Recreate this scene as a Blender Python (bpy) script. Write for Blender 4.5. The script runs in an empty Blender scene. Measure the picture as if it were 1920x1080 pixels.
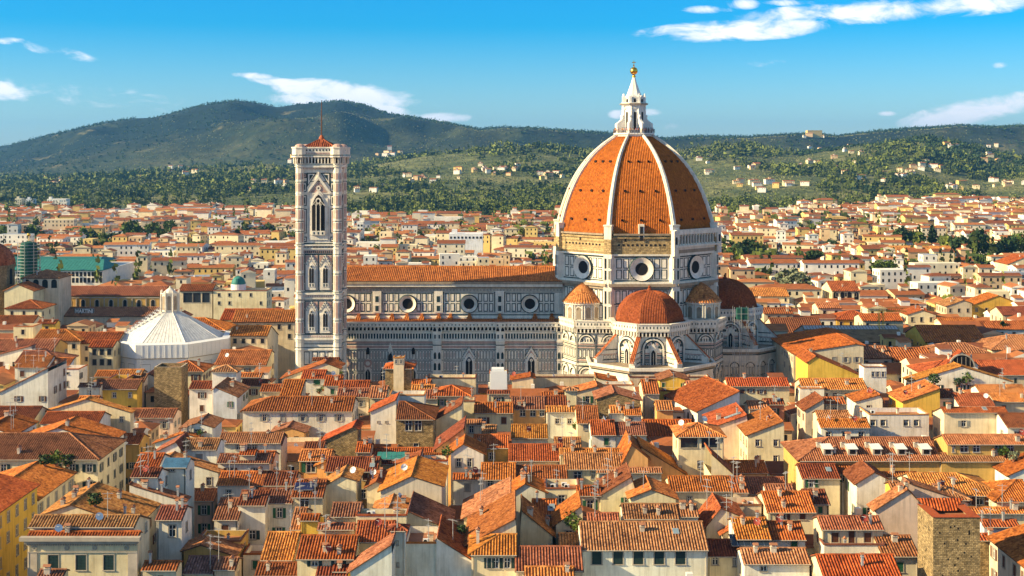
import bpy, math, random
import numpy as np
from mathutils import Vector, noise
from mathutils.bvhtree import BVHTree
random.seed(11)
R = math.radians
F, CX, HY, H = 2380.0, 960.0, 290.0, 82.0      # focal length in photo pixels, principal column, horizon row, eye height
def X_(px, Y): return (px - CX) / F * Y
def Z_(py, Y): return H - (py - HY) / F * Y
def Y_(py, z): return (H - z) * F / (py - HY)

scene = bpy.context.scene
COL = scene.collection
# ------------------------------------------------------------------ camera
cam = bpy.data.cameras.new('camera')
cam.sensor_width = 36; cam.lens = F / 1920 * 36
cam.shift_y = -(540 - HY) / 1920
cam.clip_start = 1; cam.clip_end = 60000
camo = bpy.data.objects.new('camera', cam); COL.objects.link(camo)
camo.location = (0, 0, H); camo.rotation_euler = (R(90), 0, 0)
scene.camera = camo
# ------------------------------------------------------------------ light
SUN_EL, SUN_AZ = R(25), R(14)                   # azimuth measured from the left towards the camera
tosun = Vector((-math.cos(SUN_AZ) * math.cos(SUN_EL), -math.sin(SUN_AZ) * math.cos(SUN_EL), math.sin(SUN_EL)))
sl = bpy.data.lights.new('sun', 'SUN'); sl.energy = 5.0; sl.angle = R(0.5); sl.color = (1, 0.8, 0.45)
so = bpy.data.objects.new('sun', sl); COL.objects.link(so)
so.rotation_euler = (-tosun).to_track_quat('-Z', 'Y').to_euler()
vs = scene.view_settings
vs.view_transform = 'Standard'; vs.look = 'None'; vs.gamma = 1; vs.exposure = 1.18; vs.use_curve_mapping = False
# ------------------------------------------------------------------ world: Nishita sky with thin cumulus
W = bpy.data.worlds.new('World'); scene.world = W; W.use_nodes = True
nt = W.node_tree; nt.nodes.clear()
def N(t, **k):
    n = nt.nodes.new(t)
    for a, b in k.items(): setattr(n, a, b)
    return n
def L(a, b): nt.links.new(a, b)
def math_(op, a, b=None, c=None):
    n = N('ShaderNodeMath', operation=op)
    for i, v in enumerate((a, b, c)):
        if v is None: continue
        if isinstance(v, (int, float)): n.inputs[i].default_value = v
        else: L(v, n.inputs[i])
    return n.outputs[0]
sky = N('ShaderNodeTexSky', sky_type='NISHITA', sun_disc=False, sun_elevation=SUN_EL)
sky.sun_rotation = math.atan2(tosun.x, tosun.y)
sky.altitude = 50; sky.air_density = 1.0; sky.dust_density = 0.4; sky.ozone_density = 2.0
tc = N('ShaderNodeTexCoord'); sx = N('ShaderNodeSeparateXYZ'); L(tc.outputs['Generated'], sx.inputs[0])
dx, dy, dz = sx.outputs
el_ = math_('ARCSINE', dz)
tr = N('ShaderNodeValToRGB'); te = tr.color_ramp.elements
for p_ in (.3, .6): te.new(p_)
for e_, (p_, c_) in zip(te, ((0, (.6, .74, .88)), (.1, (.015, .46, .8)), (.2, (.01, .44, .82)), (.4, (.95, .84, .74)))): e_.position = p_; e_.color = (*c_, 1)
L(el_, tr.inputs[0])
hs = N('ShaderNodeMixRGB', blend_type='MULTIPLY'); hs.inputs['Fac'].default_value = 1; L(sky.outputs[0], hs.inputs['Color1']); L(tr.outputs[0], hs.inputs['Color2'])
yy = math_('MAXIMUM', dy, 0.05)
U = math_('DIVIDE', dx, yy); V = math_('DIVIDE', dz, yy)      # tangent-plane angles about north
CLOUDS = [  # centre u, v (in 1/2380 rad steps from the photo), half sizes, weight
    (1400, 55, 230, 24, 1.0, -.05), (1560, 22, 240, 20, .8, -.08), (1800, 12, 260, 24, .95, -.1), (1330, 18, 60, 9, .7, 0), (1390, 8, 40, 12, .9, 0),
    (650, 178, 150, 30, 1.4, .1), (590, 186, 110, 16, 1.0, 0), (525, 154, 72, 9, 1.0, .08), (480, 143, 50, 8, 1.0, .08), (725, 205, 75, 15, 1.2, .22), (830, 222, 65, 13, 1.3, -.02),
    (0, 172, 72, 22, 1.0, .12), (15, 76, 35, 8, .8, 0), (100, 95, 90, 14, .35, .2),
    (1860, 200, 175, 24, 1.25, -.15), (1780, 222, 110, 20, 1.0, -.1), (1662, 213, 22, 6, .9, 0), (1158, 214, 22, 10, 1.0, 0), (1220, 212, 26, 9, .9, 0), (1235, 236, 45, 10, .4, 0),
    (1440, 118, 50, 10, .35, 0), (1875, 122, 20, 8, .8, 0), (1480, 5, 60, 7, .5, 0), (180, 180, 260, 30, .22, .1)]
cv = N('ShaderNodeCombineXYZ'); L(U, cv.inputs[0]); L(V, cv.inputs[1])
mp = N('ShaderNodeMapping'); mp.inputs['Scale'].default_value = (26, 60, 1); L(cv.outputs[0], mp.inputs[0])
nz = N('ShaderNodeTexNoise'); nz.inputs['Scale'].default_value = 1.0; nz.inputs['Detail'].default_value = 9; nz.inputs['Roughness'].default_value = .62; nz.inputs['Distortion'].default_value = .5
L(mp.outputs[0], nz.inputs['Vector'])
tot = None
for cx, cy, rx, ry, wt, tl in CLOUDS:
    du = math_('SUBTRACT', U, (cx - CX) / F); dv = math_('SUBTRACT', V, (HY - cy) / F)
    dv = math_('ADD', dv, math_('MULTIPLY', du, tl))
    a = math_('POWER', math_('ABSOLUTE', math_('MULTIPLY', du, F / rx)), 2); b = math_('POWER', math_('ABSOLUTE', math_('MULTIPLY', dv, F / ry)), 2)
    m = math_('MULTIPLY', math_('MAXIMUM', math_('SUBTRACT', 1.0, math_('ADD', a, b)), 0.0), wt)
    tot = m if tot is None else math_('MAXIMUM', tot, m)
cl = math_('ADD', math_('MULTIPLY', tot, 1.0), math_('MULTIPLY', math_('SUBTRACT', nz.outputs['Fac'], .5), 3.2))
cl = math_('MULTIPLY', cl, math_('MINIMUM', math_('MULTIPLY', tot, 6.0), 1.0))
mr = N('ShaderNodeMapRange', interpolation_type='SMOOTHSTEP'); mr.inputs['From Min'].default_value = .04; mr.inputs['From Max'].default_value = 1.2
L(cl, mr.inputs['Value'])
fwd = math_('GREATER_THAN', dy, 0.05)
fac = math_('MULTIPLY', math_('MULTIPLY', mr.outputs[0], fwd), .95)
cc = N('ShaderNodeMixRGB'); cc.inputs['Color1'].default_value = (5.4, 5.4, 6.0, 1); cc.inputs['Color2'].default_value = (7.0, 6.7, 6.5, 1)
L(nz.outputs['Fac'], cc.inputs['Fac'])
mx = N('ShaderNodeMixRGB'); L(fac, mx.inputs['Fac']); L(hs.outputs[0], mx.inputs['Color1']); L(cc.outputs[0], mx.inputs['Color2'])
bg = N('ShaderNodeBackground'); bg.inputs['Strength'].default_value = 0.1; L(mx.outputs[0], bg.inputs['Color'])
wo = N('ShaderNodeOutputWorld'); L(bg.outputs[0], wo.inputs['Surface'])

# ------------------------------------------------------------------ materials
def new_mat(name):
    global nt
    m = bpy.data.materials.new(name); m.use_nodes = True; nt = m.node_tree
    b = nt.nodes['Principled BSDF']; b.inputs['Specular IOR Level'].default_value = .2
    return m, b
def noise_fac(scale, detail=4, rough=.6, vec='Object', stretch=None):
    t = N('ShaderNodeTexCoord'); n = N('ShaderNodeTexNoise')
    n.inputs['Scale'].default_value = scale; n.inputs['Detail'].default_value = detail; n.inputs['Roughness'].default_value = rough
    src = t.outputs[vec] if vec != 'World' else N('ShaderNodeNewGeometry').outputs['Position']
    if stretch:
        mp = N('ShaderNodeMapping'); mp.inputs['Scale'].default_value = stretch; L(src, mp.inputs[0]); src = mp.outputs[0]
    L(src, n.inputs['Vector']); return n.outputs['Fac']
def ramp(f, stops):
    r = N('ShaderNodeValToRGB'); e = r.color_ramp.elements
    while len(e) < len(stops): e.new(.5)
    for q, (p, c) in zip(e, stops):
        q.position = p; q.color = (c, c, c, 1) if isinstance(c, (int, float)) else (*c, 1)
    L(f, r.inputs[0]); return r.outputs[0]
def mul(a, b, fac=1.0, bt='MULTIPLY'):
    n = N('ShaderNodeMixRGB', blend_type=bt); n.inputs['Fac'].default_value = fac
    for s, v in ((n.inputs['Color1'], a), (n.inputs['Color2'], b)):
        if isinstance(v, tuple): s.default_value = (*v[:3], 1)
        else: L(v, s)
    return n.outputs[0]
def mixf(f, a, b):
    n = mul(a, b); nd = n.node; nd.blend_type = 'MIX'; L(f, nd.inputs['Fac']); return n
def plain(name, c, rough=.8, var=.25, scale=.6, metal=0, vec='World', bump=0):
    m, b = new_mat(name)
    f = noise_fac(scale, 5, .65, vec)
    L(mul(tuple(c), ramp(f, [(.3, 1 - var), (.7, 1 + var * .5)])), b.inputs['Base Color'])
    b.inputs['Roughness'].default_value = rough; b.inputs['Metallic'].default_value = metal
    if bump:
        bn = N('ShaderNodeBump'); bn.inputs['Strength'].default_value = bump; bn.inputs['Distance'].default_value = .3
        L(noise_fac(scale * 4, 6, .7, vec), bn.inputs['Height']); L(bn.outputs[0], b.inputs['Normal'])
    return m
def objcol():
    return N('ShaderNodeObjectInfo').outputs['Color']
def make_stucco():
    m, b = new_mat('stucco')
    a = ramp(noise_fac(.25, 6, .65, 'Object'), [(.3, .86), (.65, 1.1)])
    s = ramp(noise_fac(1.0, 5, .7, 'Object', (1.3, 1.3, .1)), [(.33, .62), (.52, 1.02)])
    g = ramp(noise_fac(.09, 5, .7, 'Object'), [(.32, (.8, .74, .66)), (.5, (1, 1, 1))])
    L(mul(mul(mul(objcol(), a), s, .7), g, .8), b.inputs['Base Color']); b.inputs['Roughness'].default_value = .9
    return m
def make_tile(name, base=None, k=1.0, soft=0):
    m, b = new_mat(name)
    uv = N('ShaderNodeUVMap')
    fl = N('ShaderNodeVectorMath', operation='FLOOR'); L(uv.outputs[0], fl.inputs[0])
    wn = N('ShaderNodeTexWhiteNoise', noise_dimensions='3D')
    ad = N('ShaderNodeVectorMath', operation='ADD'); L(fl.outputs[0], ad.inputs[0]); L(N('ShaderNodeObjectInfo').outputs['Random'], ad.inputs[1]); L(ad.outputs[0], wn.inputs['Vector'])
    c = ramp(wn.outputs['Value'], [(0, (.5, .46, .48)), (.15, (.78, .75, .75)), (.5, (1, 1, 1)), (.8, (1.15, 1.2, 1.25)), (1, (1.3, 1.5, 1.7))])
    if soft: c = mul(c, (1, 1, 1), .3, 'MIX')
    big = ramp(noise_fac(.35, 5, .7, 'World'), [(.32, (.42, .42, .46)), (.5, (1, 1, 1)), (.72, (1.12, 1.25, 1.3))]) if not soft else ramp(noise_fac(.35, 5, .7, 'World'), [(.32, .82), (.6, 1.03)])
    fine = ramp(noise_fac(3.5, 3, .7, 'World'), [(.3, .7), (.6, 1.1)])
    L(mul(mul(mul(mul(base if base else objcol(), c), big, .9), fine, .8), (k, k, k)), b.inputs['Base Color'])
    b.inputs['Roughness'].default_value = .85
    return m
M = {}
M['stucco'] = make_stucco()
M['tile'] = make_tile('roof_tile'); M['dometile'] = make_tile('dome_tile', k=1.0, soft=1); M['pan'] = make_tile('shade_toned_pan_tile', k=.55)  # pan tiles: trough shade put into a darker copy of the tile colour
M['eave'] = plain('eave_wood', (.09, .045, .025))
M['deck'] = plain('terrace_tile', (.35, .15, .08))
M['cap'] = plain('coping', (.5, .42, .33))
M['dark'] = plain('dark_opening', (.012, .011, .012), .5, .3)
def make_glass():
    m, b = new_mat('window_glass'); b.inputs['Base Color'].default_value = (.02, .03, .045, 1); b.inputs['Roughness'].default_value = .12; b.inputs['Specular IOR Level'].default_value = .5
    return m
M['glass'] = make_glass()
M['frame'] = plain('window_stone', (.42, .36, .29))
M['whiteframe'] = plain('white_paint', (.75, .73, .68), .6, .1)
M['shg'] = plain('shutter_green', (.03, .12, .06), .6)
M['shb'] = plain('shutter_brown', (.12, .045, .025), .6)
M['shgrey'] = plain('shutter_grey', (.3, .3, .28), .6)
M['shdark'] = plain('shutter_dark', (.02, .045, .045), .6)
M['metal'] = plain('grey_metal', (.45, .45, .45), .45, .15, metal=.3)
M['white'] = plain('white_plastic', (.75, .75, .75), .5, .05)
M['reddish'] = plain('red_plastic', (.28, .05, .035), .5, .1)
M['bluish'] = plain('blue_sheet', (.1, .3, .5), .5, .15)
M['teal'] = plain('teal_copper', (.04, .2, .18), .6, .3)
M['cell'] = plain('solar_cell', (.02, .025, .08), .15, .1)
M['gold'] = plain('gilded_copper', (.95, .55, .08), .25, .1, metal=1)
M['brown_metal'] = plain('brown_metal', (.16, .1, .06), .55, .3, .2)
M['yellowsteel'] = plain('yellow_steel', (.7, .42, .04), .5, .1)
M['bark'] = plain('bark', (.09, .06, .04))
def make_marble(name, c, v=.3):
    m, b = new_mat(name)
    f = ramp(noise_fac(.5, 6, .7, 'World'), [(.3, 1 - v * .7), (.62, 1.05)])
    s = ramp(noise_fac(1, 5, .7, 'World', (1.2, 1.2, .1)), [(.36, .68), (.55, 1)])
    L(mul(mul(tuple(c), f), s, .6), b.inputs['Base Color']); b.inputs['Roughness'].default_value = .55
    return m
M['marble'] = make_marble('white_marble', (.8, .73, .62))
M['green'] = make_marble('green_marble', (.022, .045, .05))
M['pink'] = make_marble('pink_marble', (.52, .33, .27))
M['panel'] = make_marble('panel_marble', (.84, .76, .65))
M['tan'] = make_marble('tan_cornice', (.36, .28, .2), .5)
M['clean'] = make_marble('lantern_marble', (.84, .8, .74), .15)
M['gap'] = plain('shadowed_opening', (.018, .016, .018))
def make_stone(name, c, sc=1.0, brick=(.9, .45)):
    m, b = new_mat(name)
    g = N('ShaderNodeNewGeometry'); sp = N('ShaderNodeSeparateXYZ'); L(g.outputs['Position'], sp.inputs[0])
    cb = N('ShaderNodeCombineXYZ'); L(math_('ADD', sp.outputs[0], sp.outputs[1]), cb.inputs[0]); L(sp.outputs[2], cb.inputs[1])
    bt = N('ShaderNodeTexBrick'); bt.inputs['Scale'].default_value = sc; bt.inputs['Brick Width'].default_value = brick[0]; bt.inputs['Row Height'].default_value = brick[1]; bt.inputs['Mortar Size'].default_value = .035
    bt.inputs['Color1'].default_value = (*[q * 1.35 for q in c], 1); bt.inputs['Color2'].default_value = (*[q * .65 for q in c], 1); bt.inputs['Mortar'].default_value = (*[q * .5 for q in c], 1); bt.inputs['Bias'].default_value = 0
    L(cb.outputs[0], bt.inputs['Vector'])
    f = ramp(noise_fac(1.1, 6, .75, 'World'), [(.3, .5), (.7, 1.4)]); f2 = ramp(noise_fac(.2, 4, .7, 'World'), [(.3, .75), (.7, 1.15)])
    L(mul(mul(bt.outputs['Color'], f), f2), b.inputs['Base Color'])
    bn = N('ShaderNodeBump'); bn.inputs['Strength'].default_value = .8; bn.inputs['Distance'].default_value = .25
    L(noise_fac(2.2, 5, .75, 'World'), bn.inputs['Height']); L(bn.outputs[0], b.inputs['Normal']); b.inputs['Roughness'].default_value = .95
    return m
M['stone'] = make_stone('rubble_stone', (.34, .24, .12), 1.0, (.55, .27))
M['rough'] = make_stone('unfaced_drum_stone', (.42, .3, .15), .8)
M['slabs'] = make_marble('weathered_marble_slabs', (.8, .78, .74), .28)
M['cobble'] = plain('paving', (.16, .14, .12))
def make_leaf(name, c1, c2, sc=.25):
    m, b = new_mat(name)
    f = noise_fac(sc, 4, .6, 'World')
    r = N('ShaderNodeNewGeometry').outputs['Random Per Island']
    L(mul(ramp(f, [(.35, c1), (.65, c2)]), ramp(r, [(0, .6), (1, 1.45)])), b.inputs['Base Color']); b.inputs['Roughness'].default_value = .7
    return m
M['leaf'] = make_leaf('broad_leaves', (.045, .085, .015), (.1, .14, .025))
M['leafd'] = make_leaf('dark_leaves', (.02, .045, .018), (.045, .075, .02))
M['olive'] = make_leaf('olive_leaves', (.12, .14, .08), (.18, .19, .11))
M['hillleaf'] = make_leaf('hill_leaves', (.014, .034, .012), (.15, .175, .03), .011)

# ------------------------------------------------------------------ mesh builder
ONX, ONY, ONF = [], [], []          # occluder soup for the sight tests: verts, faces, owners
def tag(o, label=None, cat=None, group=None, kind=None):
    if label: o['label'] = label
    if cat: o['category'] = cat
    if group: o['group'] = group
    if kind: o['kind'] = kind
    return o
def empty(name, loc, rz=0, **k):
    o = bpy.data.objects.new(name, None); COL.objects.link(o); o.location = loc; o.rotation_euler = (0, 0, rz); o.empty_display_size = .5
    return tag(o, **k)
def wloc(o):
    p = Vector((0, 0, 0))
    while o is not None: p = p + o.location; o = o.parent
    return p
class MB:
    def __init__(s): s.v = []; s.f = []; s.m = []; s.uv = []; s.has_uv = False
    def face(s, pts, m=0, uv=None):
        i = len(s.v); s.v.extend([tuple(p) for p in pts]); s.f.append(tuple(range(i, i + len(pts)))); s.m.append(m); s.uv.append(uv)
        if uv: s.has_uv = True
    def grid(s, rows, m=0, closed=False, uvs=None):
        n = len(rows[0]); b = len(s.v)
        for r in rows: s.v.extend([tuple(p) for p in r])
        for i in range(len(rows) - 1):
            for j in range(n if closed else n - 1):
                k = (j + 1) % n
                s.f.append((b + i * n + j, b + i * n + k, b + (i + 1) * n + k, b + (i + 1) * n + j)); s.m.append(m)
                if uvs: s.has_uv = True; s.uv.append([uvs(i, j), uvs(i, j + 1), uvs(i + 1, j + 1), uvs(i + 1, j)])
                else: s.uv.append(None)
    def box(s, x0, y0, z0, x1, y1, z1, m=0):
        a = [(x0, y0, z0), (x1, y0, z0), (x1, y1, z0), (x0, y1, z0)]; b = [(p[0], p[1], z1) for p in a]
        s.face(b, m); s.face(a[::-1], m)
        for i in range(4):
            j = (i + 1) % 4; s.face([a[i], a[j], b[j], b[i]], m)
    def prism(s, poly, ext, m=0, cap=None):
        q = [tuple(Vector(p) + Vector(ext)) for p in poly]; n = len(poly)
        s.face(poly, m if cap is None else cap); s.face(q, m if cap is None else cap)
        for i in range(n):
            j = (i + 1) % n; s.face([poly[i], poly[j], q[j], q[i]], m)
    def column(s, pts, z0, z1, m=0):
        s.prism([(x, y, z0) for x, y in pts], (0, 0, z1 - z0), m)
    def bar(s, a, b, r, m=0, n=6, r2=None):
        a, b = Vector(a), Vector(b); d = (b - a).normalized(); u = d.orthogonal().normalized(); w = d.cross(u); r2 = r if r2 is None else r2
        ring = lambda c, q: [tuple(c + (u * math.cos(t) + w * math.sin(t)) * q) for t in [2 * math.pi * k / n for k in range(n)]]
        s.grid([ring(a, r), ring(b, r2)], m, True); s.face(ring(a, r), m); s.face(ring(b, r2), m)
    def lathe(s, c, prof, m=0, n=24, a0=0):
        rows = [[(c[0] + r * math.cos(a0 + 2 * math.pi * k / n), c[1] + r * math.sin(a0 + 2 * math.pi * k / n), z) for k in range(n)] for r, z in prof]
        s.grid(rows, m, True)
    def sphere(s, c, r, m=0, n=20):
        s.lathe(c, [(max(r * math.sin(math.pi * k / 12), .001), c[2] - r * math.cos(math.pi * k / 12)) for k in range(13)], m, n)
    def mesh(s, name, mats, off=(0, 0, 0), smooth=False):
        me = bpy.data.meshes.new(name)
        o = Vector(off)
        me.from_pydata([(v[0] - o.x, v[1] - o.y, v[2] - o.z) for v in s.v], [], s.f)
        for q in mats: me.materials.append(M[q])
        me.polygons.foreach_set('material_index', s.m)
        if s.has_uv:
            ul = me.uv_layers.new(name='UVMap'); flat = []
            for f, u in zip(s.f, s.uv):
                if u:
                    for p in u: flat.extend(p)
                else: flat.extend([0.0] * (2 * len(f)))
            ul.data.foreach_set('uv', flat)
        if smooth: me.polygons.foreach_set('use_smooth', [True] * len(s.f))
        me.update(); return me
    def build(s, name, mats, parent=None, smooth=False, color=None, local=False, occ=None, **k):
        off = (0, 0, 0) if local or parent is None else wloc(parent)
        o = bpy.data.objects.new(name, s.mesh(name, mats, off, smooth)); COL.objects.link(o)
        if parent is not None: o.parent = parent
        if color is not None: o.color = (*color, 1)
        if occ is not None:
            b = len(ONX)
            if local:
                c, sn, l = math.cos(parent.rotation_euler.z), math.sin(parent.rotation_euler.z), parent.location
                ONX.extend([(l.x + c * v[0] - sn * v[1], l.y + sn * v[0] + c * v[1], l.z + v[2]) for v in s.v])
            else: ONX.extend(s.v)
            ONY.extend([tuple(i + b for i in f) for f in s.f]); ONF.extend([occ] * len(s.f))
        return tag(o, **k)

def tiles(mb, poly, period=.45, mat=0, seg=2.5, th=.16, emat=1, rad=.29, pan=None, hgt=.95):
    """a roof slope: slab plus half-round cover tiles running up it. poly: 3D convex planar polygon"""
    P = [Vector(p) for p in poly]
    n = Vector((0, 0, 0))
    for i in range(len(P)): n += (P[i] - P[0]).cross(P[(i + 1) % len(P)] - P[0])
    n.normalize()
    if n.z < 0: n = -n; P = P[::-1]
    E = Vector((0, 0, 1)).cross(n)
    E = E.normalized() if E.length > 1e-5 else Vector((1, 0, 0))
    Uv = n.cross(E)
    o = P[0]
    q = [((p - o).dot(E), (p - o).dot(Uv)) for p in P]
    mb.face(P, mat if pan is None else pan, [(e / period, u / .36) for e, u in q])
    Q = [p - Vector((0, 0, th)) for p in P]
    mb.face(Q[::-1], emat)
    for i in range(len(P)):
        j = (i + 1) % len(P); mb.face([P[i], P[j], Q[j], Q[i]], emat)
    e0 = min(a for a, b in q); e1 = max(a for a, b in q)
    k = 0; r = period * rad; m = len(q)
    cnt = max(1, int((e1 - e0) / period)); per = (e1 - e0) / cnt
    for k in range(cnt):
        e = e0 + (k + .5) * per
        us = []
        for i in range(m):
            (a, b), (c, d) = q[i], q[(i + 1) % m]
            if (a - e) * (c - e) < 0: us.append(b + (d - b) * (e - a) / (c - a))
        if len(us) < 2: continue
        u0, u1 = min(us), max(us)
        if u1 - u0 < .4: continue
        u0 -= .06
        ns = max(1, int((u1 - u0) / seg)); rows = []; jit = random.uniform(-.02, .02)
        for t in range(ns + 1):
            u = u0 + (u1 - u0) * t / ns
            w = random.uniform(-.025, .025) + jit; hh = r * hgt + random.uniform(-.012, .012)
            rows.append([tuple(o + E * (e + w + a * r) + Uv * u + n * (b * hh + .004)) for a, b in ((-1, 0), (-.62, .8), (.0, 1.0), (.62, .8), (1, 0))])
        mb.grid(rows, mat, False, lambda i, j, k=k, u0=u0, d=(u1 - u0) / ns: (k + .5 + 1000, (u0 + d * i) / .36))
        mb.face(rows[0], emat)
def ridge_caps(mb, a, b, r=.16, mat=0):
    a, b = Vector(a), Vector(b); d = b - a; l = d.length
    if l < .3: return
    d.normalize(); s = d.cross(Vector((0, 0, 1))).normalized(); up = s.cross(d)
    ns = max(1, int(l / 1.2)); rows = []
    for t in range(ns + 1):
        c = a + d * (l * t / ns) + up * random.uniform(.02, .07)
        rows.append([tuple(c + s * (x * r) + up * (y * r)) for x, y in ((-1, -.3), (-.6, .7), (0, 1), (.6, .7), (1, -.3))])
    mb.grid(rows, mat, False, lambda i, j: (500.5, i * 2.6 + .1))

class Fac:
    """a decorated wall plane: u along, z up, offsets outwards"""
    def __init__(s, mb, O, ux, n): s.mb = mb; s.O = Vector(O); s.ux = Vector(ux); s.n = Vector(n)
    def P(s, u, v, o): return tuple(s.O + s.ux * u + s.n * o + Vector((0, 0, v)))
    def poly(s, pts, o, m, base=0.0):
        f = [s.P(u, v, o) for u, v in pts]; s.mb.face(f, m)
        b = [s.P(u, v, base) for u, v in pts]
        for i in range(len(pts)):
            j = (i + 1) % len(pts); s.mb.face([b[i], b[j], f[j], f[i]], m)
    def slab(s, u0, v0, u1, v1, o, m, base=0.0): s.poly([(u0, v0), (u1, v0), (u1, v1), (u0, v1)], o, m, base)
    def panel(s, u0, v0, u1, v1, fw=.22, mi=0, md=1, o=.06):
        s.slab(u0, v0, u1, v1, o, md); s.slab(u0 + fw, v0 + fw, u1 - fw, v1 - fw, o + .05, mi)
    def row(s, u0, u1, v0, v1, n, gap=.3, **k):
        w = (u1 - u0) / n
        for i in range(n): s.panel(u0 + i * w + gap / 2, v0, u0 + (i + 1) * w - gap / 2, v1, **k)
    def strips(s, u0, u1, v0, v1, n, duty, m, o=.06):
        w = (u1 - u0) / n
        for i in range(n): s.slab(u0 + i * w + w * (1 - duty) / 2, v0, u0 + (i + 1) * w - w * (1 - duty) / 2, v1, o, m)
    def arch(s, uc, v0, w, h, o, m, pointed=False, base=0.0, n=8):
        """opening shape: rectangle with round or pointed head, total height h"""
        r = w / 2; pts = [(uc - r, v0), (uc + r, v0)]
        hh = r * (1.5 if pointed else 1.0)
        for k in range(n + 1):
            t = math.pi * k / n
            x = math.cos(t); y = math.sin(t)
            if pointed: y = 1 - abs(x) ** 1.7
            pts.append((uc + r * x, v0 + h - hh + hh * y))
        s.poly(pts, o, m, base)
    def ring(s, uc, vc, r0, r1, o0, o1, m, n=28, a0=0, a1=2 * math.pi):
        for k in range(n):
            t, q = a0 + (a1 - a0) * k / n, a0 + (a1 - a0) * (k + 1) / n
            A = lambda r, a, o: s.P(uc + r * math.cos(a), vc + r * math.sin(a), o)
            s.mb.face([A(r0, t, o0), A(r1, t, o1), A(r1, q, o1), A(r0, q, o0)], m)
            s.mb.face([A(r1, t, o1), A(r1, q, o1), A(r1, q, 0), A(r1, t, 0)], m)
    def disc(s, uc, vc, r, o, m, n=28):
        s.mb.face([s.P(uc + r * math.cos(2 * math.pi * k / n), vc + r * math.sin(2 * math.pi * k / n), o) for k in range(n)], m)
    def oculus(s, uc, vc, ro, ri, mw=0, md=1, mg=3):
        s.ring(uc, vc, ro, ro + .3, .75, .3, md); s.ring(uc, vc, ri, ro, .16, .8, mw); s.disc(uc, vc, ri + .02, .15, mg)
        s.ring(uc, vc, ri * .94, ri, .2, .22, mw)
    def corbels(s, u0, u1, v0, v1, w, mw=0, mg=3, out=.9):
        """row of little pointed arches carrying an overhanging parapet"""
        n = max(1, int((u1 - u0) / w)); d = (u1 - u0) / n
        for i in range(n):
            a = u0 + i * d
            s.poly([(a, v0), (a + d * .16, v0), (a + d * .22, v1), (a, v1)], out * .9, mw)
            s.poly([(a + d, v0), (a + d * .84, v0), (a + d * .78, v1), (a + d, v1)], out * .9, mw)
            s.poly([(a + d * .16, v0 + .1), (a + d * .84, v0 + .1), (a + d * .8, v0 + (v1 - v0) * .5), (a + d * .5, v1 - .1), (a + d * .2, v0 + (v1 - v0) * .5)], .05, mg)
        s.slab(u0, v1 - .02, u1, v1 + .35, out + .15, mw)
    def parapet(s, u0, u1, v0, v1, out, mw=0, md=1, w=1.2):
        s.slab(u0, v0, u1, v1, out, mw); n = max(1, int((u1 - u0) / w)); d = (u1 - u0) / n
        for i in range(n): s.slab(u0 + (i + .35) * d, v0 + (v1 - v0) * .35, u0 + (i + .65) * d, v0 + (v1 - v0) * .72, out + .03, md)
        s.slab(u0, v1, u1, v1 + .25, out + .2, mw)
SLOTS = ['marble', 'green', 'pink', 'gap', 'panel', 'tan', 'rough', 'clean', 'tile']
# ================================================================== THE CATHEDRAL
DX, DY, AP = 41.0, 427.0, 25.4
cath = empty('cathedral', (DX, 404, 0), label='vast striped marble cathedral with a ribbed terracotta dome and long nave', cat='cathedral')
T22 = math.tan(R(22.5))
def octf(mb, cx, cy, ap, ang):
    n = Vector((math.cos(R(ang)), math.sin(R(ang)), 0)); ux = Vector((-n.y, n.x, 0)); hw = ap * T22
    return Fac(mb, Vector((cx, cy, 0)) + n * ap - ux * hw, ux, n), 2 * hw
def octpts(cx, cy, ap, rot=22.5, n=8):
    r = ap / math.cos(math.pi / n)
    return [(cx + r * math.cos(R(rot) + 2 * math.pi * k / n), cy + r * math.sin(R(rot) + 2 * math.pi * k / n)) for k in range(n)]
def front(mb, Y, X0): return Fac(mb, (X0, Y, 0), (1, 0, 0), (0, -1, 0))
def px(fac, Y, x): return X_(x, Y) - fac.O.x

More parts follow.
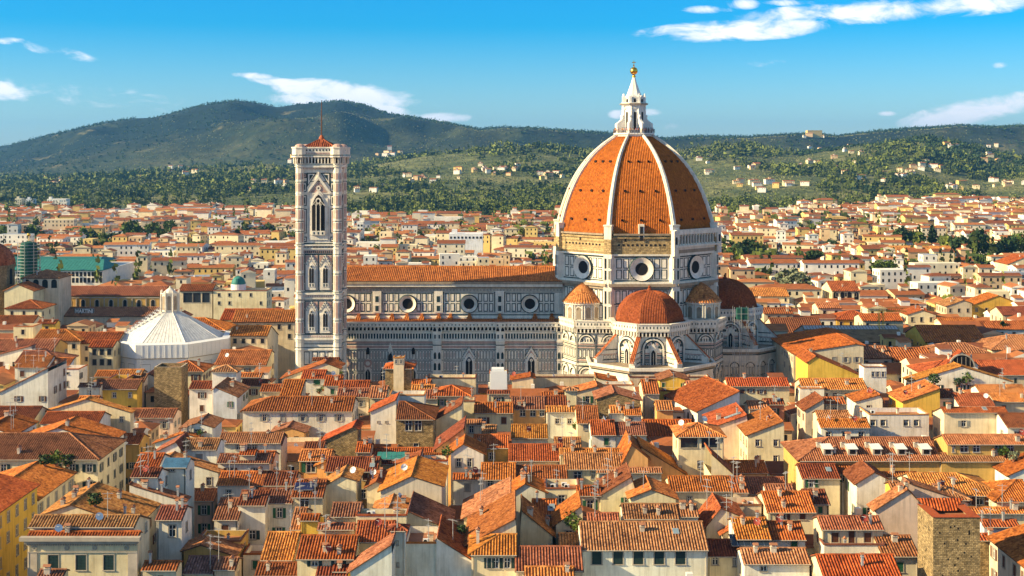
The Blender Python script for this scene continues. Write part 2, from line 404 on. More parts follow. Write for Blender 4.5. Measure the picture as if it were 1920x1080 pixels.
def build_nave():
    # clerestory ---------------------------------------------------
    Y = 415.0; x0 = X_(600, Y); x1 = DX - 24.5; Z = lambda y: Z_(y, Y)
    mb = MB(); mb.box(x0, Y, 20, x1, 439, Z(529), 0)
    f = front(mb, Y, x0); W_ = x1 - x0; u = lambda x: px(f, Y, x)
    f.slab(0, Z(532), W_, Z(527.5), 1.5, 5); f.slab(0, Z(537), W_, Z(532), 1.2, 0); f.slab(0, Z(541), W_, Z(537), .7, 5); f.slab(0, Z(546), W_, Z(541), .35, 4)
    f.strips(0, W_, Z(545), Z(542), 170, .5, 1, .42)
    f.slab(0, Z(548), W_, Z(547), .12, 1); f.slab(0, Z(588), W_, Z(585.5), .2, 0); f.slab(0, Z(591), W_, Z(589.5), .1, 1); f.slab(0, Z(597), W_, Z(594), .3, 0); f.slab(0, Z(598.5), W_, Z(597), .12, 1)
    for p in (590, 707, 822, 937):
        f.slab(u(p - 8), Z(586), u(p + 8), Z(546), .5, 0)
        f.panel(u(p - 5), Z(568), u(p + 5), Z(553), .35, 1, 0, .55); f.panel(u(p - 5), Z(585), u(p + 5), Z(571), .35, 1, 0, .55)
        for q in (p - 9.5, p + 9.5): f.slab(u(q - .8), Z(588), u(q + .8), Z(547), .1, 1)
    for oc, a, b in ((650, 600, 696), (764.5, 718, 811), (879.5, 833, 926), (993.5, 948, 1040)):
        for (ya, yb) in ((550, 565.5), (568.5, 584)):
            n = 9; w = (b - a) / n
            for i in range(n):
                c = a + (i + .5) * w
                if abs(c - oc) < 15 and True: continue
                f.panel(u(a + i * w + 1.2), Z(yb), u(a + (i + 1) * w - 1.2), Z(ya), .26, 4, 1)
        for yv in (550, 585): f.slab(u(a), Z(yv + .7), u(b), Z(yv - .4), .05, 1)
        f.oculus(u(oc), Z(569.5), 2.75, 1.85)
    mb.build('nave_wall', SLOTS, cath, occ='cathedral')
    mb = MB(); ye, ze = 413.6, Z_(527.5, 413.6); yr, zr = 427, Z_(500, 427)
    tiles(mb, [(x0, ye, ze), (x1 + .5, ye, ze), (x1 + .5, yr, zr), (x0, yr, zr)], .62, seg=4)
    tiles(mb, [(x0, 2 * yr - ye, ze), (x1 + .5, 2 * yr - ye, ze), (x1 + .5, yr, zr), (x0, yr, zr)], 1.2, seg=8)
    ridge_caps(mb, (x0, yr, zr), (x1, yr, zr), .3)
    mb.face([(x0, ye, ze), (x0, 2 * yr - ye, ze), (x0, yr, zr)], 1)
    mb.build('nave_roof', ['tile', 'eave'], cath, color=(.46, .15, .035), occ='cathedral')
    # aisle --------------------------------------------------------
    Y = 406.0; x0 = X_(600, Y); x1 = X_(1062, Y); Z = lambda y: Z_(y, Y); W_ = x1 - x0
    mb = MB(); mb.box(x0, Y, 0, x1, 415, Z(606), 0)
    f = front(mb, Y, x0); u = lambda x: px(f, Y, x)
    f.parapet(0, W_, Z(611.5), Z(605), 1.5, 0, 1, 1.15)
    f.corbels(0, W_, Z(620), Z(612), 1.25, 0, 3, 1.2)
    f.slab(0, Z(624), W_, Z(621.5), .35, 0)
    f.slab(0, Z(635.5), W_, Z(625), .06, 4); f.strips(0, W_, Z(635), Z(625.5), 88, .6, 1, .1)
    f.slab(0, Z(639), W_, Z(636), .3, 0)
    f.slab(0, Z(644), W_, Z(640), .07, 2); f.slab(0, Z(646), W_, Z(644.6), .1, 1); f.slab(0, Z(653), W_, Z(648), .05, 2); f.slab(0, Z(656.4), W_, Z(655), .1, 1)
    piers = (820, 938, 1052)
    wins = ((879.5, 655, 712, 11), (996, 655, 712, 11))
    for (ya, yb) in ((657.5, 673.5), (677, 695.5), (700, 716), (720, 738), (742, 762)):
        a = 642.0
        while a < 1058:
            if not any(abs(a + 2.5 - w[0]) < 12 for w in wins) and not any(abs(a + 2.5 - p) < 10 for p in piers):
                f.panel(u(a), Z(yb), u(a + 4.9), Z(ya), .14, 4, 1, .05)
                f.slab(u(a + 1.7), Z(yb - 3.5), u(a + 3.2), Z(ya + 3.5), .13, 2 if int(a) % 2 else 0)
            a += 5.75
        f.slab(0, Z(yb + 2.2), W_, Z(yb + 1.2), .08, 1)
    for p in piers:
        f.slab(u(p - 8), 0, u(p + 8), Z(612), 1.1, 0)
        g = Fac(mb, (f.O.x, Y - 1.1, 0), (1, 0, 0), (0, -1, 0))
        for q in (-4, 4):
            g.panel(u(p + q - 2.6), Z(635), u(p + q + 2.6), Z(625.5), .2, 1, 0)
            for ya, yb in ((659, 672), (679, 693), (704, 716)):
                g.slab(u(p + q - 2.8), Z(yb + 1), u(p + q + 2.8), Z(ya - 1), .05, 4); g.arch(u(p + q), Z(yb), .8, (yb - ya) * .17, .09, 1, True)
        g.slab(u(p - 8.5), Z(641), u(p + 8.5), Z(637), .35, 0); g.slab(u(p - 8.5), Z(675.5), u(p + 8.5), Z(674), .25, 0); g.slab(u(p - 8.5), Z(647), u(p + 8.5), Z(645.5), .08, 1)
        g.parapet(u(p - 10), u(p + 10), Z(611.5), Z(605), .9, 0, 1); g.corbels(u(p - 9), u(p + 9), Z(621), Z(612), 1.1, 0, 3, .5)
    for c, ya, yb, hw in wins:
        f.slab(u(c - hw), 0, u(c + hw), Z(672), .55, 0)
        f.arch(u(c), Z(712), 2.9, Z(668) - Z(712) + 1.2, .7, 4, True, .5); f.arch(u(c), Z(712), 2.1, Z(672) - Z(712) + .6, .8, 3, True, .5)
        f.slab(u(c - .5), Z(712), u(c + .5), Z(677), .95, 0, .5); f.ring(u(c), Z(674.5), .15, .5, .9, .9, 0, 12)
        f.poly([(u(c - hw - 1), Z(670)), (u(c + hw + 1), Z(670)), (u(c), Z(649))], .5, 0); f.poly([(u(c - hw + 3), Z(669)), (u(c + hw - 3), Z(669)), (u(c), Z(656))], .58, 2); f.ring(u(c), Z(665), .25, .6, .68, .68, 0, 12)
        for q in (-1, 1): mb_ = f; f.slab(u(c + q * (hw + 2) - .8), Z(672), u(c + q * (hw + 2) + .8), Z(655), .5, 0)
        for k in range(6): f.slab(u(c - hw - 1 + k * 2) - .05, Z(669 - k * 3.3), u(c - hw + k * 2), Z(667 - k * 3.3), .62, 1); f.slab(u(c + hw - k * 2), Z(669 - k * 3.3), u(c + hw + 1 - k * 2), Z(667 - k * 3.3), .62, 1)
    for c in (648, 690, 775):
        f.arch(u(c), Z(716), 2.3, Z(686) - Z(716), .4, 4, True); f.arch(u(c), Z(716), 1.5, Z(692) - Z(716), .46, 3, True); f.slab(u(c - .4), Z(716), u(c + .4), Z(694), .55, 0)
        f.poly([(u(c - 8), Z(687)), (u(c + 8), Z(687)), (u(c), Z(668))], .4, 4); f.ring(u(c), Z(681), .7, 1.3, .5, .5, 2, 16)
        f.arch(u(c), Z(664), 1.0, Z(651) - Z(664), .45, 3, True)
    for c, y in ((732, 641), (732, 665)): f.poly([(u(c - 5), Z(y + 18)), (u(c + 5), Z(y + 18)), (u(c), Z(y))], .5, 0)
    f.arch(u(732), Z(676), 1.3, Z(662) - Z(676), .55, 3, True); f.arch(u(717), Z(712), 1.0, Z(692) - Z(712), .45, 3, True)
    mb.build('aisle_wall', SLOTS, cath, occ='cathedral')
    mb = MB(); za, zb = Z_(604.5, 406.3), Z_(598.2, 415)
    tiles(mb, [(x0, 405.9, za), (x1, 405.9, za), (x1, 415, zb), (x0, 415, zb)], .62, seg=4)
    mb.build('aisle_roof', ['tile', 'eave'], cath, color=(.46, .15, .035), occ='cathedral')
    for p in (671, 707, 734, 762, 790, 822, 844, 880, 937, 1003, 1035):
        mb = MB(); x = X_(p, 412); z = Z_(597, 413)
        tiles(mb, [(x - 1, 408.6, z - 1.1), (x + 1, 408.6, z - 1.1), (x + .6, 414.9, z + .6), (x - .6, 414.9, z + .6)], .6); mb.box(x - .6, 409, z - 3, x + .6, 414.9, z - 1.0, 1)
        mb.box(x - .45, 414, z + .3, x + .45, 415, z + 1.4, 0)
        mb.build('buttress_roof', ['tile', 'marble'], cath, color=(.46, .15, .035))
build_nave()

def build_drum():
    zc, z0, z1, zt = 41.2, 42.0, 49.6, 56.8
    mb = MB(); mb.column(octpts(DX, DY, AP), 0, zt, 0)
    for ang in range(-180, 180, 45):
        f, w = octf(mb, DX, DY, AP, ang); c = w / 2
        f.slab(0, zc - .9, w, zc, 1.5, 5); f.slab(0, zc, w, zc + .5, 1.1, 0); f.slab(0, zc - 1.8, w, zc - .9, .7, 5)
        f.slab(1.9, z0 - .1, w - 1.9, z0 + .25, .07, 1); f.slab(1.9, z1 - .2, w - 1.9, z1 + .15, .07, 1)
        for (a, b) in ((z0 + .55, (z0 + z1) / 2 - .2), ((z0 + z1) / 2 + .2, z1 - .5)):
            for s in (0, 1):
                for i in range(3):
                    q = 2.5 + i * 2.25; q0, q1 = (q, q + 1.75) if not s else (w - q - 1.75, w - q)
                    if i == 2: q0, q1 = (q0, q0 + 1.0) if not s else (q1 - 1.0, q1)
                    f.panel(q0, a, q1, b, .26, 4, 1)
        f.oculus(c, (z0 + z1) / 2, 3.7, 2.15, 4)
        f.slab(0, z1 + .4, w, z1 + .9, .6, 0)
        f.slab(1.5, z1 + .9, w - 1.5, zt, .25, 6); f.slab(1.5, zt - 1.3, w - 1.5, zt - .9, .7, 6); f.slab(1.5, zt - .35, w - 1.5, zt + .2, 1.0, 5)
        for i in range(11): f.slab(3 + i * (w - 6) / 10.5, 53.1, 3 + i * (w - 6) / 10.5 + .7, 53.7, .32, 3)
        f.slab(4 + (ang % 7), 54.5, 4.7 + (ang % 7), 55.6, .32, 3)
        for (a, b) in ((30, 34.2), (34.8, 39)):
            for s in (0, 1):
                for i in range(4):
                    q = 2.3 + i * 2.0; q0, q1 = (q, q + 1.5) if not s else (w - q - 1.5, w - q); f.panel(q0, a, q1, b, .26, 4, 1)
        for z in (29.2, 34.5, 39.2): f.slab(1.6, z, w - 1.6, z + .25, .1, 1)
    for k, (x, y) in enumerate(octpts(DX, DY, AP)):               # corner pilasters
        d = Vector((x - DX, y - DY, 0)).normalized(); t = Vector((-d.y, d.x, 0)); p = Vector((x, y, 0))
        for (zz0, zz1, w, o, m) in ((0, z1 + .9, 1.9, .9, 0), (z1 + .9, zt + 1.2, 1.6, .8, 6)):
            mb.prism([tuple(p + t * w + d * -1.6 + Vector((0, 0, zz0))), tuple(p + t * w * .7 + d * o + Vector((0, 0, zz0))), tuple(p - t * w * .7 + d * o + Vector((0, 0, zz0))), tuple(p - t * w + d * -1.6 + Vector((0, 0, zz0)))], (0, 0, zz1 - zz0), m)
        for sgn in (-1, 1):
            a = math.atan2(d.y, d.x) + sgn * R(22.5); n = Vector((math.cos(a), math.sin(a), 0)); ux = Vector((-n.y, n.x, 0))
            g = Fac(mb, p + n * .45 - ux * (sgn * 0.95), ux, n)
            for (a0, b0) in ((30, 34.2), (34.8, 39), (z0 + .4, 45.5), (46, z1 - .3)): g.panel(-.42, a0, .42, b0, .16, 1, 0, .25)
    mb.build('drum', SLOTS, cath, occ='cathedral')
    mb = MB(); f, w = octf(mb, DX, DY, AP, -45)                     # the one finished length of arcaded gallery
    f.slab(-.9, z1 + .3, w + .9, z1 + 3.2, .8, 0, .2); f.slab(0, z1 + 1.1, w, z1 + 2.2, .9, 5); f.slab(-1.2, z1 + 3.0, w + 1.2, z1 + 3.6, 1.7, 0, .2)
    f.slab(-1, z1 + 3.6, w + 1, z1 + 7.0, .7, 0, .2); f.slab(-1.2, z1 + 7, w + 1.2, z1 + 8.6, 1.5, 0, .2)
    n = 13
    for i in range(n):
        a = .9 + (w - 1.8) * i / n; d = (w - 1.8) / n
        f.arch(a + d / 2, z1 + 3.9, d * .62, 2.7, .78, 3)
        f.slab(a - .14, z1 + 3.6, a + .14, z1 + 7, 1.3, 0, .7); f.slab(a + .2, z1 + 7.4, a + d - .25, z1 + 8.1, 1.56, 4)
        f.arch(a + d / 2, z1 + 3.6, d * .7, .5, 1.2, 0)
    for q in (-.9, w + .9): f.slab(q - 1.1, z1 + .3, q + 1.1, z1 + 8.4, 1.4, 0, .1); f.arch(q, z1 + 4, .9, 2.4, 1.5, 3)
    mb.build('gallery', SLOTS, cath, occ='cathedral')
build_drum()

ARC_R, ARC_C, ZB = 36.4, -10.4, 56.2
DPOLY = [-1.5081203e-05, 0.00046371142, -0.01415518, -0.13373913, 25.216194]
def dome_r(z): return float(np.polyval(DPOLY, z - ZB))
def build_dome():
    zs = [ZB + (88.2 - ZB) * (1 - (1 - i / 22) ** 1.25) for i in range(23)]
    c22 = 1 / math.cos(R(22.5))
    mb = MB()
    for k in range(8):
        a0, a1 = R(22.5 + 45 * k), R(67.5 + 45 * k)
        n = 46
        for i in range(22):
            r0, r1 = dome_r(zs[i]) * c22, dome_r(zs[i + 1]) * c22
            A = Vector((DX + r0 * math.cos(a0), DY + r0 * math.sin(a0), zs[i])); B = Vector((DX + r0 * math.cos(a1), DY + r0 * math.sin(a1), zs[i]))
            C = Vector((DX + r1 * math.cos(a1), DY + r1 * math.sin(a1), zs[i + 1])); D = Vector((DX + r1 * math.cos(a0), DY + r1 * math.sin(a0), zs[i + 1]))
            w0, w1 = (B - A).length, (C - D).length
            mb.face([A, B, C, D], 0, [(k * 100 - w0 / .9, zs[i] * 1.6), (k * 100 + w0 / .9, zs[i] * 1.6), (k * 100 + w1 / .9, zs[i + 1] * 1.6), (k * 100 - w1 / .9, zs[i + 1] * 1.6)])
            nn = (B - A).cross(D - A).normalized()
            ux = (B - A).normalized(); m0, m1 = (A + B) / 2, (C + D) / 2
            q = -int(w0 / 2 / .55)
            while q * .55 < w0 / 2:                                # raised lines of cover tiles
                e = q * .55; q += 1
                if abs(e) > w1 / 2 - .2: continue
                ps = [tuple(b + ux * (e + s) + nn * o) for b in (m0, m1) for s, o in ((-.13, 0), (0, .13), (.13, 0))]
                vv = lambda t: (k * 100 + q + .5, zs[i + t] * 1.6)
                mb.face([ps[0], ps[1], ps[4], ps[3]], 0, [vv(0), vv(0), vv(1), vv(1)]); mb.face([ps[1], ps[2], ps[5], ps[4]], 0, [vv(0), vv(0), vv(1), vv(1)])
    mb.build('dome_shell', ['dometile'], cath, color=(.43, .12, .016), occ='cathedral')
    for k in range(8):                                             # white ribs
        a = R(22.5 + 45 * k); d = Vector((math.cos(a), math.sin(a), 0)); t = Vector((-d.y, d.x, 0)); mb = MB(); rows = []
        for z in zs:
            r = dome_r(z) * c22; hw = .3 + .46 * (r / 28); p = Vector((DX, DY, z)) + d * r
            sl = (z - ZB) / ARC_R; up = Vector((0, 0, sl)); ou = d * math.sqrt(max(.05, 1 - sl * sl)) + up
            rows.append([tuple(p + t * x * hw + ou * o) for x, o in ((-1, -.6), (-1, .4), (-.55, .45), (-.45, .75), (.45, .75), (.55, .45), (1, .4), (1, -.6))])
        mb.grid(rows, 0)
        p = Vector((DX, DY, 0)) + d * (dome_r(ZB) * c22)
        mb.prism([tuple(p + t * x * 1.2 + d * o + Vector((0, 0, ZB - 1))) for x, o in ((-1, -1), (-1, 1.0), (1, 1.0), (1, -1))], (0, 0, 4.2))
        mb.prism([tuple(p + t * x * 1.4 + d * o + Vector((0, 0, ZB + 3.1))) for x, o in ((-1, -1), (-1, 1.2), (1, 1.2), (1, -1))], (0, 0, .5))
        mb.build('dome_rib', ['marble'], cath, occ='cathedral')
        # little lookout windows in each web
        an = R(45 * k); n = Vector((math.cos(an), math.sin(an), 0)); ux = Vector((-n.y, n.x, 0))
        for z, sp in ((61.2, 6.0), (70.4, 4.9), (79.8, 3.2)):
            for s in (-1, 0, 1):
                if k in (1, 2, 3): continue
                p = Vector((DX, DY, z)) + n * dome_r(z) + ux * sp * s; mb = MB()
                C = lambda q, o: tuple(p + ux * math.cos(q) * .42 + Vector((0, 0, math.sin(q) * .42)) + n * o)
                mb.grid([[C(j * math.pi / 4, o) for j in range(8)] for o in (-.8, .55)], 0, True); mb.face([C(j * math.pi / 4, .42) for j in range(8)], 1)
                mb.build('lookout_window', ['shb', 'gap'], cath)
        if k == 6:
            mb = MB(); p = Vector((DX - .1, DY, 56.6)) + n * (dome_r(56.6)); mb.box(p.x - .9, p.y - .9, 55.8, p.x + .9, p.y + 1, 60, 1); mb.box(p.x - .5, p.y - 1.0, 54.8, p.x + .5, p.y - .85, 59.3, 0)
            mb.build('dome_door', ['gap', 'marble'], cath)
    # crown ring and lantern
    zl = Z_(248.5, DY)
    mb = MB(); mb.column(octpts(DX, DY, 5.4), 86.5, zl - .2, 0); mb.column(octpts(DX, DY, 6.6), zl - .7, zl - .2, 0); mb.column(octpts(DX, DY, 6.0), zl - 1.4, zl - .8, 0)
    mb.build('crown_ring', ['clean'], cath, occ='cathedral')
    mb = MB(); pts = octpts(DX, DY, 6.75)
    for i in range(8):
        a, b = pts[i], pts[(i + 1) % 8]
        for h in (.55, 1.1): mb.bar((*a, zl + h), (*b, zl + h), .04, 0, 4)
        for j in range(6):
            t = j / 6; x, y = a[0] + (b[0] - a[0]) * t, a[1] + (b[1] - a[1]) * t; mb.bar((x, y, zl - .2), (x, y, zl + 1.1), .04, 0, 4)
    mb.build('railing', ['brown_metal'], cath)
    z = lambda y: Z_(y, DY)
    lan = MB(); lan.column(octpts(DX, DY, 3.5), zl - .2, z(196), 0)
    for ang in range(-180, 180, 45):
        f, w = octf(lan, DX, DY, 3.5, ang); c = w / 2
        f.arch(c, z(243), 1.25, z(208) - z(243), .12, 0); f.arch(c, z(243), .8, z(210) - z(243), .18, 3)
        f.slab(0, z(204), w, z(202), .25, 0); f.slab(c - .9, z(206), c - .65, z(206) + .3, .3, 0)
    for i, (x, y) in enumerate(octpts(DX, DY, 3.5)):
        d = Vector((x - DX, y - DY, 0)).normalized(); t = Vector((-d.y, d.x, 0)); p = Vector((x, y, 0))
        lan.prism([tuple(p + t * .45 + d * .35), tuple(p - t * .45 + d * .35), tuple(p - t * .5 - d * .4), tuple(p + t * .5 - d * .4)], (0, 0, z(196)), 0) if False else None
        lan.prism([tuple(p + t * a + d * b + Vector((0, 0, zl - .2))) for a, b in ((.42, .3), (-.42, .3), (-.5, -.4), (.5, -.4))], (0, 0, z(196) - zl + .2), 0)
        prof = [(0, zl - .2), (2.75, zl - .2), (2.75, z(232)), (2.3, z(230.5)), (1.5, z(227.5)), (.9, z(224)), (.6, z(220)), (0, z(219))]
        lan.prism([tuple(p + d * a + t * .42 + Vector((0, 0, b))) for a, b in prof], tuple(t * -.84), 0)
        lan.sphere(tuple(p + d * .5 + Vector((0, 0, z(218.5)))), .5, 0, 8)
    lan.column(octpts(DX, DY, 4.05), z(198.5), z(196.5), 0); lan.column(octpts(DX, DY, 4.6), z(196.5), z(194.2), 5); lan.column(octpts(DX, DY, 4.2), z(194.2), z(193), 0)
    lan.column(octpts(DX, DY, 3.3), z(193.5), z(183), 0)
    for ang in range(-180, 180, 45):
        f, w = octf(lan, DX, DY, 3.3, ang); f.arch(w / 2, z(192.5), 1.4, 1.5, .2, 0); f.arch(w / 2, z(192.5), .8, 1.2, .26, 3); f.arch(w / 2, z(184), 1.7, .8, .3, 0, False, -.3)
    for x, y in octpts(DX, DY, 3.5):
        lan.box(x - .35, y - .35, z(193), x + .35, y + .35, z(181), 0); lan.lathe((x, y), [(.42, z(181)), (.15, z(178.8)), (.32, z(178)), (.02, z(175.4))], 0, 8)
    L0 = lan.build('lantern', ['clean', 'green', 'pink', 'gap', 'panel', 'tan'], cath, occ='cathedral')
    mb = MB(); cone = [(3.0, z(184)), (2.55, z(178)), (1.85, z(168)), (1.1, z(157)), (.5, z(146)), (.45, z(144))]
    n = 16; rows = [[(DX + r * (1.0 if k % 2 else .9) * math.cos(2 * math.pi * k / n), DY + r * (1.0 if k % 2 else .9) * math.sin(2 * math.pi * k / n), zz) for k in range(n)] for r, zz in cone]
    mb.grid(rows, 0, True); mb.build('lantern_cone', ['clean'], L0)
    mb = MB(); mb.lathe((DX, DY), [(.05, z(146)), (.55, z(145)), (.75, z(143.5)), (.4, z(142)), (.6, z(140.5))], 0, 16); mb.sphere((DX, DY, z(133)), 1.3, 0, 24)
    mb.build('gilded_ball', ['gold'], L0, smooth=True)
    mb = MB(); mb.lathe((DX, DY), [(.3, z(126.5)), (.16, z(124)), (.3, z(122)), (.1, z(121))], 0, 8); mb.bar((DX, DY, z(122)), (DX, DY, z(113.5)), .13, 0); mb.bar((DX - .65, DY, z(117)), (DX + .65, DY, z(117)), .13, 0)
    mb.build('cross', ['gold'], L0)
build_dome()

def tribune(cx, cy, angs, lower=True):
    """polygonal chapel block with a half dome of tiles"""
    mb = MB(); zg = 28.6
    mb.column(octpts(cx, cy, 10.6), 0, zg, 0)
    for ang in angs:
        f, w = octf(mb, cx, cy, 10.6, ang); c = w / 2
        f.ring(c, 23.6, 2.75, 3.25, .5, .5, 0, 16, 0, math.pi); f.ring(c, 23.6, 2.3, 2.72, .2, .2, 1, 16, 0, math.pi); f.ring(c, 23.6, 3.28, 3.55, .1, .1, 1, 16, 0, math.pi)
        f.slab(c - 3.25, 17, c - 2.75, 23.6, .5, 0); f.slab(c + 2.75, 17, c + 3.25, 23.6, .5, 0)
        for k in range(5):
            a = math.pi * (k + .5) / 5; f.ring(c, 23.6, 1.55, 2.15, .12, .12, 2 if k % 2 else 1, 3, a - .2, a + .2)
        f.arch(c, 16.6, 1.9, 7.2, .35, 0, True); f.arch(c, 16.8, 1.3, 6.6, .42, 3, True); f.slab(c - .07, 16.8, c + .07, 22.4, .55, 0)
        f.poly([(c - 1.1, 23.2), (c + 1.1, 23.2), (c, 25.4)], .3, 0)
        for q in (.1, w - .4, c - 2.72, c + 2.5): f.slab(q, 16.8, q + .25, 23.4, .13, 1)
        for z0, z1, m in ((20.2, 20.6, 1), (20.8, 21.3, 2), (21.5, 21.85, 1), (22.05, 22.5, 2), (22.7, 23.0, 1), (23.3, 23.6, 2), (19.6, 19.95, 1), (16.3, 16.7, 1), (26.9, 27.2, 1)):
            f.slab(.2, z0, c - 3.3, z1, .08, m); f.slab(c + 3.3, z0, w - .2, z1, .08, m); f.slab(c - 2.7, z0, c - 1.1, z1, .08, m) if z1 < 23 else None; f.slab(c + 1.1, z0, c + 2.7, z1, .08, m) if z1 < 23 else None
        for s in (-1, 1):
            for q in (1.35, 2.1): f.panel(c + s * q - .33, 17.0, c + s * q + .33, 19.3, .17, 4, 1)
            f.panel(c + s * 3.9 - .35, 17, c + s * 3.9 + .35, 19.3, .12, 4, 1)
        g, w2 = octf(mb, cx, cy, 10.7, ang)
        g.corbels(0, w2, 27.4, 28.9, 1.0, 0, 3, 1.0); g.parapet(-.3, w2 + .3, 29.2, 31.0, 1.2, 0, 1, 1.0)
    mb.column(octpts(cx, cy, 11.7), zg + .2, zg + .6, 0)
    mb.build('tribune_wall', SLOTS, cath, occ='cathedral')
    mb = MB(); n = 8; zs = [30.6 + 9.6 * math.sin(math.pi / 2 * i / 12) for i in range(13)]; rs = [9.9 * math.cos(math.pi / 2 * i / 12) ** .92 + .15 for i in range(13)]
    for k in range(8):
        a0, a1 = R(22.5 + 45 * k), R(67.5 + 45 * k)
        for i in range(12):
            q = [(rs[i], a0, zs[i]), (rs[i], a1, zs[i]), (rs[i + 1], a1, zs[i + 1]), (rs[i + 1], a0, zs[i + 1])]
            P = [Vector((cx + r / math.cos(R(22.5)) * math.cos(a), cy + r / math.cos(R(22.5)) * math.sin(a), z)) for r, a, z in q]
            w0, w1 = (P[1] - P[0]).length, (P[2] - P[3]).length
            mb.face(P, 0, [(k * 60 - w0, i * 3), (k * 60 + w0, i * 3), (k * 60 + w1, i * 3 + 3), (k * 60 - w1, i * 3 + 3)])
            nn = (P[1] - P[0]).cross(P[3] - P[0]).normalized(); ux = (P[1] - P[0]).normalized(); m0, m1 = (P[0] + P[1]) / 2, (P[2] + P[3]) / 2
            for j in range(-8, 9):
                e = j * .5
                if abs(e) > w1 / 2 - .1: continue
                ps = [tuple(b + ux * (e + s) + nn * o) for b in (m0, m1) for s, o in ((-.12, 0), (0, .12), (.12, 0))]; uv = [(k * 60 + j + .5, i * 3 + t) for t in (0, 0, 3, 3)]
                mb.face([ps[0], ps[1], ps[4], ps[3]], 0, uv); mb.face([ps[1], ps[2], ps[5], ps[4]], 0, uv)
    mb.lathe((cx, cy), [(.9, 40), (.7, 40.6), (.35, 40.9), (.5, 41.3), (.02, 41.8)], 0, 10)
    mb.build('tribune_dome', ['dometile'], cath, color=(.28, .068, .02), occ='cathedral')  # cast shade on the half dome put into a darker tile colour
    if not lower: return
    mb = MB(); mb.column(octpts(cx, cy, 18.4), 0, 18.6, 0)
    for ang in angs:
        f, w = octf(mb, cx, cy, 18.4, ang)
        f.slab(-.3, 18.4, w + .3, 19.3, .9, 0); f.slab(0, 17.7, w, 18.3, .4, 5); f.slab(0, 17.3, w, 17.6, .1, 1)
        n = 3
        for i in range(n):
            c = w * (i + .5) / n; r = w / n * .4
            f.ring(c, 13.6, r - .45, r, .4, .4, 0, 14, 0, math.pi); f.ring(c, 13.6, r - .8, r - .5, .1, .1, 1, 14, 0, math.pi); f.slab(c - r, 4, c - r + .45, 13.6, .4, 0); f.slab(c + r - .45, 4, c + r, 13.6, .4, 0)
            f.ring(c, 13.6, .1, r - .85, .06, .06, 4, 14, 0, math.pi)
            for z in (5, 8, 11): f.row(c - r + .6, c + r - .6, z, z + 2.5, 3, fw=.14)
        for z in (4.6, 7.7, 10.7, 13.7): f.slab(0, z, w, z + .2, .05, 1)
    mb.column(octpts(cx, cy, 18.2), 18.6, 18.9, 5)
    mb.build('chapel_wall', SLOTS, cath, occ='cathedral')
    for ang in angs + [angs[-1] + 45]:
        a = R(ang - 22.5); d = Vector((math.cos(a), math.sin(a), 0)); t = Vector((-d.y, d.x, 0)); c = Vector((cx, cy, 0))
        mb = MB(); pr = [(11.2, 18.7), (18.3, 18.7), (18.3, 20.6), (17.5, 20.9), (11.4, 27.2)]
        mb.prism([tuple(c + d * r + t * .55 + Vector((0, 0, z))) for r, z in pr], tuple(t * -1.1), 0)
        for s in (-1, 1):
            g = Fac(mb, c + t * (.55 * s), d, t * s)
            for z0, z1, m in ((19.6, 19.9, 1), (21.2, 21.5, 2), (22.6, 22.9, 1)): g.slab(11.4, z0, 18.3 - max(0, z0 - 20.4) * 1.05 - .5, z1, .04, m)
            for q in range(4): g.panel(12 + q * 1.1, 19.95, 12.8 + q * 1.1, 21.1, .12, 4, 1, .03)
        mb.column([tuple((c + d * (17.6 + a) + t * b).xy) for a, b in ((-1, -.9), (.9, -.9), (.9, .9), (-1, .9))], 18.7, 20.8, 0)
        mb.build('flying_buttress', SLOTS, cath, occ='cathedral')
        mb = MB(); e = [tuple(c + d * r + t * s + Vector((0, 0, z))) for r, s, z in ((18.9, -.75, 20.35), (18.9, .75, 20.35), (11.3, .75, 27.5), (11.3, -.75, 27.5))]
        tiles(mb, e, .5, th=.2); mb.build('buttress_roof', ['tile', 'marble'], cath, color=(.4, .11, .035))
tribune(42.4, 391.5, [-180, -135, -90, -45, 0])
tribune(71.8, 428, [-90, -45, 0, 45])

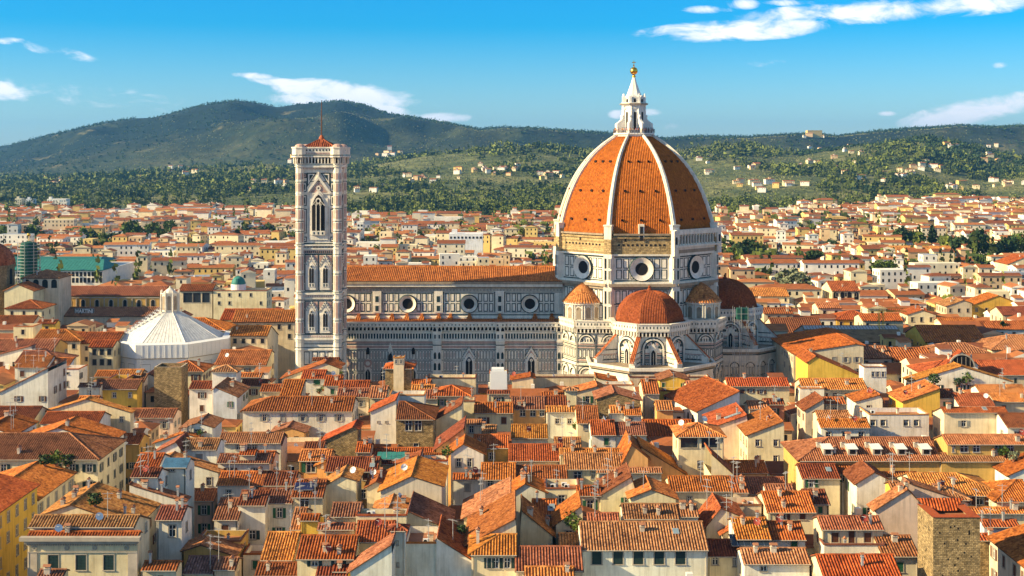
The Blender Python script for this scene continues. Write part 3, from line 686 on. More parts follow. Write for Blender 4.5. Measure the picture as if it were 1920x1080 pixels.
def exedra(cx, cy, face):
    """corner block between the chapels carrying a round niche turret"""
    mb = MB(); s = 1 if cx > DX else -1
    A = [(cx + s * 6.4, cy - 3.0), (cx + s * 2.4, cy - 12.2), (cx - s * 3.5, cy - 12.8), (cx - s * 12, cy - 12.8), (cx - s * 12, cy + 14), (cx + s * 6.4, cy + 14)]
    mb.column(A, 0, 28.2, 0)
    C = Vector((sum(p[0] for p in A) / 6, sum(p[1] for p in A) / 6, 0))
    for i in range(4 if s < 0 else 4):
        a, b = Vector((*A[i], 0)), Vector((*A[(i + 1) % 6], 0))
        if i == 3: continue
        if (b - a).x < 0: a, b = b, a
        ux = (b - a).normalized(); n = Vector((ux.y, -ux.x, 0)); w = (b - a).length; f = Fac(mb, a, ux, n)
        f.corbels(0, w, 26.6, 28.0, 1.05, 0, 3, 1.0); f.parapet(-.3, w + .3, 28.4, 30.2, 1.2, 0, 1, 1.05)
        k = 2 if w > 8.5 else 1
        for j in range(k):
            c = w * (j + .5) / k; r = min(2.3, w / k * .42)
            f.ring(c, 23.7, r - .35, r, .4, .4, 0, 16, 0, math.pi); f.ring(c, 23.7, r + .02, r + .3, .08, .08, 1, 16, 0, math.pi); f.ring(c, 23.7, .1, r - .38, .05, .05, 4, 16, 0, math.pi); f.ring(c, 23.7, r - .7, r - .38, .1, .1, 1, 16, 0, math.pi)
            f.strips(c - r + .7, c + r - .7, 23.75, 24.6, 4, .4, 1, .1); f.slab(c - r, 23.3, c + r, 23.65, .3, 0)
            f.ring(c, 13.6, r - .4, r, .4, .4, 0, 16, 0, math.pi); f.ring(c, 13.6, r - .75, r - .43, .1, .1, 1, 16, 0, math.pi); f.ring(c, 13.6, r + .02, r + .3, .08, .08, 1, 16, 0, math.pi); f.slab(c - r, 2, c - r + .4, 13.6, .38, 0); f.slab(c + r - .4, 2, c + r, 13.6, .38, 0)
            f.row(c - r + .6, c + r - .6, 7.5, 13.2, 3, fw=.2)
        for z0, z1, m in ((26.1, 26.35, 1), (22.75, 23.1, 2), (22.3, 22.6, 1), (21.85, 22.15, 2), (21.45, 21.7, 1), (18.45, 18.7, 1), (17.85, 18.25, 2), (17.3, 17.6, 1), (16.5, 17.0, 0), (16.1, 16.35, 1)): f.slab(.1, z0, w - .1, z1, .07 if m else .4, m)
        f.row(.45, w - .45, 18.85, 21.3, max(2, int(w / 1.25)), .3, fw=.2)
        for q in (.12, w - .34): f.slab(q, 2, q + .22, 26, .09, 1)
    mb.build('sacristy_wall', SLOTS, cath, occ='cathedral')
    mb = MB(); r0 = 5.7
    mb.lathe((cx, cy), [(r0, 27), (r0, 34.4), (r0 + .7, 34.5), (r0 + .7, 35.2), (r0 - .1, 35.25)], 0, 32); mb.lathe((cx, cy), [(r0 + .6, 27), (r0 + .6, 29.6), (r0, 29.7)], 0, 32)
    for k in range(12):
        a = 2 * math.pi * (k + .5) / 12; n = Vector((math.cos(a), math.sin(a), 0)); ux = Vector((-n.y, n.x, 0)); f = Fac(mb, Vector((cx, cy, 0)) + n * (r0 - .05), ux, n)
        f.arch(0, 30, 2.1, 4.0, .3, 0); f.arch(0, 30.1, 1.55, 3.6, .36, 5); f.ring(0, 32.8, .35, .78, .4, .5, 5, 10, 0, math.pi)
        a = 2 * math.pi * k / 12; n = Vector((math.cos(a), math.sin(a), 0)); p = Vector((cx, cy, 0)) + n * (r0 + .25); ux = Vector((-n.y, n.x, 0))
        for q in (-.38, .38): mb.bar(tuple(p + ux * q + Vector((0, 0, 29.8))), tuple(p + ux * q + Vector((0, 0, 34.4))), .2, 0, 6)
    ex = mb.build('exedra', SLOTS, cath, occ='cathedral')
    mb = MB(); n = 44; c = (cx, cy)
    rows = [[(cx + r * (1.0 if k % 2 else .965) * math.cos(2 * math.pi * k / (2 * n)), cy + r * (1.0 if k % 2 else .965) * math.sin(2 * math.pi * k / (2 * n)), z) for k in range(2 * n)] for r, z in ((6.7, 34.95), (4.6, 37.4), (2.3, 39.7), (.25, 41.0))]
    mb.grid(rows, 0, True, lambda i, j: (j * .5 + .25, i * 7 + .1)); mb.build('exedra_roof', ['tile'], ex, color=(.48, .175, .05) , occ='cathedral')
exedra(22.6, 407.5, -135); exedra(60.9, 408.5, -45)

# ================================================================== THE BELL TOWER
TX, TY, TW = (X_(596.5, 388)), 388.0, 12.0
bell = empty('bell_tower', (TX, TY + 7, 0), label='slender square marble bell tower with tall arched openings and tiled cap with mast', cat='bell tower')
def build_tower():
    Z = lambda y: Z_(y, TY); hw = TW / 2; hv = hw / .87; mb = MB(); cy = TY + 1.0 + hw
    mb.box(TX - hw, cy - hw, 0, TX + hw, cy + hw, Z(276), 0)
    for n, ux in (((0, -1, 0), (1, 0, 0)), ((1, 0, 0), (0, 1, 0)), ((-1, 0, 0), (0, -1, 0)), ((0, 1, 0), (-1, 0, 0))):
        n, ux = Vector(n), Vector(ux) * .87; f = Fac(mb, Vector((TX, cy, 0)) + n * hw, ux, n); s = .163
        for a, b in ((318, 325), (327.5, 337), (339.5, 352), (358, 362)): pass
        for ya, yb, o, m in ((310, 314, .9, 0), (314.5, 317, .35, 4), (340, 341.3, .08, 1), (362, 364, .25, 0), (388, 390, .22, 0), (456, 458, .12, 1), (459, 461, .7, 0), (461.5, 466, .25, 4), (466, 468, .4, 0), (470, 475, .2, 2), (476, 477.4, .1, 1),
                             (547, 548.4, .1, 1), (549.5, 553, .7, 0), (554, 558, .3, 4), (559, 561, .5, 0), (563, 564, .1, 1), (627.5, 628.8, .1, 1), (629, 633, .3, 4), (635, 638, .8, 0), (638.5, 641, .4, 0), (645, 646.2, .1, 1), (651.5, 653, .1, 1), (655, 657.5, .5, 0)):
            f.slab(-hv, Z(yb), hv, Z(ya), o, m)
        f.strips(-hv, hv, Z(474.6), Z(470.6), 20, .5, 1, .26); f.strips(-hv, hv, Z(465.4), Z(462), 26, .55, 1, .3); f.strips(-hv, hv, Z(557.5), Z(554.5), 22, .5, 2, .35); f.strips(-hv, hv, Z(632.6), Z(629.6), 22, .5, 2, .35); f.strips(-hv, hv, Z(317), Z(314.8), 28, .5, 2, .4)
        # top stage: one great three-light opening under a gable
        f.slab(-3.3, Z(450), 3.3, Z(372), .33, 0); f.arch(0, Z(450), 6.6, Z(356) - Z(450), .35, 0, True); f.arch(0, Z(441), 5.3, Z(361) - Z(441), .5, 4, True, .3)
        f.arch(0, Z(441), 4.5, Z(365) - Z(441), .6, 3, True, .3)
        for q in (-.75, .75): f.slab(q - .13, Z(441), q + .13, Z(385), .85, 0, .5)
        for q in (-1.5, 0, 1.5): f.ring(q, Z(386), .5, .76, .85, .85, 0, 10, 0, math.pi)
        f.ring(0, Z(377), .55, 1.0, .85, .85, 0, 14)
        for q in (-1.05, 1.05): f.ring(q, Z(381), .25, .5, .85, .85, 0, 10)
        f.slab(-2.3, Z(441), 2.3, Z(433), .95, 0, .5); f.strips(-2.2, 2.2, Z(439.5), Z(435), 3, .3, 1, 1.0)
        f.poly([(-4.6, Z(362)), (-3.7, Z(362)), (0, Z(336)), (3.7, Z(362)), (4.6, Z(362)), (0, Z(329))], .5, 0)
        f.poly([(-2.9, Z(361)), (2.9, Z(361)), (0, Z(341))], .2, 2); f.ring(0, Z(353), .35, .8, .4, .4, 0, 14); f.slab(-.25, Z(330), .25, Z(322), .6, 0)
        for sg in (-1, 1):
            f.poly([(sg * 4.2, Z(352)), (sg * 4.2, Z(324)), (sg * .6, Z(324))], .06, 1); f.poly([(sg * 3.7, Z(346)), (sg * 3.7, Z(326)), (sg * 1.3, Z(326))], .11, 4); f.poly([(sg * 3.2, Z(339)), (sg * 3.2, Z(328)), (sg * 1.9, Z(328))], .16, 1)
            for ya, yb, m in ((325, 334, 2), (342, 360, 4), (366, 386, 4), (392, 438, 4), (444, 454, 4)):
                f.panel(sg * 5 - .85, Z(yb), sg * 5 + .85, Z(ya), .28, m, 1, .06); f.slab(sg * 5 - .28, Z(yb - 4), sg * 5 + .28, Z(ya + 4), .16, 2 if yb - ya > 20 else 1)
            # two middle stages: paired two-light openings
            for y0, y1 in ((477.5, 546), (565, 627)):
                f.slab(sg * 2.45 - 2.4, Z(y1), sg * 2.45 + 2.4, Z(y0), .05, 1); f.slab(sg * 2.45 - 2.15, Z(y1 - 1.5), sg * 2.45 + 2.15, Z(y0 + 1.5), .09, 4)
                h = y1 - y0; c = sg * 2.45
                f.slab(c - 1.55, Z(y1 - 2), c + 1.55, Z(y0 + h * .38), .38, 0); f.arch(c, Z(y1 - 2), 3.1, Z(y0 + h * .2) - Z(y1 - 2), .4, 0, True); f.arch(c, Z(y1 - h * .22), 2.1, Z(y0 + h * .27) - Z(y1 - h * .22), .5, 4, True, .3)
                for q in (-.45, .45): f.arch(c + q, Z(y1 - h * .22), .72, Z(y0 + h * .37) - Z(y1 - h * .22), .56, 3, True, .3)
                f.ring(c, Z(y0 + h * .33), .12, .34, .6, .6, 1, 10); f.slab(c - 1.1, Z(y1 - h * .1), c + 1.1, Z(y1 - h * .22), .5, 0); f.strips(c - 1, c + 1, Z(y1 - h * .12), Z(y1 - h * .2), 2, .4, 1, .54)
                f.poly([(c - 2.1, Z(y0 + h * .3)), (c - 1.5, Z(y0 + h * .3)), (c, Z(y0 + h * .08)), (c + 1.5, Z(y0 + h * .3)), (c + 2.1, Z(y0 + h * .3)), (c, Z(y0 + .5))], .45, 0)
                for q in (-1, 1):
                    f.poly([(c + q * 2.1, Z(y0 + 2)), (c + q * .5, Z(y0 + 2)), (c + q * 2.1, Z(y0 + h * .24))], .14, 2)
                    for k in range(4): f.slab(c + q * (.35 + k * .45) - .13, Z(y0 + 3.2 + k * h * .068 + 2), c + q * (.35 + k * .45) + .13, Z(y0 + 3.2 + k * h * .068), .5, 1)
                for a_, b_, m in ((.03, .22, 0), (.26, .78, 2), (.82, .97, 0)):
                    f.panel(sg * 5.3 - .4, Z(y0 + h * b_), sg * 5.3 + .4, Z(y0 + h * a_), .14, m, 1, .06)
            for ya, yb in ((660, 685), (690, 715)):
                for q in (1.3, 4.2): f.panel(sg * q - 1.0, Z(yb), sg * q + 1.0, Z(ya), .25, 4, 1, .06); f.arch(sg * q, Z(yb - 4), .9, Z(ya + 4) - Z(yb - 4), .16, 0, True)
    rt = 1.25                                                        # octagonal corner turrets
    for sx_ in (-1, 1):
        for sy in (-1, 1):
            x, y = TX + sx_ * (hw - .25), cy + sy * (hw - .25)
            mb.column(octpts(x, y, rt), 0, Z(300), 0)
            for ya, o in ((312, .6), (340, .1), (363, .2), (389, .2), (413, .15), (432, .1), (460, .6), (467, .3), (476, .1), (512, .1), (550, .6), (560, .3), (600, .1), (636, .6), (640, .3), (656, .4)): mb.column(octpts(x, y, rt + o * .55), Z(ya + .8), Z(ya - .8), 0)
            for ya in (341.5, 391.5, 415, 434, 458, 477, 514, 548, 563, 602, 628, 652): mb.column(octpts(x, y, rt + .04), Z(ya + .6), Z(ya - .6), 1)
            for ang in range(0, 360, 45):
                f, w = octf(mb, x, y, rt, ang)
                for ya, yb in ((324, 337), (343, 360), (366, 386), (393, 411), (417, 430), (436, 455), (480, 508), (516, 545), (567, 597), (604, 626)): f.panel(w / 2 - .42, Z(yb), w / 2 + .42, Z(ya), .12, 2, 4, .04)
    mb.build('shaft', SLOTS, bell, occ='bell_tower')
    mb = MB(); b = hw + .3
    def ring(z0, z1, o, m):
        for x in (-1, 1):
            for y in (-1, 1): mb.column(octpts(TX + x * (hw - .25), cy + y * (hw - .25), rt + o - .01), z0, z1, m)
        mb.box(TX - hw - o * .9, cy - hw - o * .9, z0, TX + hw + o * .9, cy + hw + o * .9, z1, m)
    ring(Z(309), Z(306), .3, 0); ring(Z(295), Z(292), 1.25, 0); ring(Z(290), Z(278), 1.05, 0); ring(Z(278), Z(275.5), 1.25, 0)
    for n, ux in (((0, -1, 0), (1, 0, 0)), ((1, 0, 0), (0, 1, 0)), ((-1, 0, 0), (0, -1, 0)), ((0, 1, 0), (-1, 0, 0))):
        n, ux = Vector(n), Vector(ux); f = Fac(mb, Vector((TX, cy, 0)) + n * (hw + .1), ux, n)
        f.corbels(-hw, hw, Z(307), Z(294.5), .95, 0, 3, .95)
        g = Fac(mb, Vector((TX, cy, 0)) + n * (hw + .95), ux, n); g.strips(-hw - 1.0, hw + 1.0, Z(283), Z(280), 14, .4, 1, .06); g.strips(-hw - 1, hw + 1, Z(289), Z(286), 30, .6, 2, .06)
    for x in (-1, 1):
        for y in (-1, 1):
            for ang in range(0, 360, 45):
                f, w = octf(mb, TX + x * (hw - .25), cy + y * (hw - .25), rt + .1, ang); f.corbels(0, w, Z(307), Z(294.5), .75, 0, 3, .8)
            mb.lathe((TX + x * (hw - .25), cy + y * (hw - .25)), [(1.7, Z(275.5)), (1.4, Z(272)), (.8, Z(270)), (.1, Z(269.5))], 2, 12)
    mb.build('parapet', SLOTS, bell, occ='bell_tower')
    mb = MB(); e = hw - .6; zz, zt = Z(278), Z(259); c = (TX, cy, zt)
    q = [(TX - e, cy - e, zz), (TX + e, cy - e, zz), (TX + e, cy + e, zz), (TX - e, cy + e, zz)]
    for i in range(4): tiles(mb, [q[i], q[(i + 1) % 4], c], .6); ridge_caps(mb, q[i], c, .2)
    mb.lathe((TX, cy), [(.9, zt - .6), (.8, zt + .3), (.35, zt + 1.0)], 0, 10)
    mb.build('cap_roof', ['tile', 'eave'], bell, color=(.3, .075, .03), occ='bell_tower')
    mb = MB(); mb.bar((TX, cy, zt), (TX, cy, Z(186)), .24, 0, 8, .1); mb.build('mast', ['shb'], bell)
build_tower()

# ================================================================== THE BAPTISTERY UNDER RESTORATION WRAPS
BX, BY = X_(319, 434), 434.0
bap = empty('baptistery', (BX, BY, 0), label='octagonal baptistery with white marble pyramid roof, walls wrapped in restoration sheeting', cat='baptistery')
def build_bap():
    ap = 19.6; ze, za = 19.0, Z_(583, BY); rot = 8.0
    pts = octpts(BX, BY, ap, rot + 22.5); mb = MB(); mb.column(octpts(BX, BY, ap - .8, rot + 22.5), 0, ze, 0)
    mb.build('wall', ['marble'], bap, occ='baptistery')
    mb = MB(); pr = octpts(BX, BY, ap - 1.2, rot + 22.5); pt = octpts(BX, BY, 2.6, rot + 22.5)
    for i in range(8):
        j = (i + 1) % 8; n = 10
        for k in range(n):
            A = lambda P, Q, t, z: (P[0] + (Q[0] - P[0]) * t, P[1] + (Q[1] - P[1]) * t, z)
            mb.face([A(pr[i], pr[j], k / n, ze), A(pr[i], pr[j], (k + 1) / n, ze), A(pt[i], pt[j], (k + 1) / n, za), A(pt[i], pt[j], k / n, za)], 0)
            if k: mb.bar(A(pr[i], pr[j], k / n, ze + .05), A(pt[i], pt[j], k / n, za + .05), .04, 0, 4)
        mb.bar((*pr[i], ze), (*pt[i], za), .14, 0, 6)
    mb.build('pyramid_roof', ['slabs'], bap, occ='baptistery')
    mb = MB(); z2 = Z_(548, BY); mb.column(octpts(BX, BY, 2.7, rot + 22.5), za - .4, z2, 0)
    for ang in range(0, 360, 45):
        f, w = octf(mb, BX, BY, 2.7, ang + rot); f.arch(w / 2, za + .6, 1.2, (z2 - za) * .75, .08, 5)
    for x, y in octpts(BX, BY, 2.9, rot + 22.5): mb.bar((x, y, za), (x, y, z2 + .8), .25, 0, 6)
    mb.column(octpts(BX, BY, 3.1, rot + 22.5), z2 - .4, z2, 0); mb.lathe((BX, BY), [(2.4, z2), (.3, z2 + 1.6), (.2, z2 + 2.2)], 0, 8)
    mb.build('lantern', SLOTS, bap, occ='baptistery')
    sheet = MB()
    for i in range(8):
        j = (i + 1) % 8; a, b = Vector((*pts[i], 0)), Vector((*pts[j], 0)); ux = (b - a).normalized(); n = Vector((ux.y, -ux.x, 0)); f = Fac(sheet, a, ux, n); w = (b - a).length
        f.slab(-.2, ze - 3.4, w + .2, ze + 1.0, .7, 0, .4); f.slab(0, 0, w, ze - 3.7, .1, 0, 0); f.slab(0, ze - 3.7, w, ze - 3.35, .35, 1)
        for k in range(1, 9): f.slab(w * k / 9 - .05, ze - 3.3, w * k / 9 + .05, ze + .9, .78, 0)
        for k in range(3):
            c = w * (k + .5) / 3
            for q in (-1.6, 1.6): f.slab(c + q - .06, 2, c + q + .06, ze - 5.4, .14, 2)
            f.slab(c - 1.6, ze - 5.5, c + 1.6, ze - 5.3, .14, 2)
        sheet.face([tuple(a + n * .6 + Vector((0, 0, ze + 1))), tuple(b + n * .6 + Vector((0, 0, ze + 1))), tuple(b - n * 1.6 + Vector((0, 0, ze + 1.3))), tuple(a - n * 1.6 + Vector((0, 0, ze + 1.3)))], 0)
    sheet.build('sheeting', ['white', 'frame', 'metal'], bap, occ='baptistery')
    mb = MB()                                                       # scaffold bay and stair tower on the sunny side
    x, y = X_(222, 424), 422.0
    for k in range(8):
        z = 1 + k * 2.4
        mb.box(x - 1.6, y - 1.2, z, x + 1.6, y + 1.2, z + .15, 1); mb.bar((x - 1.5, y - 1.2, z), (x + 1.5, y - 1.2, z + 2.4), .08, 1, 4)
    for a in (-1.6, 1.6):
        for b in (-1.2, 1.2): mb.bar((x + a, y + b, 0), (x + a, y + b, 21), .1, 0, 5)
    mb.box(x - 3.6, y + .2, 0, x - 1.75, y + 4, 21.0, 2); mb.box(x + 1.75, y + .2, 0, x + 5.2, y + 4, 20.6, 2)
    mb.build('scaffold_stair', ['metal', 'reddish', 'white'], bap, occ='baptistery')
    d = 206 + rot - 8                                              # ladder scaffold up the west slope
    for s in (-1.4, 1.4):
        mb = MB(); a = R(d); last = None
        for k in range(26):
            t = k / 25; r = ap - 1.5 + (3.2 - ap + 1.5) * t; z = ze + .2 + (za - ze) * t
            p = Vector((BX + r * math.cos(a) - s * math.sin(a), BY + r * math.sin(a) + s * math.cos(a), z)); mb.bar(p, p + Vector((0, 0, 1.5)), .07, 0, 4)
            if last is not None: mb.bar(last, p + Vector((0, 0, 1.1)), .06, 0, 4)
            last = p + Vector((0, 0, 1.1))
            if k % 2 == 0: mb.box(p.x - .5, p.y - .5, p.z + .4, p.x + .5, p.y + .5, p.z + .6, 1)
        mb.build('roof_scaffold', ['metal', 'white'], bap)
build_bap()
# ================================================================== THE ROOFS OF THE OLD TOWN
WALLC = {'w': (.78, .73, .63), 'c': (.76, .64, .42), 'y': (.72, .46, .08), 'o': (.58, .36, .11), 'p': (.72, .52, .4), 'g': (.42, .38, .33), 'k': (.72, .4, .15), 's': (.3, .21, .12), 'n': (.62, .52, .38), 'b': (.6, .62, .68), 'r': (.45, .2, .12)}
CNAME = {'w': 'white', 'c': 'cream', 'y': 'yellow', 'o': 'ochre', 'p': 'pink', 'g': 'grey', 'k': 'peach', 's': 'rubble stone', 'n': 'beige', 'b': 'pale blue', 'r': 'brick red'}
HS = []
def add(kind, X0, X1, Y0, Y1, z, col, **o):
    h = dict(kind=kind, X0=X0, X1=X1, Y0=Y0, Y1=Y1, z=z, col=col, t=.36, rot=0, hl=0, hr=0, src='x'); h.update(o); HS.append(h); return h
def Fh(x0, x1, ye, yr, z, col, **o):
    """eaves towards us: photo columns of the front wall, rows of eave and ridge, eave height"""
    Y = Y_(ye, z); t = o.get('t', .36); k = (yr - HY) / F; r = max(1.2, (H - z - k * Y) / (t + k)); r = min(r, 13); r = o.pop('r', r)
    h = add('F', X_(x0, Y), X_(x1, Y), Y, Y + o.get('dep', 2 * r), z, col, r=r, **o); return h
def Gh(x0, x1, yl, yr, xa, ya, z, col, L=12, **o):
    """gable end towards us: eave rows at both ends and the apex"""
    Y = Y_(max(yl, yr), z); zl, zr, za = Z_(yl, Y), Z_(yr, Y), Z_(ya, Y)
    return add('G', X_(x0, Y), X_(x1, Y), Y, Y + L, min(zl, zr), col, zl=zl, zr=zr, za=za, xa=X_(xa, Y) - X_(x0, Y), **o)
def Th(x0, x1, yt, z, col, L=8, **o):
    Y = Y_(yt, z); return add('T', X_(x0, Y), X_(x1, Y), Y, Y + L, z, col, **o)
def Wf(X0, X1, Y0, Y1, z, col, r=None, **o): return add('F', X0, X1, Y0, Y1, z, col, r=r or (Y1 - Y0) / 2, **o)
def Wg(X0, X1, Y0, Y1, z, col, xa=None, t=.33, zr=None, **o):
    w = X1 - X0; xa = w / 2 if xa is None else xa; zr = z if zr is None else zr; zl = z
    za = max(z + xa * t, zr + .1)
    if xa > .99 * w: za = z + xa * t; zr = za
    elif xa < .01 * w: za = zr + w * t; zl = za
    else: zr = za - (w - xa) * t
    return add('G', X0, X1, Y0, Y1, min(zl, zr), col, zl=zl, zr=zr, za=za, xa=xa, **o)

# --- left street row (west side), facades turned to the street
Wg(-104, -86.6, 186, 231.4, 22, 'y', t=.26, lab='saturated yellow palazzo with brown shutters at the lower corner', sd=3.1, sw=4)
Wg(-101, -87, 232, 252.5, 19, 'c', t=.3, sw=3)
Wf(-118, -83.2, 255, 272.4, 21, 'c', r=8.7, hr=1, sw=3, lab='cream corner palazzo under a broad smooth brick red hipped roof')
Wf(-128, -104, 238, 250, 20.5, 'w', r=6); Wf(-118, -100, 216, 229, 21, 'k', r=5, roofc=(.55, .13, .03))
Wg(-108, -87, 273, 303, 20, 'w', t=.32, sw=4); Wg(-112, -91.3, 303.5, 342, 20.5, 'c', t=.3, sw=4)
add('T', X_(289, 346), X_(340, 346), 346, 353, 24.1, 's', lab='square rubble stone tower rising from the street below the baptistery', ntop=1, nowin=1)
Wf(-100, -88.7, 364, 384, 20, 'c', r=7, hr=1, hl=1, sw=3); Wf(-113, -101, 342, 356, 19, 'y', r=5)
# --- left middle, below the baptistery
Th(92, 148, 692, 20, 'w', 12, win=[(107, 699, 12, 6), (127, 700, 4, 4), (102, 718, 11, 5), (125, 720, 5, 10)], lab='plain white flat-topped block with a few small windows')
Gh(0, 90, 735, 697, 90, 690, 19.5, 'w', 14, lab='tall white house under a long lean-to roof by the street'); Fh(148, 188, 724, 719, 20, 'w'); Fh(145, 182, 752, 743, 19, 'p'); Th(200, 234, 712, 20.5, 'y', 8)
Fh(222, 265, 702, 693, 20.5, 'c'); Fh(76, 184, 793, 772, 20, 'w'); Fh(-40, 60, 790, 762, 20, 'c'); Wg(-119, -109, 277, 291, 21, 'w', t=.36); Th(98, 148, 800, 21, 'w', 7); Fh(145, 188, 772, 765, 20, 'y', roofc=(.55, .1, .03))
Fh(28, 86, 688, 667, 20, 'w'); Fh(88, 130, 684, 660, 20, 'b', lab='pale blue plastered house west of the street'); Gh(-30, 60, 672, 655, 60, 648, 19, 'w', 12); Fh(-40, 98, 657, 636, 21, 'o'); Th(25, 62, 612, 24, 'c', 8)
Fh(62, 150, 638, 618, 21, 'c', hr=1); Fh(70, 104, 606, 600, 23, 'y'); Fh(167, 212, 650, 638, 20, 'c', win=[(177, 660, 8, 12), (191, 660, 8, 12), (205, 660, 8, 12), (177, 679, 8, 12), (191, 679, 8, 12), (205, 679, 8, 12)], sh='b', lab='small cream house with six blue shuttered windows next to the sheeted baptistery')
Wf(-148, -134.5, 378, 412, 20, 'c', r=7, hr=1); Wf(-146, -130, 418, 440, 20, 'n', r=7)
Fh(178, 222, 705, 695, 20, 'o'); Fh(240, 270, 715, 698, 19, 'w'); Gh(272, 292, 712, 706, 278, 700, 18, 'w', 9)
# --- centre-left block
h = Fh(52, 258, 1006, 999, 22, 'c', dep=2.2, lab='broad cream palazzo front with three stone framed windows and roundels under the cornice',
   win=[(100, 1055, 19, 28), (152, 1055, 19, 28), (204, 1055, 19, 28)], roundels=[65, 126, 178, 238], sh='shdark', cornice=1, closed=1)
Fh(56, 252, 985, 966, 23.2, 'c', dep=9, win=[(89, 994, 16, 7), (142, 994, 16, 7)], nosh=1, lab='low cream attic storey with striped tile roof set back on a palazzo')
Wg(-77.5, -62.5, 210, 252, 22.6, 'c', xa=4.6, t=.34, messy=1, lab='long terrace under a mottled broken tile roof with many chimney stacks')
Fh(294, 341, 972, 948, 21, 'w', win=[(323, 996, 13, 22)], sh='none', lab='white house with a single tall blue glazed window')
Wg(-67.5, -57.9, 224, 251, 21, 'w', xa=0, t=.3, messy=1, sw=4); Wg(-70, -58.2, 251.5, 271, 21.5, 'w', xa=2, t=.3); Fh(247, 296, 892, 877, 25, 'w', win=[(268, 900, 11, 9)], nosh=1, dep=7, lab='small white rooftop room with one black window among chimney stacks')
Fh(255, 298, 872, 850, 24, 'w', dep=8); Fh(305, 349, 874, 858, 25, 'w', dep=6, roofc=(.07, .2, .35), win=[(323, 881, 9, 7)], nosh=1, lab='white dormer room roofed in blue metal sheet', flatroof=1)
Gh(340, 398, 802, 800, 372, 792, 23, 'w', 9, win=[(370, 812, 11, 12)], lab='white dormer house with glazed balcony door and plants'); Fh(338, 406, 841, 822, 22.5, 'w', dep=7)
Gh(290, 338, 848, 840, 330, 828, 22, 'w', 8); Wg(-76.5, -64.2, 272, 304, 20.3, 'w', xa=6.2, t=.34, messy=1)
Gh(400, 444, 729, 743, 404, 726, 20.5, 'b', 14, win=[(432, 758, 5, 11)]); Fh(398, 443, 696, 685, 24, 'w', hl=1, hr=1, nowin=1, lab='white cube of a tower under a small pyramid roof'); Fh(445, 490, 706, 699, 20.5, 'w'); Fh(452, 500, 722, 712, 19.5, 'c'); Fh(355, 402, 728, 715, 19, 'w')  # first gable: blue shade on a white wall put into its colour
Fh(410, 526, 829, 811, 21, 'w', win=[(447, 839, 9, 9), (457, 839, 9, 9), (467, 839, 9, 9), (477, 839, 9, 9)], nosh=1, lab='white house with a ribbon of four blue-paned windows'); Fh(409, 505, 866, 851, 20.5, 'w'); Fh(408, 492, 908, 884, 20, 'w'); Fh(402, 446, 972, 934, 18, 'w'); Fh(447, 497, 945, 917, 20, 'w'); Fh(480, 528, 832, 815, 20.5, 'p'); Fh(478, 510, 866, 846, 20, 'p'); Fh(450, 478, 851, 843, 22, 'c')
Fh(402, 440, 1065, 1045, 16, 'n'); Fh(345, 400, 1072, 1043, 15, 'c', roofc=(.25, .12, .09)); Fh(268, 330, 1066, 1052, 17, 'c'); Fh(72, 118, 1078, 1072, 18, 'c')
# --- centre: big white palazzo, stone house
Fh(455, 660, 770, 744, 20, 'w', hl=1, win=[(496, 783, 8, 13), (530, 783, 8, 13), (568, 783, 8, 13), (602, 783, 8, 13), (636, 783, 8, 13), (530, 819, 8, 13), (568, 819, 8, 13), (602, 819, 8, 13)], sh='shgrey', lab='long plain white palazzo with two rows of small windows and striped roof')
Fh(744, 812, 785, 753, 22, 's', hr=1, win=[(766, 798, 13, 19), (784, 798, 13, 19), (780, 840, 10, 18)], nosh=1, nofr=1, lab='rubble stone tower house with twin open loggia windows and hipped roof')
Gh(695, 743, 771, 752, 742, 750, 22, 'w', 10, win=[(709, 791, 3, 4), (724, 791, 3, 4), (741, 793, 3, 8)], nosh=1, lab='tall windowless white wall joined to the stone tower house')
Fh(722, 772, 690, 672, 23.6, 's', dep=8, hl=1, hr=1, nowin=1, lab='square rubble stone tower with open roof lantern before the nave'); Th(738, 757, 671, 26.5, 'c', 3.4, win=[(743, 678, 4, 7), (752, 678, 4, 7)], nosh=1, smallcap=1)
Gh(529, 636, 709, 690, 610, 680, 19, 'c', 9); Fh(586, 635, 676, 671, 21, 'c', dep=6); Fh(565, 608, 709, 694, 20, 'w', win=[(594, 717, 12, 9)], lab='white house with blue shutters and planted roof terrace by the bell tower foot')
Fh(608, 640, 722, 697, 19, 'w', dep=5); Fh(488, 528, 733, 721, 20, 'c'); Fh(524, 562, 744, 712, 20, 'n'); Fh(528, 566, 724, 714, 21, 'n'); Fh(636, 692, 725, 714, 19, 'n'); Fh(632, 691, 743, 728, 18.5, 'n'); Fh(693, 724, 745, 724, 19, 'c'); Th(731, 796, 741, 24, 'w', 6, nowin=1)
Fh(772, 806, 725, 712, 19, 'c'); Th(803, 892, 709, 20, 'c', 6, nowin=1); Fh(812, 880, 741, 715, 19, 'c', hl=1, hr=1); Fh(786, 820, 746, 731, 18.5, 'c'); Fh(772, 815, 730, 722, 19.4, 'c')
Th(918, 951, 700, 24, 'w', 5, nowin=1, wrap=1, lab='rooftop stair tower wrapped in white scaffold sheeting'); Fh(914, 955, 737, 735, 20, 'c', dep=6); Th(866, 890, 752, 22, 'c', 5); Fh(890, 962, 773, 755, 20, 'c'); Gh(817, 866, 786, 760, 866, 758, 20, 'c', 10); Fh(868, 902, 795, 787, 22.5, 'c', dep=6, win=[(884, 805, 9, 14)], sh='none')
Gh(818, 870, 841, 812, 870, 803, 20, 'k', 12, nowin=1); Fh(866, 930, 812, 797, 20, 'c'); Fh(888, 952, 838, 815, 20, 'o'); Gh(845, 906, 848, 850, 869, 832, 21, 'w', 9, win=[(860, 868, 10, 16), (880, 868, 10, 16)], nosh=1, lab='white gabled attic with twin round-headed windows')
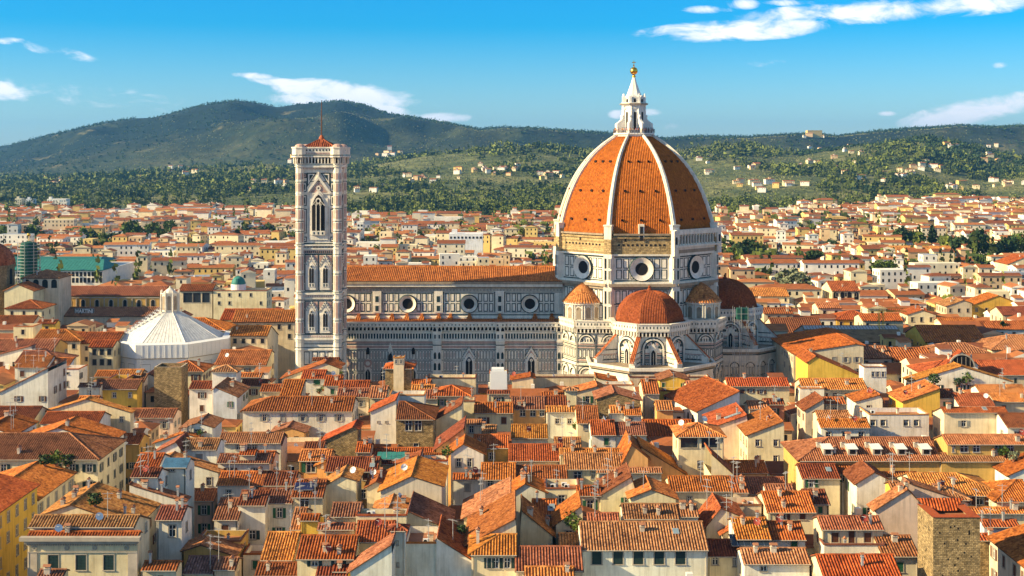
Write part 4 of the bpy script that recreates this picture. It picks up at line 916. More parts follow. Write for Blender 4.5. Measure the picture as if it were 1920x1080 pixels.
Gh(606, 670, 826, 803, 662, 800, 20, 's', 7, win=[(647, 838, 8, 32)], nosh=1, nofr=1, lab='ruined rubble stone gable with a tall narrow arched opening'); Fh(668, 694, 846, 829, 19, 'n'); Fh(570, 606, 842, 829, 20, 'n')
Fh(561, 619, 862, 843, 21, 'k', win=[(583, 875, 17, 22)], sh='shg', lab='salmon house with open bright green shutters'); Fh(611, 707, 882, 857, 20.5, 'o', win=[(662, 893, 6, 10), (685, 894, 9, 13), (660, 928, 10, 16), (681, 926, 11, 18)], sh='shb', lab='ochre house with dark doors below a wide striped roof')
Gh(594, 614, 872, 866, 612, 865, 20.5, 'k', 6); Fh(548, 605, 930, 899, 20.5, 'c', win=[(571, 942, 17, 20)], nosh=1, nofr=1, lab='cream house carrying a blue solar panel on its tiles')
Gh(606, 668, 912, 900, 640, 892, 21, 'c', 8, nowin=1, lab='small cream gabled studio with a bare end wall'); Fh(480, 552, 908, 884, 20, 'n'); Fh(500, 548, 941, 908, 19.5, 'w'); Fh(478, 500, 944, 916, 19, 'w'); Fh(522, 548, 940, 918, 18.8, 'w')
Gh(714, 828, 919, 910, 772, 892, 21.5, 'n', 15, nowin=1, lab='great bare beige gable wall with a stub of wall at its peak'); Gh(688, 716, 912, 906, 706, 902, 21, 'c', 9); Fh(690, 742, 868, 858, 20, 'c'); Gh(743, 790, 870, 856, 788, 855, 20.5, 'g', 8, nowin=1); Fh(762, 832, 857, 850, 20.6, 'c'); Th(790, 838, 864, 21, 'w', 7, nowin=1)
Fh(850, 902, 897, 888, 19, 'w', dep=6); Fh(903, 966, 897, 868, 19.3, 'w', win=[(919, 907, 12, 11), (943, 907, 14, 11)], nosh=1)
Gh(870, 958, 970, 948, 957, 927, 19, 'c', 12, nowin=1); Gh(877, 968, 1020, 985, 966, 972, 19.5, 'c', 18, nowin=1, lab='house showing one broad plain orange lean-to roof beside a dark court'); Fh(884, 968, 1037, 1002, 20, 'c', hl=1, win=[(917, 1056, 8, 19), (929, 1056, 12, 19), (951, 1056, 13, 19)], sh='shdark', lab='cream house with three dark-shuttered windows and one hipped roof end')
Gh(657, 735, 1070, 1040, 735, 1020, 19, 'w', 11, lab='white house with sweeping orange lean-to roof and tiny arrow windows', nowin=1); Fh(733, 759, 992, 984, 23.4, 'w', dep=3.2, hl=1, hr=1, win=[(745, 1019, 2, 6), (746, 1059, 3, 8)], nosh=1, lab='slim white stair turret with a tiled cap'); Th(757, 819, 1018, 20.6, 'w', 9, win=[(727, 1074, 3, 8)], lab='white walled terrace block with a sunken floor', nowin=1); Gh(818, 886, 1015, 1050, 820, 1008, 18, 'w', 12, nowin=1)
Fh(557, 663, 1045, 1004, 19.5, 'c', win=[(635, 1056, 13, 16), (590, 1056, 11, 12)], sh='shdark', lab='cream house with boldly striped tile roof and two low windows'); Fh(666, 736, 1013, 977, 20, 'c'); Fh(621, 673, 966, 943, 21, 'c', dep=7); Fh(564, 597, 973, 964, 21, 'y', dep=6); Fh(597, 664, 990, 983, 20.5, 'c'); Fh(490, 548, 1047, 998, 17, 'n'); Fh(545, 566, 990, 952, 19, 'n'); Gh(700, 760, 962, 958, 730, 950, 20.5, 'c', 8); Th(667, 762, 966, 21.3, 'c', 5, nowin=1)
Gh(760, 842, 972, 992, 765, 958, 18.5, 'c', 12, nowin=1); Fh(595, 650, 1076, 1060, 17.5, 'c'); Fh(480, 556, 1076, 1055, 16, 'n'); Fh(625, 658, 1068, 1050, 18, 'y')
# --- centre-right
Fh(960, 1022, 766, 744, 20, 'k', win=[(980, 775, 10, 12), (999, 775, 10, 12), (1016, 775, 9, 12)], nosh=1, nofr=1, lab='peach house with three big dark attic openings'); Fh(1025, 1083, 771, 762, 20, 'w', win=[(1045, 790, 8, 9), (1068, 790, 8, 9)], nosh=1, lab='white house with two small windows below a thin tiled eave'); Fh(1024, 1062, 759, 743, 20.5, 'c'); Fh(1083, 1123, 792, 761, 20, 'c', win=[(1098, 800, 8, 13)], sh='shgrey')
Gh(1119, 1200, 747, 750, 1152, 736, 20, 's', 10, win=[(1130, 753, 7, 8), (1159, 753, 12, 6), (1182, 761, 8, 8)], nosh=1, lab='low gable house of brown rubble stone with dark windows'); Fh(1145, 1172, 773, 761, 21, 'w', dep=6); Fh(1172, 1203, 777, 764, 21, 'w', dep=6, win=[(1183, 792, 8, 18)], sh='none', lab='white rooftop house with a dark teal door'); Fh(1110, 1154, 814, 788, 20.5, 'w', win=[(1137, 828, 9, 13)], sh='shg'); Fh(1155, 1212, 814, 792, 20.3, 'w', win=[(1170, 830, 9, 13), (1195, 830, 9, 13)], sh='shdark', lab='white house with two dark-shuttered windows')
Fh(1272, 1357, 817, 786, 25, 'c', hl=1, hr=1, win=[(1292, 829, 32, 21), (1331, 829, 32, 21), (1276, 877, 5, 7), (1311, 871, 8, 14)], nosh=1, nofr=1, lab='tall cream belvedere with two wide dark loggia openings under a pyramid roof')
add('G', 46.2, 57.5, 316, 338, 18.2, 'p', zl=18.2, zr=22.5, za=22.6, xa=11.2, rot=14, lab='church-like hall with a row of slim arched windows under a plain orange roof', archside=6, nowin=1, t=.36)
Gh(1338, 1402, 800, 792, 1400, 778, 20, 'p', 14, nowin=1, skyrow=4, lab='pink house under a smooth orange roof with a row of skylights'); Gh(1402, 1470, 815, 795, 1468, 790, 20.5, 'c', 16, lab='cream palazzo end with stone framed windows and broad orange lean-to', sw=3)
Fh(1207, 1236, 737, 712, 20, 'c'); Gh(1237, 1290, 712, 712, 1262, 704, 21, 'y', 9, win=[(1244, 724, 5, 12), (1283, 725, 6, 12)], sh='shg', lab='yellow attic house with green shutters under a shallow pediment'); Th(1236, 1290, 733, 19, 'y', 6); Fh(1290, 1320, 731, 715, 19.5, 'c'); Fh(1365, 1480, 723, 709, 20, 'c', win=[(1392, 734, 8, 7), (1408, 733, 6, 7), (1428, 735, 7, 7)], sh='shb', lab='cream house with long striped roof facing the apse')
Th(962, 1125, 707, 18, 'n', 5, nowin=1, lab='long bare beige parapet wall before the nave'); Th(1180, 1330, 707, 17.5, 'n', 4, nowin=1); Gh(1078, 1128, 735, 728, 1120, 724, 19.5, 'c', 8); Th(1120, 1188, 722, 20, 'w', 6, nowin=1); Gh(1117, 1155, 718, 715, 1118, 708, 19.5, 'c', 8); Fh(1060, 1082, 731, 727, 22, 'c', hl=1, hr=1, dep=4, lab='tiny cream roof turret with a single slit window'); Fh(1015, 1066, 741, 735, 19, 'c'); Gh(960, 1000, 712, 708, 995, 706, 18.5, 'c', 8); Fh(1232, 1262, 767, 752, 18.5, 'k'); Fh(1320, 1352, 728, 712, 19, 'w'); Fh(1434, 1470, 757, 748, 19, 'r'); Fh(1405, 1440, 765, 752, 18.4, 'n')
Fh(960, 1026, 820, 796, 18.5, 'w', win=[(1010, 824, 7, 8)], nosh=1); Fh(1042, 1090, 842, 820, 19.5, 'n'); Fh(1050, 1163, 850, 841, 21, 'n', dep=5); Fh(1060, 1171, 878, 850, 20, 'c', win=[(1083, 892, 16, 16), (1112, 891, 8, 15)], nosh=1, lab='cream house with wide roof and two dark doorways onto a terrace'); Fh(955, 1056, 862, 833, 19, 'c'); Fh(960, 1063, 898, 873, 18.8, 'c', lab='low house with a wide tile roof and no windows'); Gh(1160, 1215, 880, 858, 1184, 833, 19.5, 'k', 12, nowin=1); Gh(1200, 1285, 888, 888, 1203, 838, 18, 'k', 10, nowin=1)
Fh(1258, 1376, 919, 893, 20, 'c', win=[(1293, 937, 8, 13), (1364, 934, 9, 13), (1332, 932, 4, 5)], nosh=1, lab='cream house with three small windows behind the long striped roof'); Fh(1376, 1402, 921, 894, 20, 'n', nowin=1); Gh(1333, 1377, 890, 890, 1335, 852, 20.5, 'c', 9, nowin=1); Fh(1120, 1240, 884, 880, 19.6, 'w', dep=5, nowin=1)
Gh(1126, 1190, 928, 915, 1184, 893, 19.5, 'c', 10, win=[(1176, 938, 11, 10)], sh='shg'); Gh(1182, 1267, 932, 934, 1221, 917, 20, 'c', 9, lab='small cream gable behind a wide striped roof'); Fh(1083, 1127, 927, 911, 19.5, 'c'); Th(1023, 1086, 916, 20, 'c', 7); Gh(960, 1022, 923, 922, 985, 906, 19.5, 'w', 8, nowin=1); Fh(1000, 1044, 962, 936, 19, 'n'); Gh(1043, 1092, 982, 962, 1090, 948, 19.3, 'c', 9)
Fh(1092, 1326, 1028, 982, 20, 'w', r=6.4, win=[(1119, 1046, 18, 24), (1159, 1046, 18, 24), (1197, 1046, 18, 24), (1236, 1046, 18, 24), (1276, 1046, 18, 24)], sh='shdark', lab='large white house with five dark shuttered windows under a wide boldly striped roof', closed=1)
Fh(1170, 1272, 970, 945, 20.5, 'w', dep=7); Fh(1272, 1309, 966, 945, 20.6, 'w', dep=7); Fh(1103, 1160, 976, 962, 20.4, 'c', dep=6); Gh(975, 1036, 990, 1003, 978, 957, 18, 'n', 11, nowin=1); Fh(968, 1092, 1067, 1025, 18.5, 'n'); Fh(986, 1076, 1085, 1063, 18.5, 'c'); Fh(1050, 1090, 1020, 1000, 17.5, 'n')
Fh(1327, 1395, 1040, 1012, 17.5, 'c', win=[(1341, 1051, 11, 17), (1378, 1053, 7, 18)], nosh=1); Fh(1382, 1444, 1008, 971, 19.5, 'w', lab='white house with bright striped roof above two lower roofs'); Fh(1396, 1518, 1054, 1028, 18.5, 'w', win=[(1432, 1064, 12, 15)]); Gh(1325, 1392, 985, 968, 1352, 952, 18.5, 'n', 9, nowin=1); Th(1355, 1428, 947, 19, 'n', 8, nowin=1); Gh(1355, 1385, 1000, 994, 1380, 985, 17.8, 'n', 8)
# --- right
Fh(1500, 1765, 862, 820, 22, 'o', hl=1, lab='long ochre palazzo with five roof dormers and blind arches along its wall', dormers=5, arches=8, nowin=1); Fh(1765, 1935, 863, 850, 22, 'o', dep=5, nowin=1); Fh(1777, 1940, 831, 815, 25, 'o', dep=8, win=[(1788, 841, 5, 14), (1808, 841, 15, 14), (1831, 841, 14, 14), (1872, 841, 14, 14), (1895, 841, 12, 14)], nosh=1, nofr=1, lab='ochre loggia storey with arched openings above the long palazzo roof')
Fh(1770, 1888, 772, 764, 22, 'c', dep=8, win=[(1807, 794, 10, 12)], lab='cream box of a house with a thin tile roof and one shutter'); Th(1630, 1742, 777, 21, 'w', 8, win=[(1637, 793, 9, 11), (1656, 793, 9, 11), (1699, 793, 9, 11), (1718, 793, 9, 11)], nosh=1, lab='white terrace house with four square dark windows')
Gh(1693, 1762, 752, 733, 1762, 728, 20, 'y', 12, win=[(1751, 775, 8, 11)], lab='bright saffron yellow house under an orange gable roof'); Fh(1760, 1794, 745, 730, 20.5, 'p'); Fh(1800, 1865, 760, 738, 19.5, 'w'); Fh(1535, 1595, 783, 770, 20.5, 'c'); Fh(1595, 1630, 798, 783, 20, 'w'); Fh(1540, 1630, 800, 786, 20.5, 'w'); Gh(1510, 1545, 768, 752, 1544, 748, 19.5, 'n', 9); Fh(1545, 1586, 756, 745, 19.5, 'n')
Fh(1506, 1626, 729, 710, 19, 'c'); Th(1500, 1545, 728, 19.5, 'w', 8); Th(1620, 1662, 688, 23, 'w', 5, win=[(1637, 702, 6, 9), (1646, 702, 6, 9), (1656, 702, 6, 9)], nosh=1, lab='white rooftop turret with three little dark windows'); Gh(1605, 1655, 752, 748, 1650, 740, 19, 'w', 9)
Wg(112, 140, 356, 402, 18.5, 'w', t=.3, lab='long white palazzo with dark roof running away from the apse', sw=3); Fh(1735, 1960, 702, 676, 19, 'n', hl=1, lab='broad hall roof carrying a lunette dormer'); Gh(1772, 1834, 684, 684, 1803, 659, 22, 'w', 6, nowin=1, lunette=1, lab='white lunette dormer with a half-round glazed window')
Gh(1515, 1616, 678, 705, 1530, 668, 17, 'y', 16, nowin=1); Wg(86.5, 108, 390, 426, 21, 'n', xa=19, t=.15, lab='tall grey-beige palazzo with rows of dark windows beside the apse', win4=1); Fh(1520, 1700, 640, 608, 17, 'g', roofc=(.26, .16, .08), flatroof=1, t=.3, nowin=1, lab='museum hall with a great brown metal roof and a strip of roof lights', lights=1)
Fh(1505, 1575, 895, 870, 20, 'c', win=[(1522, 905, 10, 17)], sh='shg', lab='cream house with white sunlit flank and green shutters'); Fh(1575, 1616, 887, 872, 20, 'w', win=[(1585, 897, 12, 13)], sh='shg'); Fh(1513, 1554, 943, 918, 19, 'c', win=[(1538, 956, 9, 12)], sh='shg'); Fh(1440, 1528, 958, 922, 19, 'c', win=[(1469, 967, 10, 15), (1505, 967, 10, 14)], sh='shb'); Fh(1438, 1488, 921, 908, 20, 'w'); Fh(1440, 1510, 1009, 978, 19, 'w', win=[(1489, 1019, 12, 14)], sh='shg'); Fh(1518, 1560, 1080, 1056, 16, 'c')
Fh(1542, 1655, 990, 968, 20.5, 'c', win=[(1566, 1008, 13, 18), (1597, 1007, 11, 22), (1627, 1008, 13, 18)], sh='shb', closed=1, lab='cream house with three brown shuttered windows behind a long balcony'); Th(1545, 1658, 1021, 18.5, 'w', 5, nowin=1); Fh(1548, 1692, 1086, 1040, 18.5, 'c'); Gh(1643, 1722, 954, 938, 1702, 917, 20, 'p', 13, lab='pinkish house under a plain orange lean-to roof', sw=3, nowin=1); Gh(1702, 1812, 917, 940, 1706, 906, 20, 'p', 10, win=[(1714, 929, 10, 13)], nosh=1, lab='pale pink blank wall sloping down under a tiled verge'); Fh(1672, 1690, 915, 903, 22.6, 'y', dep=4, nowin=1)
Gh(1607, 1660, 905, 895, 1640, 885, 20.5, 'w', 9); Fh(1722, 1880, 927, 887, 20, 'c', win=[(1816, 937, 8, 17), (1837, 938, 14, 18)], sh='shb', lab='cream house with a long hipped roof behind the stone tower', hr=1); Fh(1745, 1815, 935, 893, 20.5, 'c', hl=1, hr=1, dep=9); Fh(1655, 1720, 892, 885, 20, 'w'); Gh(1892, 1990, 890, 880, 1960, 860, 21, 'w', 12); Fh(1868, 1940, 938, 900, 20, 'c', hl=1, lab='cream house with hipped striped roof at the sunny picture edge'); Fh(1655, 1722, 1040, 1004, 17.5, 'n', hl=0)
add('T', X_(1750, 192), X_(1838, 192), 192, 199.4, 27.1, 's', ntop=1, nowin=1, tiletop=1, lab='tall square rubble stone tower with putlog holes and tiled rim', holes=1); Wg(77.6, 96, 190, 214, 20, 'n', xa=9, t=.33, sw=3, lab='long beige house with sunlit brown roof beside the stone tower'); Fh(1845, 1910, 985, 975, 19, 'b'); Fh(1838, 1868, 1010, 1003, 19.5, 's', dep=5, nowin=1); Fh(1820, 1925, 960, 952, 19.3, 'c', dep=8)
Fh(1865, 1930, 752, 738, 19, 'c'); Fh(1838, 1925, 735, 722, 19, 'w'); Fh(1890, 1960, 800, 775, 20, 'w'); Fh(1880, 1960, 690, 672, 20, 'c')
# --- towards the middle distance: named neighbours
Wf(X_(88, 545), X_(305, 545), 545, 562, 21.6, 'o', r=8.5, archwin=8, lab='long ochre stone church nave with eight arched windows', nowin=1); Fh(80, 300, 592, 576, 14.5, 'n', dep=8, nowin=1); Fh(42, 110, 521, 500, 31, 'n', hl=1, hr=1, loggia=1, nowin=1, lab='square church tower with arcaded top and low pyramid roof'); Gh(8, 62, 545, 545, 33, 533, 27, 'c', 14, nowin=1); Fh(10, 78, 578, 558, 24, 'c', hl=1, hr=1); Fh(-30, 58, 610, 592, 20, 'c')
Fh(335, 398, 545, 533, 24, 'c', win=[(352, 558, 17, 18), (369, 558, 14, 18), (386, 558, 14, 18)], nosh=1, nofr=1, lab='cream palazzo with three big open loggia bays at its top'); Th(400, 500, 545, 24, 'c', 12, lab='cream palazzo block with a small green observatory dome'); Gh(318, 348, 600, 594, 335, 588, 20, 'c', 9)
Fh(435, 552, 603, 582, 21, 'c', rot=2); Wf(-108, -86, 470, 486, 21, 'c', r=8); Wf(-128, -101.5, 448, 486, 20, 'c', r=9, hr=1); Wf(-97, -84, 436, 462, 20, 'c', r=6.5, lab='cream palazzo flank beside the bell tower shaft')
Fh(1662, 1790, 473, 461, 15, 'y', lab='long yellow hall with plain brown roof before garden trees'); Fh(1665, 1745, 592, 578, 16, 'y'); Gh(1890, 1960, 495, 495, 1925, 481, 18, 'c', 20, nowin=1, lab='cream church front under a shallow gable'); Fh(1395, 1480, 555, 540, 17, 'c'); Fh(1560, 1612, 545, 527, 18, 'c', loggia=1, lab='cream portico with dark arched bays under an orange roof'); Fh(1455, 1550, 628, 592, 15, 'c'); Fh(1764, 1832, 606, 596, 17, 'c'); Fh(1860, 1980, 655, 628, 18, 'c', hl=1); Fh(1735, 1850, 640, 610, 18, 'y'); Fh(1880, 1980, 590, 575, 18, 'c')
EXPL = len(HS)
# ------------------------------------------------------------------ keep footprints apart, then fill the gaps
def over(a, b, m=0.0): return a['X0'] < b['X1'] - m and b['X0'] < a['X1'] - m and a['Y0'] < b['Y1'] - m and b['Y0'] < a['Y1'] - m
for a in HS:
    a.setdefault('r', None)
    for b in HS:
        if b is a or b['Y0'] <= a['Y0'] + .8 or a['rot'] or b['rot']: continue
        w = min(a['X1'], b['X1']) - max(a['X0'], b['X0'])
        if w > .25 * min(a['X1'] - a['X0'], b['X1'] - b['X0']) and b['Y0'] < a['Y1'] and not (a['kind'] == 'F' and (a['hl'] or a['hr'])):
            a['Y1'] = max(b['Y0'] - .15, a['Y0'] + (min(a['r'] + .4, 4) if a['kind'] == 'F' else 3.0))
    if a['kind'] == 'F' and a['r'] > a['Y1'] - a['Y0'] - .2: a['r'] = a['Y1'] - a['Y0'] - .2
    for k in ('X0', 'X1'): a[k] += random.uniform(-.04, .04)
def top(h): return h['z'] + (h['r'] * h['t'] if h['kind'] == 'F' else (h['za'] - h['z'] if h['kind'] == 'G' else 1))
KEEP = [(-86.8, -78, 180, 372), (-69, 112, 369, 452), (-142, -96, 374, 460), (X_(1535, 480), X_(1700, 480), 462, 475)]     # the street, the cathedral square
def free(c, m=.6):
    if any(c['X0'] < k[1] and c['X1'] > k[0] and c['Y0'] < k[3] and c['Y1'] > k[2] for k in KEEP): return False
    return not any(over(c, h, m) for h in HS)
rc = random.Random(5)
def filler(Y, lo, hi, wr, dr, zf, src):
    x = lo
    while x < hi:
        w = rc.uniform(*wr); d = rc.uniform(*dr)
        for _ in range(3):
            y = Y + rc.uniform(-2, 2)
            k = rc.choice('FFFGGFT' if src == 'f' else 'FFFFGG'); z = zf(y)
            c = dict(kind=k, X0=x, X1=x + w, Y0=y, Y1=y + d, z=z, col=rc.choice('wwcccnpyko' if src == 'f' else 'wwwccccnnypo'), t=rc.uniform(.28, .38), rot=0, hl=0, hr=0, src=src, r=d / 2)
            if k == 'F':
                if rc.random() < .25 and w > d: c['hl'] = c['hr'] = 1
                elif rc.random() < .3: c['r'] = d * rc.uniform(.3, .75)
            if k == 'G': c['xa'] = w * rc.choice((.35, .5, .5, .65)); c['zl'] = z; c['za'] = z + c['xa'] * c['t']; c['zr'] = c['za'] - (w - c['xa']) * c['t']
            if free(c):
                HS.append(c); break
            w *= .75; d *= .8
            if w < 6 or d < 5: break
        x += w + rc.uniform(.2, 1.2) if c in HS[-1:] else 3
for Y in range(186, 372, 5): filler(Y, -.43 * Y, .43 * Y, (9, 15), (8, 12), lambda y: rc.uniform(13.5, 16.5), 'f')
for Y in range(372, 560, 7):
    for lo, hi in ((-.42 * Y, -86 if Y < 460 else -60), (112 if Y < 455 else 70, .42 * Y)):
        if lo < hi: filler(Y, lo, hi, (9, 18), (9, 14), lambda y: (11 if y > 488 and lo < -60 else rc.choice((12, 14, 16, 17, 18, 19.5))) + rc.uniform(-.5, .5), 'm')
ROOFC = [(.43, .12, .025), (.48, .155, .032), (.38, .09, .022), (.5, .19, .05), (.36, .1, .03), (.22, .06, .025), (.27, .1, .05), (.4, .17, .07), (.33, .13, .06)]
WIN, EXTRA, OBJ = [], [], []

def wall(mb, O, ux, w, z1, rects, z0=0.0, m=0, dp=.22):
    """vertical wall with real window recesses; rects are (u0, v0, u1, v1)"""
    O = Vector(O); ux = Vector(ux); inn = Vector((-ux.y, ux.x, 0))
    rects = [r for r in rects if r[0] > .15 and r[2] < w - .15 and r[1] > z0 + .1 and r[3] < z1 - .05]
    ok = []
    for r in rects:
        if all(r[2] < q[0] or r[0] > q[2] or r[3] < q[1] or r[1] > q[3] for q in ok): ok.append(r)
    P = lambda u, v, d=0: tuple(O + ux * u + inn * d + Vector((0, 0, v)))
    us = sorted({0, w, *[r[0] for r in ok], *[r[2] for r in ok]}); vs_ = sorted({z0, z1, *[r[1] for r in ok], *[r[3] for r in ok]})
    for i in range(len(us) - 1):
        for j in range(len(vs_) - 1):
            uc, vc = (us[i] + us[i + 1]) / 2, (vs_[j] + vs_[j + 1]) / 2
            if not any(r[0] < uc < r[2] and r[1] < vc < r[3] for r in ok): mb.face([P(us[i], vs_[j]), P(us[i + 1], vs_[j]), P(us[i + 1], vs_[j + 1]), P(us[i], vs_[j + 1])], m)
    for r in ok:
        c = [(r[0], r[1]), (r[2], r[1]), (r[2], r[3]), (r[0], r[3])]
        for i in range(4):
            a, b = c[i], c[(i + 1) % 4]; mb.face([P(*a), P(*b), P(*b, dp), P(*a, dp)], m)
        mb.face([P(*q, dp) for q in c], 2)
    return ok

def build_house(h):
    w, d, z = h['X1'] - h['X0'], h['Y1'] - h['Y0'], h['z']; Yc = h['Y0']
    far = Yc > 385
    per = .45 if Yc < 300 else (.6 if not far else .8)
    cl = WALLC[h['col']]; j = random.uniform(.9, 1.08); cl = tuple(min(.8, c * j * random.uniform(.97, 1.03)) for c in cl)
    nm = 'stone_tower' if (h['col'] == 's' and h['kind'] == 'T') else ('church' if 'church nave' in h.get('lab', '') else ('palazzo' if 'palazzo' in h.get('lab', '') else 'house'))
    e = empty(nm, (h['X0'], h['Y0'], 0), R(h['rot'])); h['e'] = e; idx = len(OBJ); h['idx'] = idx; OBJ.append(h); h['nm'] = nm
    wm = 'stone' if h['col'] == 's' else 'stucco'
    mb = MB(); rf = MB(); o = .55; t = h['t']; slopes = []; caps = []
    # window rectangles ------------------------------------------------
    def auto(L_, zt, rows, p=.85, first=1.1):
        out = []; n = int((L_ - .6) / random.uniform(2.9, 3.7))
        if n < 1: return out
        ww, wh = random.choice(((1.0, 1.6), (1.1, 1.8), (.9, 1.4), (1.2, 1.7)))
        for r_ in range(rows):
            v1 = zt - first - r_ * 3.5
            for i in range(n):
                if random.random() < p: u = L_ * (i + .5) / n + random.uniform(-.2, .2); out.append((u - ww / 2, v1 - wh, u + ww / 2, v1))
        return out
    fr = []
    if 'win' in h:
        for xc, yc, wp, hp in h['win']: fr.append((X_(xc - wp / 2, Yc) - h['X0'], Z_(yc + hp / 2, Yc), X_(xc + wp / 2, Yc) - h['X0'], Z_(yc - hp / 2, Yc)))
    elif not h.get('nowin') and not h.get('archside'): fr = auto(w, z, 3 if not far else 2, .85)
    side = 'L' if (h['X0'] + h['X1']) / 2 > 0 else 'R'
    sr = [] if (h.get('nowin') and not h.get('sw')) else auto(d, z - .2 if h['kind'] == 'F' else (h.get('zl', z) if side == 'L' else h.get('zr', z)), h.get('sw', 2), .95 if h.get('sw') else .6, 1.3)
    if h['kind'] == 'F':
        r = h['r']; hip = h['hl'] or h['hr']
        if h['hl'] and h['hr'] and w < 2 * r: r = w / 2
        if hip: d = 2 * r
        zr = z + r * t; zb = zr - (d - r) * t
        if zb < z - 2.5: d = r + (zr - z + 2.5) / t; zb = z - 2.5
        fok = wall(mb, (0, 0, 0), (1, 0, 0), w, z, fr)
        zs = min(z, zb)
        so = []
        for s in 'LR':
            x = 0 if s == 'L' else w
            O, ux = ((0, d, 0), (0, -1, 0)) if s == 'L' else ((w, 0, 0), (0, 1, 0))
            q = wall(mb, O, ux, d, zs, sr if s == side else [])
            if s == side: so = [(x_, O, ux) for x_ in q]
            if not h['hl' if s == 'L' else 'hr']:
                mb.face([(x, 0, zs), (x, 0, z), (x, r, zr), (x, d, zb), (x, d, zs)], 0)
        mb.face([(0, d, 0), (w, d, 0), (w, d, zb), (0, d, zb)], 0)
        g = .22; ze = z - o * t; xl = -o if h['hl'] else -g; xr = w + o if h['hr'] else w + g; rl = r if h['hl'] else -g; rr = w - r if h['hr'] else w + g
        bo = .3; zbe = zr - (d + bo - r) * t
        slopes.append([(xl, -o, ze), (xr, -o, ze), (rr, r, zr), (rl, r, zr)] if rr - rl > .1 else [(xl, -o, ze), (xr, -o, ze), (rl, r, zr)])
        if hip: bo = o; zbe = ze
        slopes.append([(xl, d + bo, zbe), (xr, d + bo, zbe), (rr, r, zr), (rl, r, zr)] if rr - rl > .1 else [(xl, d + bo, zbe), (xr, d + bo, zbe), (rl, r, zr)])
        if h['hl']: slopes.append([(-o, -o, ze), (-o, d + o, ze), (r, r, zr)]); caps += [((-o, -o, ze), (r, r, zr)), ((-o, d + o, ze), (r, r, zr))]
        if h['hr']: slopes.append([(w + o, -o, ze), (w + o, d + o, ze), (w - r, r, zr)]); caps += [((w + o, -o, ze), (w - r, r, zr)), ((w + o, d + o, ze), (w - r, r, zr))]
        if rr - rl > .3: caps.append(((rl, r, zr), (rr, r, zr)))
        top_ = lambda x, y: zr - abs(y - r) * t
        h['roofpt'] = lambda: (random.uniform(.1, .9) * w, random.uniform(.15, 1.0) * r)
    elif h['kind'] == 'G':
        zl, zr, za, xa = h['zl'], h['zr'], h['za'], h['xa']; xa = min(max(xa, .01), w - .01); zs = min(zl, zr)
        fok = wall(mb, (0, 0, 0), (1, 0, 0), w, zs, fr)
        for y in (0, d):
            p = [(0, y, zs)] + ([(0, y, zl)] if zl > zs + .01 else []) + [(xa, y, za)] + ([(w, y, zr)] if zr > zs + .01 else []) + [(w, y, zs)]
            mb.face(p, 0)
        mb.face([(0, d, 0), (w, d, 0), (w, d, zs), (0, d, zs)], 0)
        so = []
        for s in 'LR':
            O, ux, zz = ((0, d, 0), (0, -1, 0), zl) if s == 'L' else ((w, 0, 0), (0, 1, 0), zr)
            q = wall(mb, O, ux, d, zz, sr if s == side else [])
            if s == side: so = [(x_, O, ux) for x_ in q]
        g = .25
        if xa > .5: tl = (za - zl) / xa; slopes.append([(-o, -g, zl - o * tl), (xa, -g, za), (xa, d + g, za), (-o, d + g, zl - o * tl)])
        if w - xa > .5: tr = (za - zr) / (w - xa); slopes.append([(w + o, -g, zr - o * tr), (xa, -g, za), (xa, d + g, za), (w + o, d + g, zr - o * tr)])
        caps.append(((xa, -g, za), (xa, d + g, za)))
        top_ = lambda x, y: za - ((xa - x) * (za - zl) / xa if x < xa else (x - xa) * (za - zr) / (w - xa))
        h['roofpt'] = lambda: (random.uniform(.1, .9) * w, random.uniform(.1, .8) * d)
    else:
        fok = wall(mb, (0, 0, 0), (1, 0, 0), w, z, fr); so = []
        for s in 'LR':
            O, ux = ((0, d, 0), (0, -1, 0)) if s == 'L' else ((w, 0, 0), (0, 1, 0))
            q = wall(mb, O, ux, d, z, sr if s == side else [])
            if s == side: so = [(x_, O, ux) for x_ in q]
        mb.face([(0, d, 0), (w, d, 0), (w, d, z), (0, d, z)], 0)
        b = .35; zi = z - 1.0
        for p in ([(0, 0), (w, 0), (w - b, b), (b, b)], [(w, 0), (w, d), (w - b, d - b), (w - b, b)], [(w, d), (0, d), (b, d - b), (w - b, d - b)], [(0, d), (0, 0), (b, b), (b, d - b)]): mb.face([(*q, z) for q in p], 1)
        q = [(b, b), (w - b, b), (w - b, d - b), (b, d - b)]
        for i in range(4): mb.face([(*q[i], zi), (*q[(i + 1) % 4], zi), (*q[(i + 1) % 4], z), (*q[i], z)], 0)
        rf.face([(*p, zi) for p in q], 2); top_ = lambda x, y: zi
        if not h.get('ntop'):
            for a_, b_ in (((0, 0), (w, 0)), ((w, 0), (w, d)), ((0, 0), (0, d))): rf.bar((*a_, z + .05), (*b_, z + .05), .2, 0, 4)
        if h.get('tiletop'):
            for p in ([(-.15, -.15), (w + .15, -.15), (w - 1.5, 1.5), (1.5, 1.5)], [(w + .15, -.15), (w + .15, d + .15), (w - 1.5, d - 1.5), (w - 1.5, 1.5)], [(w + .15, d + .15), (-.15, d + .15), (1.5, d - 1.5), (w - 1.5, d - 1.5)], [(-.15, d + .15), (-.15, -.15), (1.5, 1.5), (1.5, d - 1.5)]):
                zz = [z + .9 if (x < 0 or y < 0 or x > w or y > d) else z - .6 for x, y in p]
                if p[0][1] > 0 and p[1][1] > 0: tiles(rf, [(x, y, q_) for (x, y), q_ in zip(p, zz)], per)
                else: rf.face([(x, y, z + .08) for x, y in p], 0)
        h['roofpt'] = lambda: (random.uniform(.15, .85) * w, random.uniform(.2, .8) * d)
    h['top'] = top_
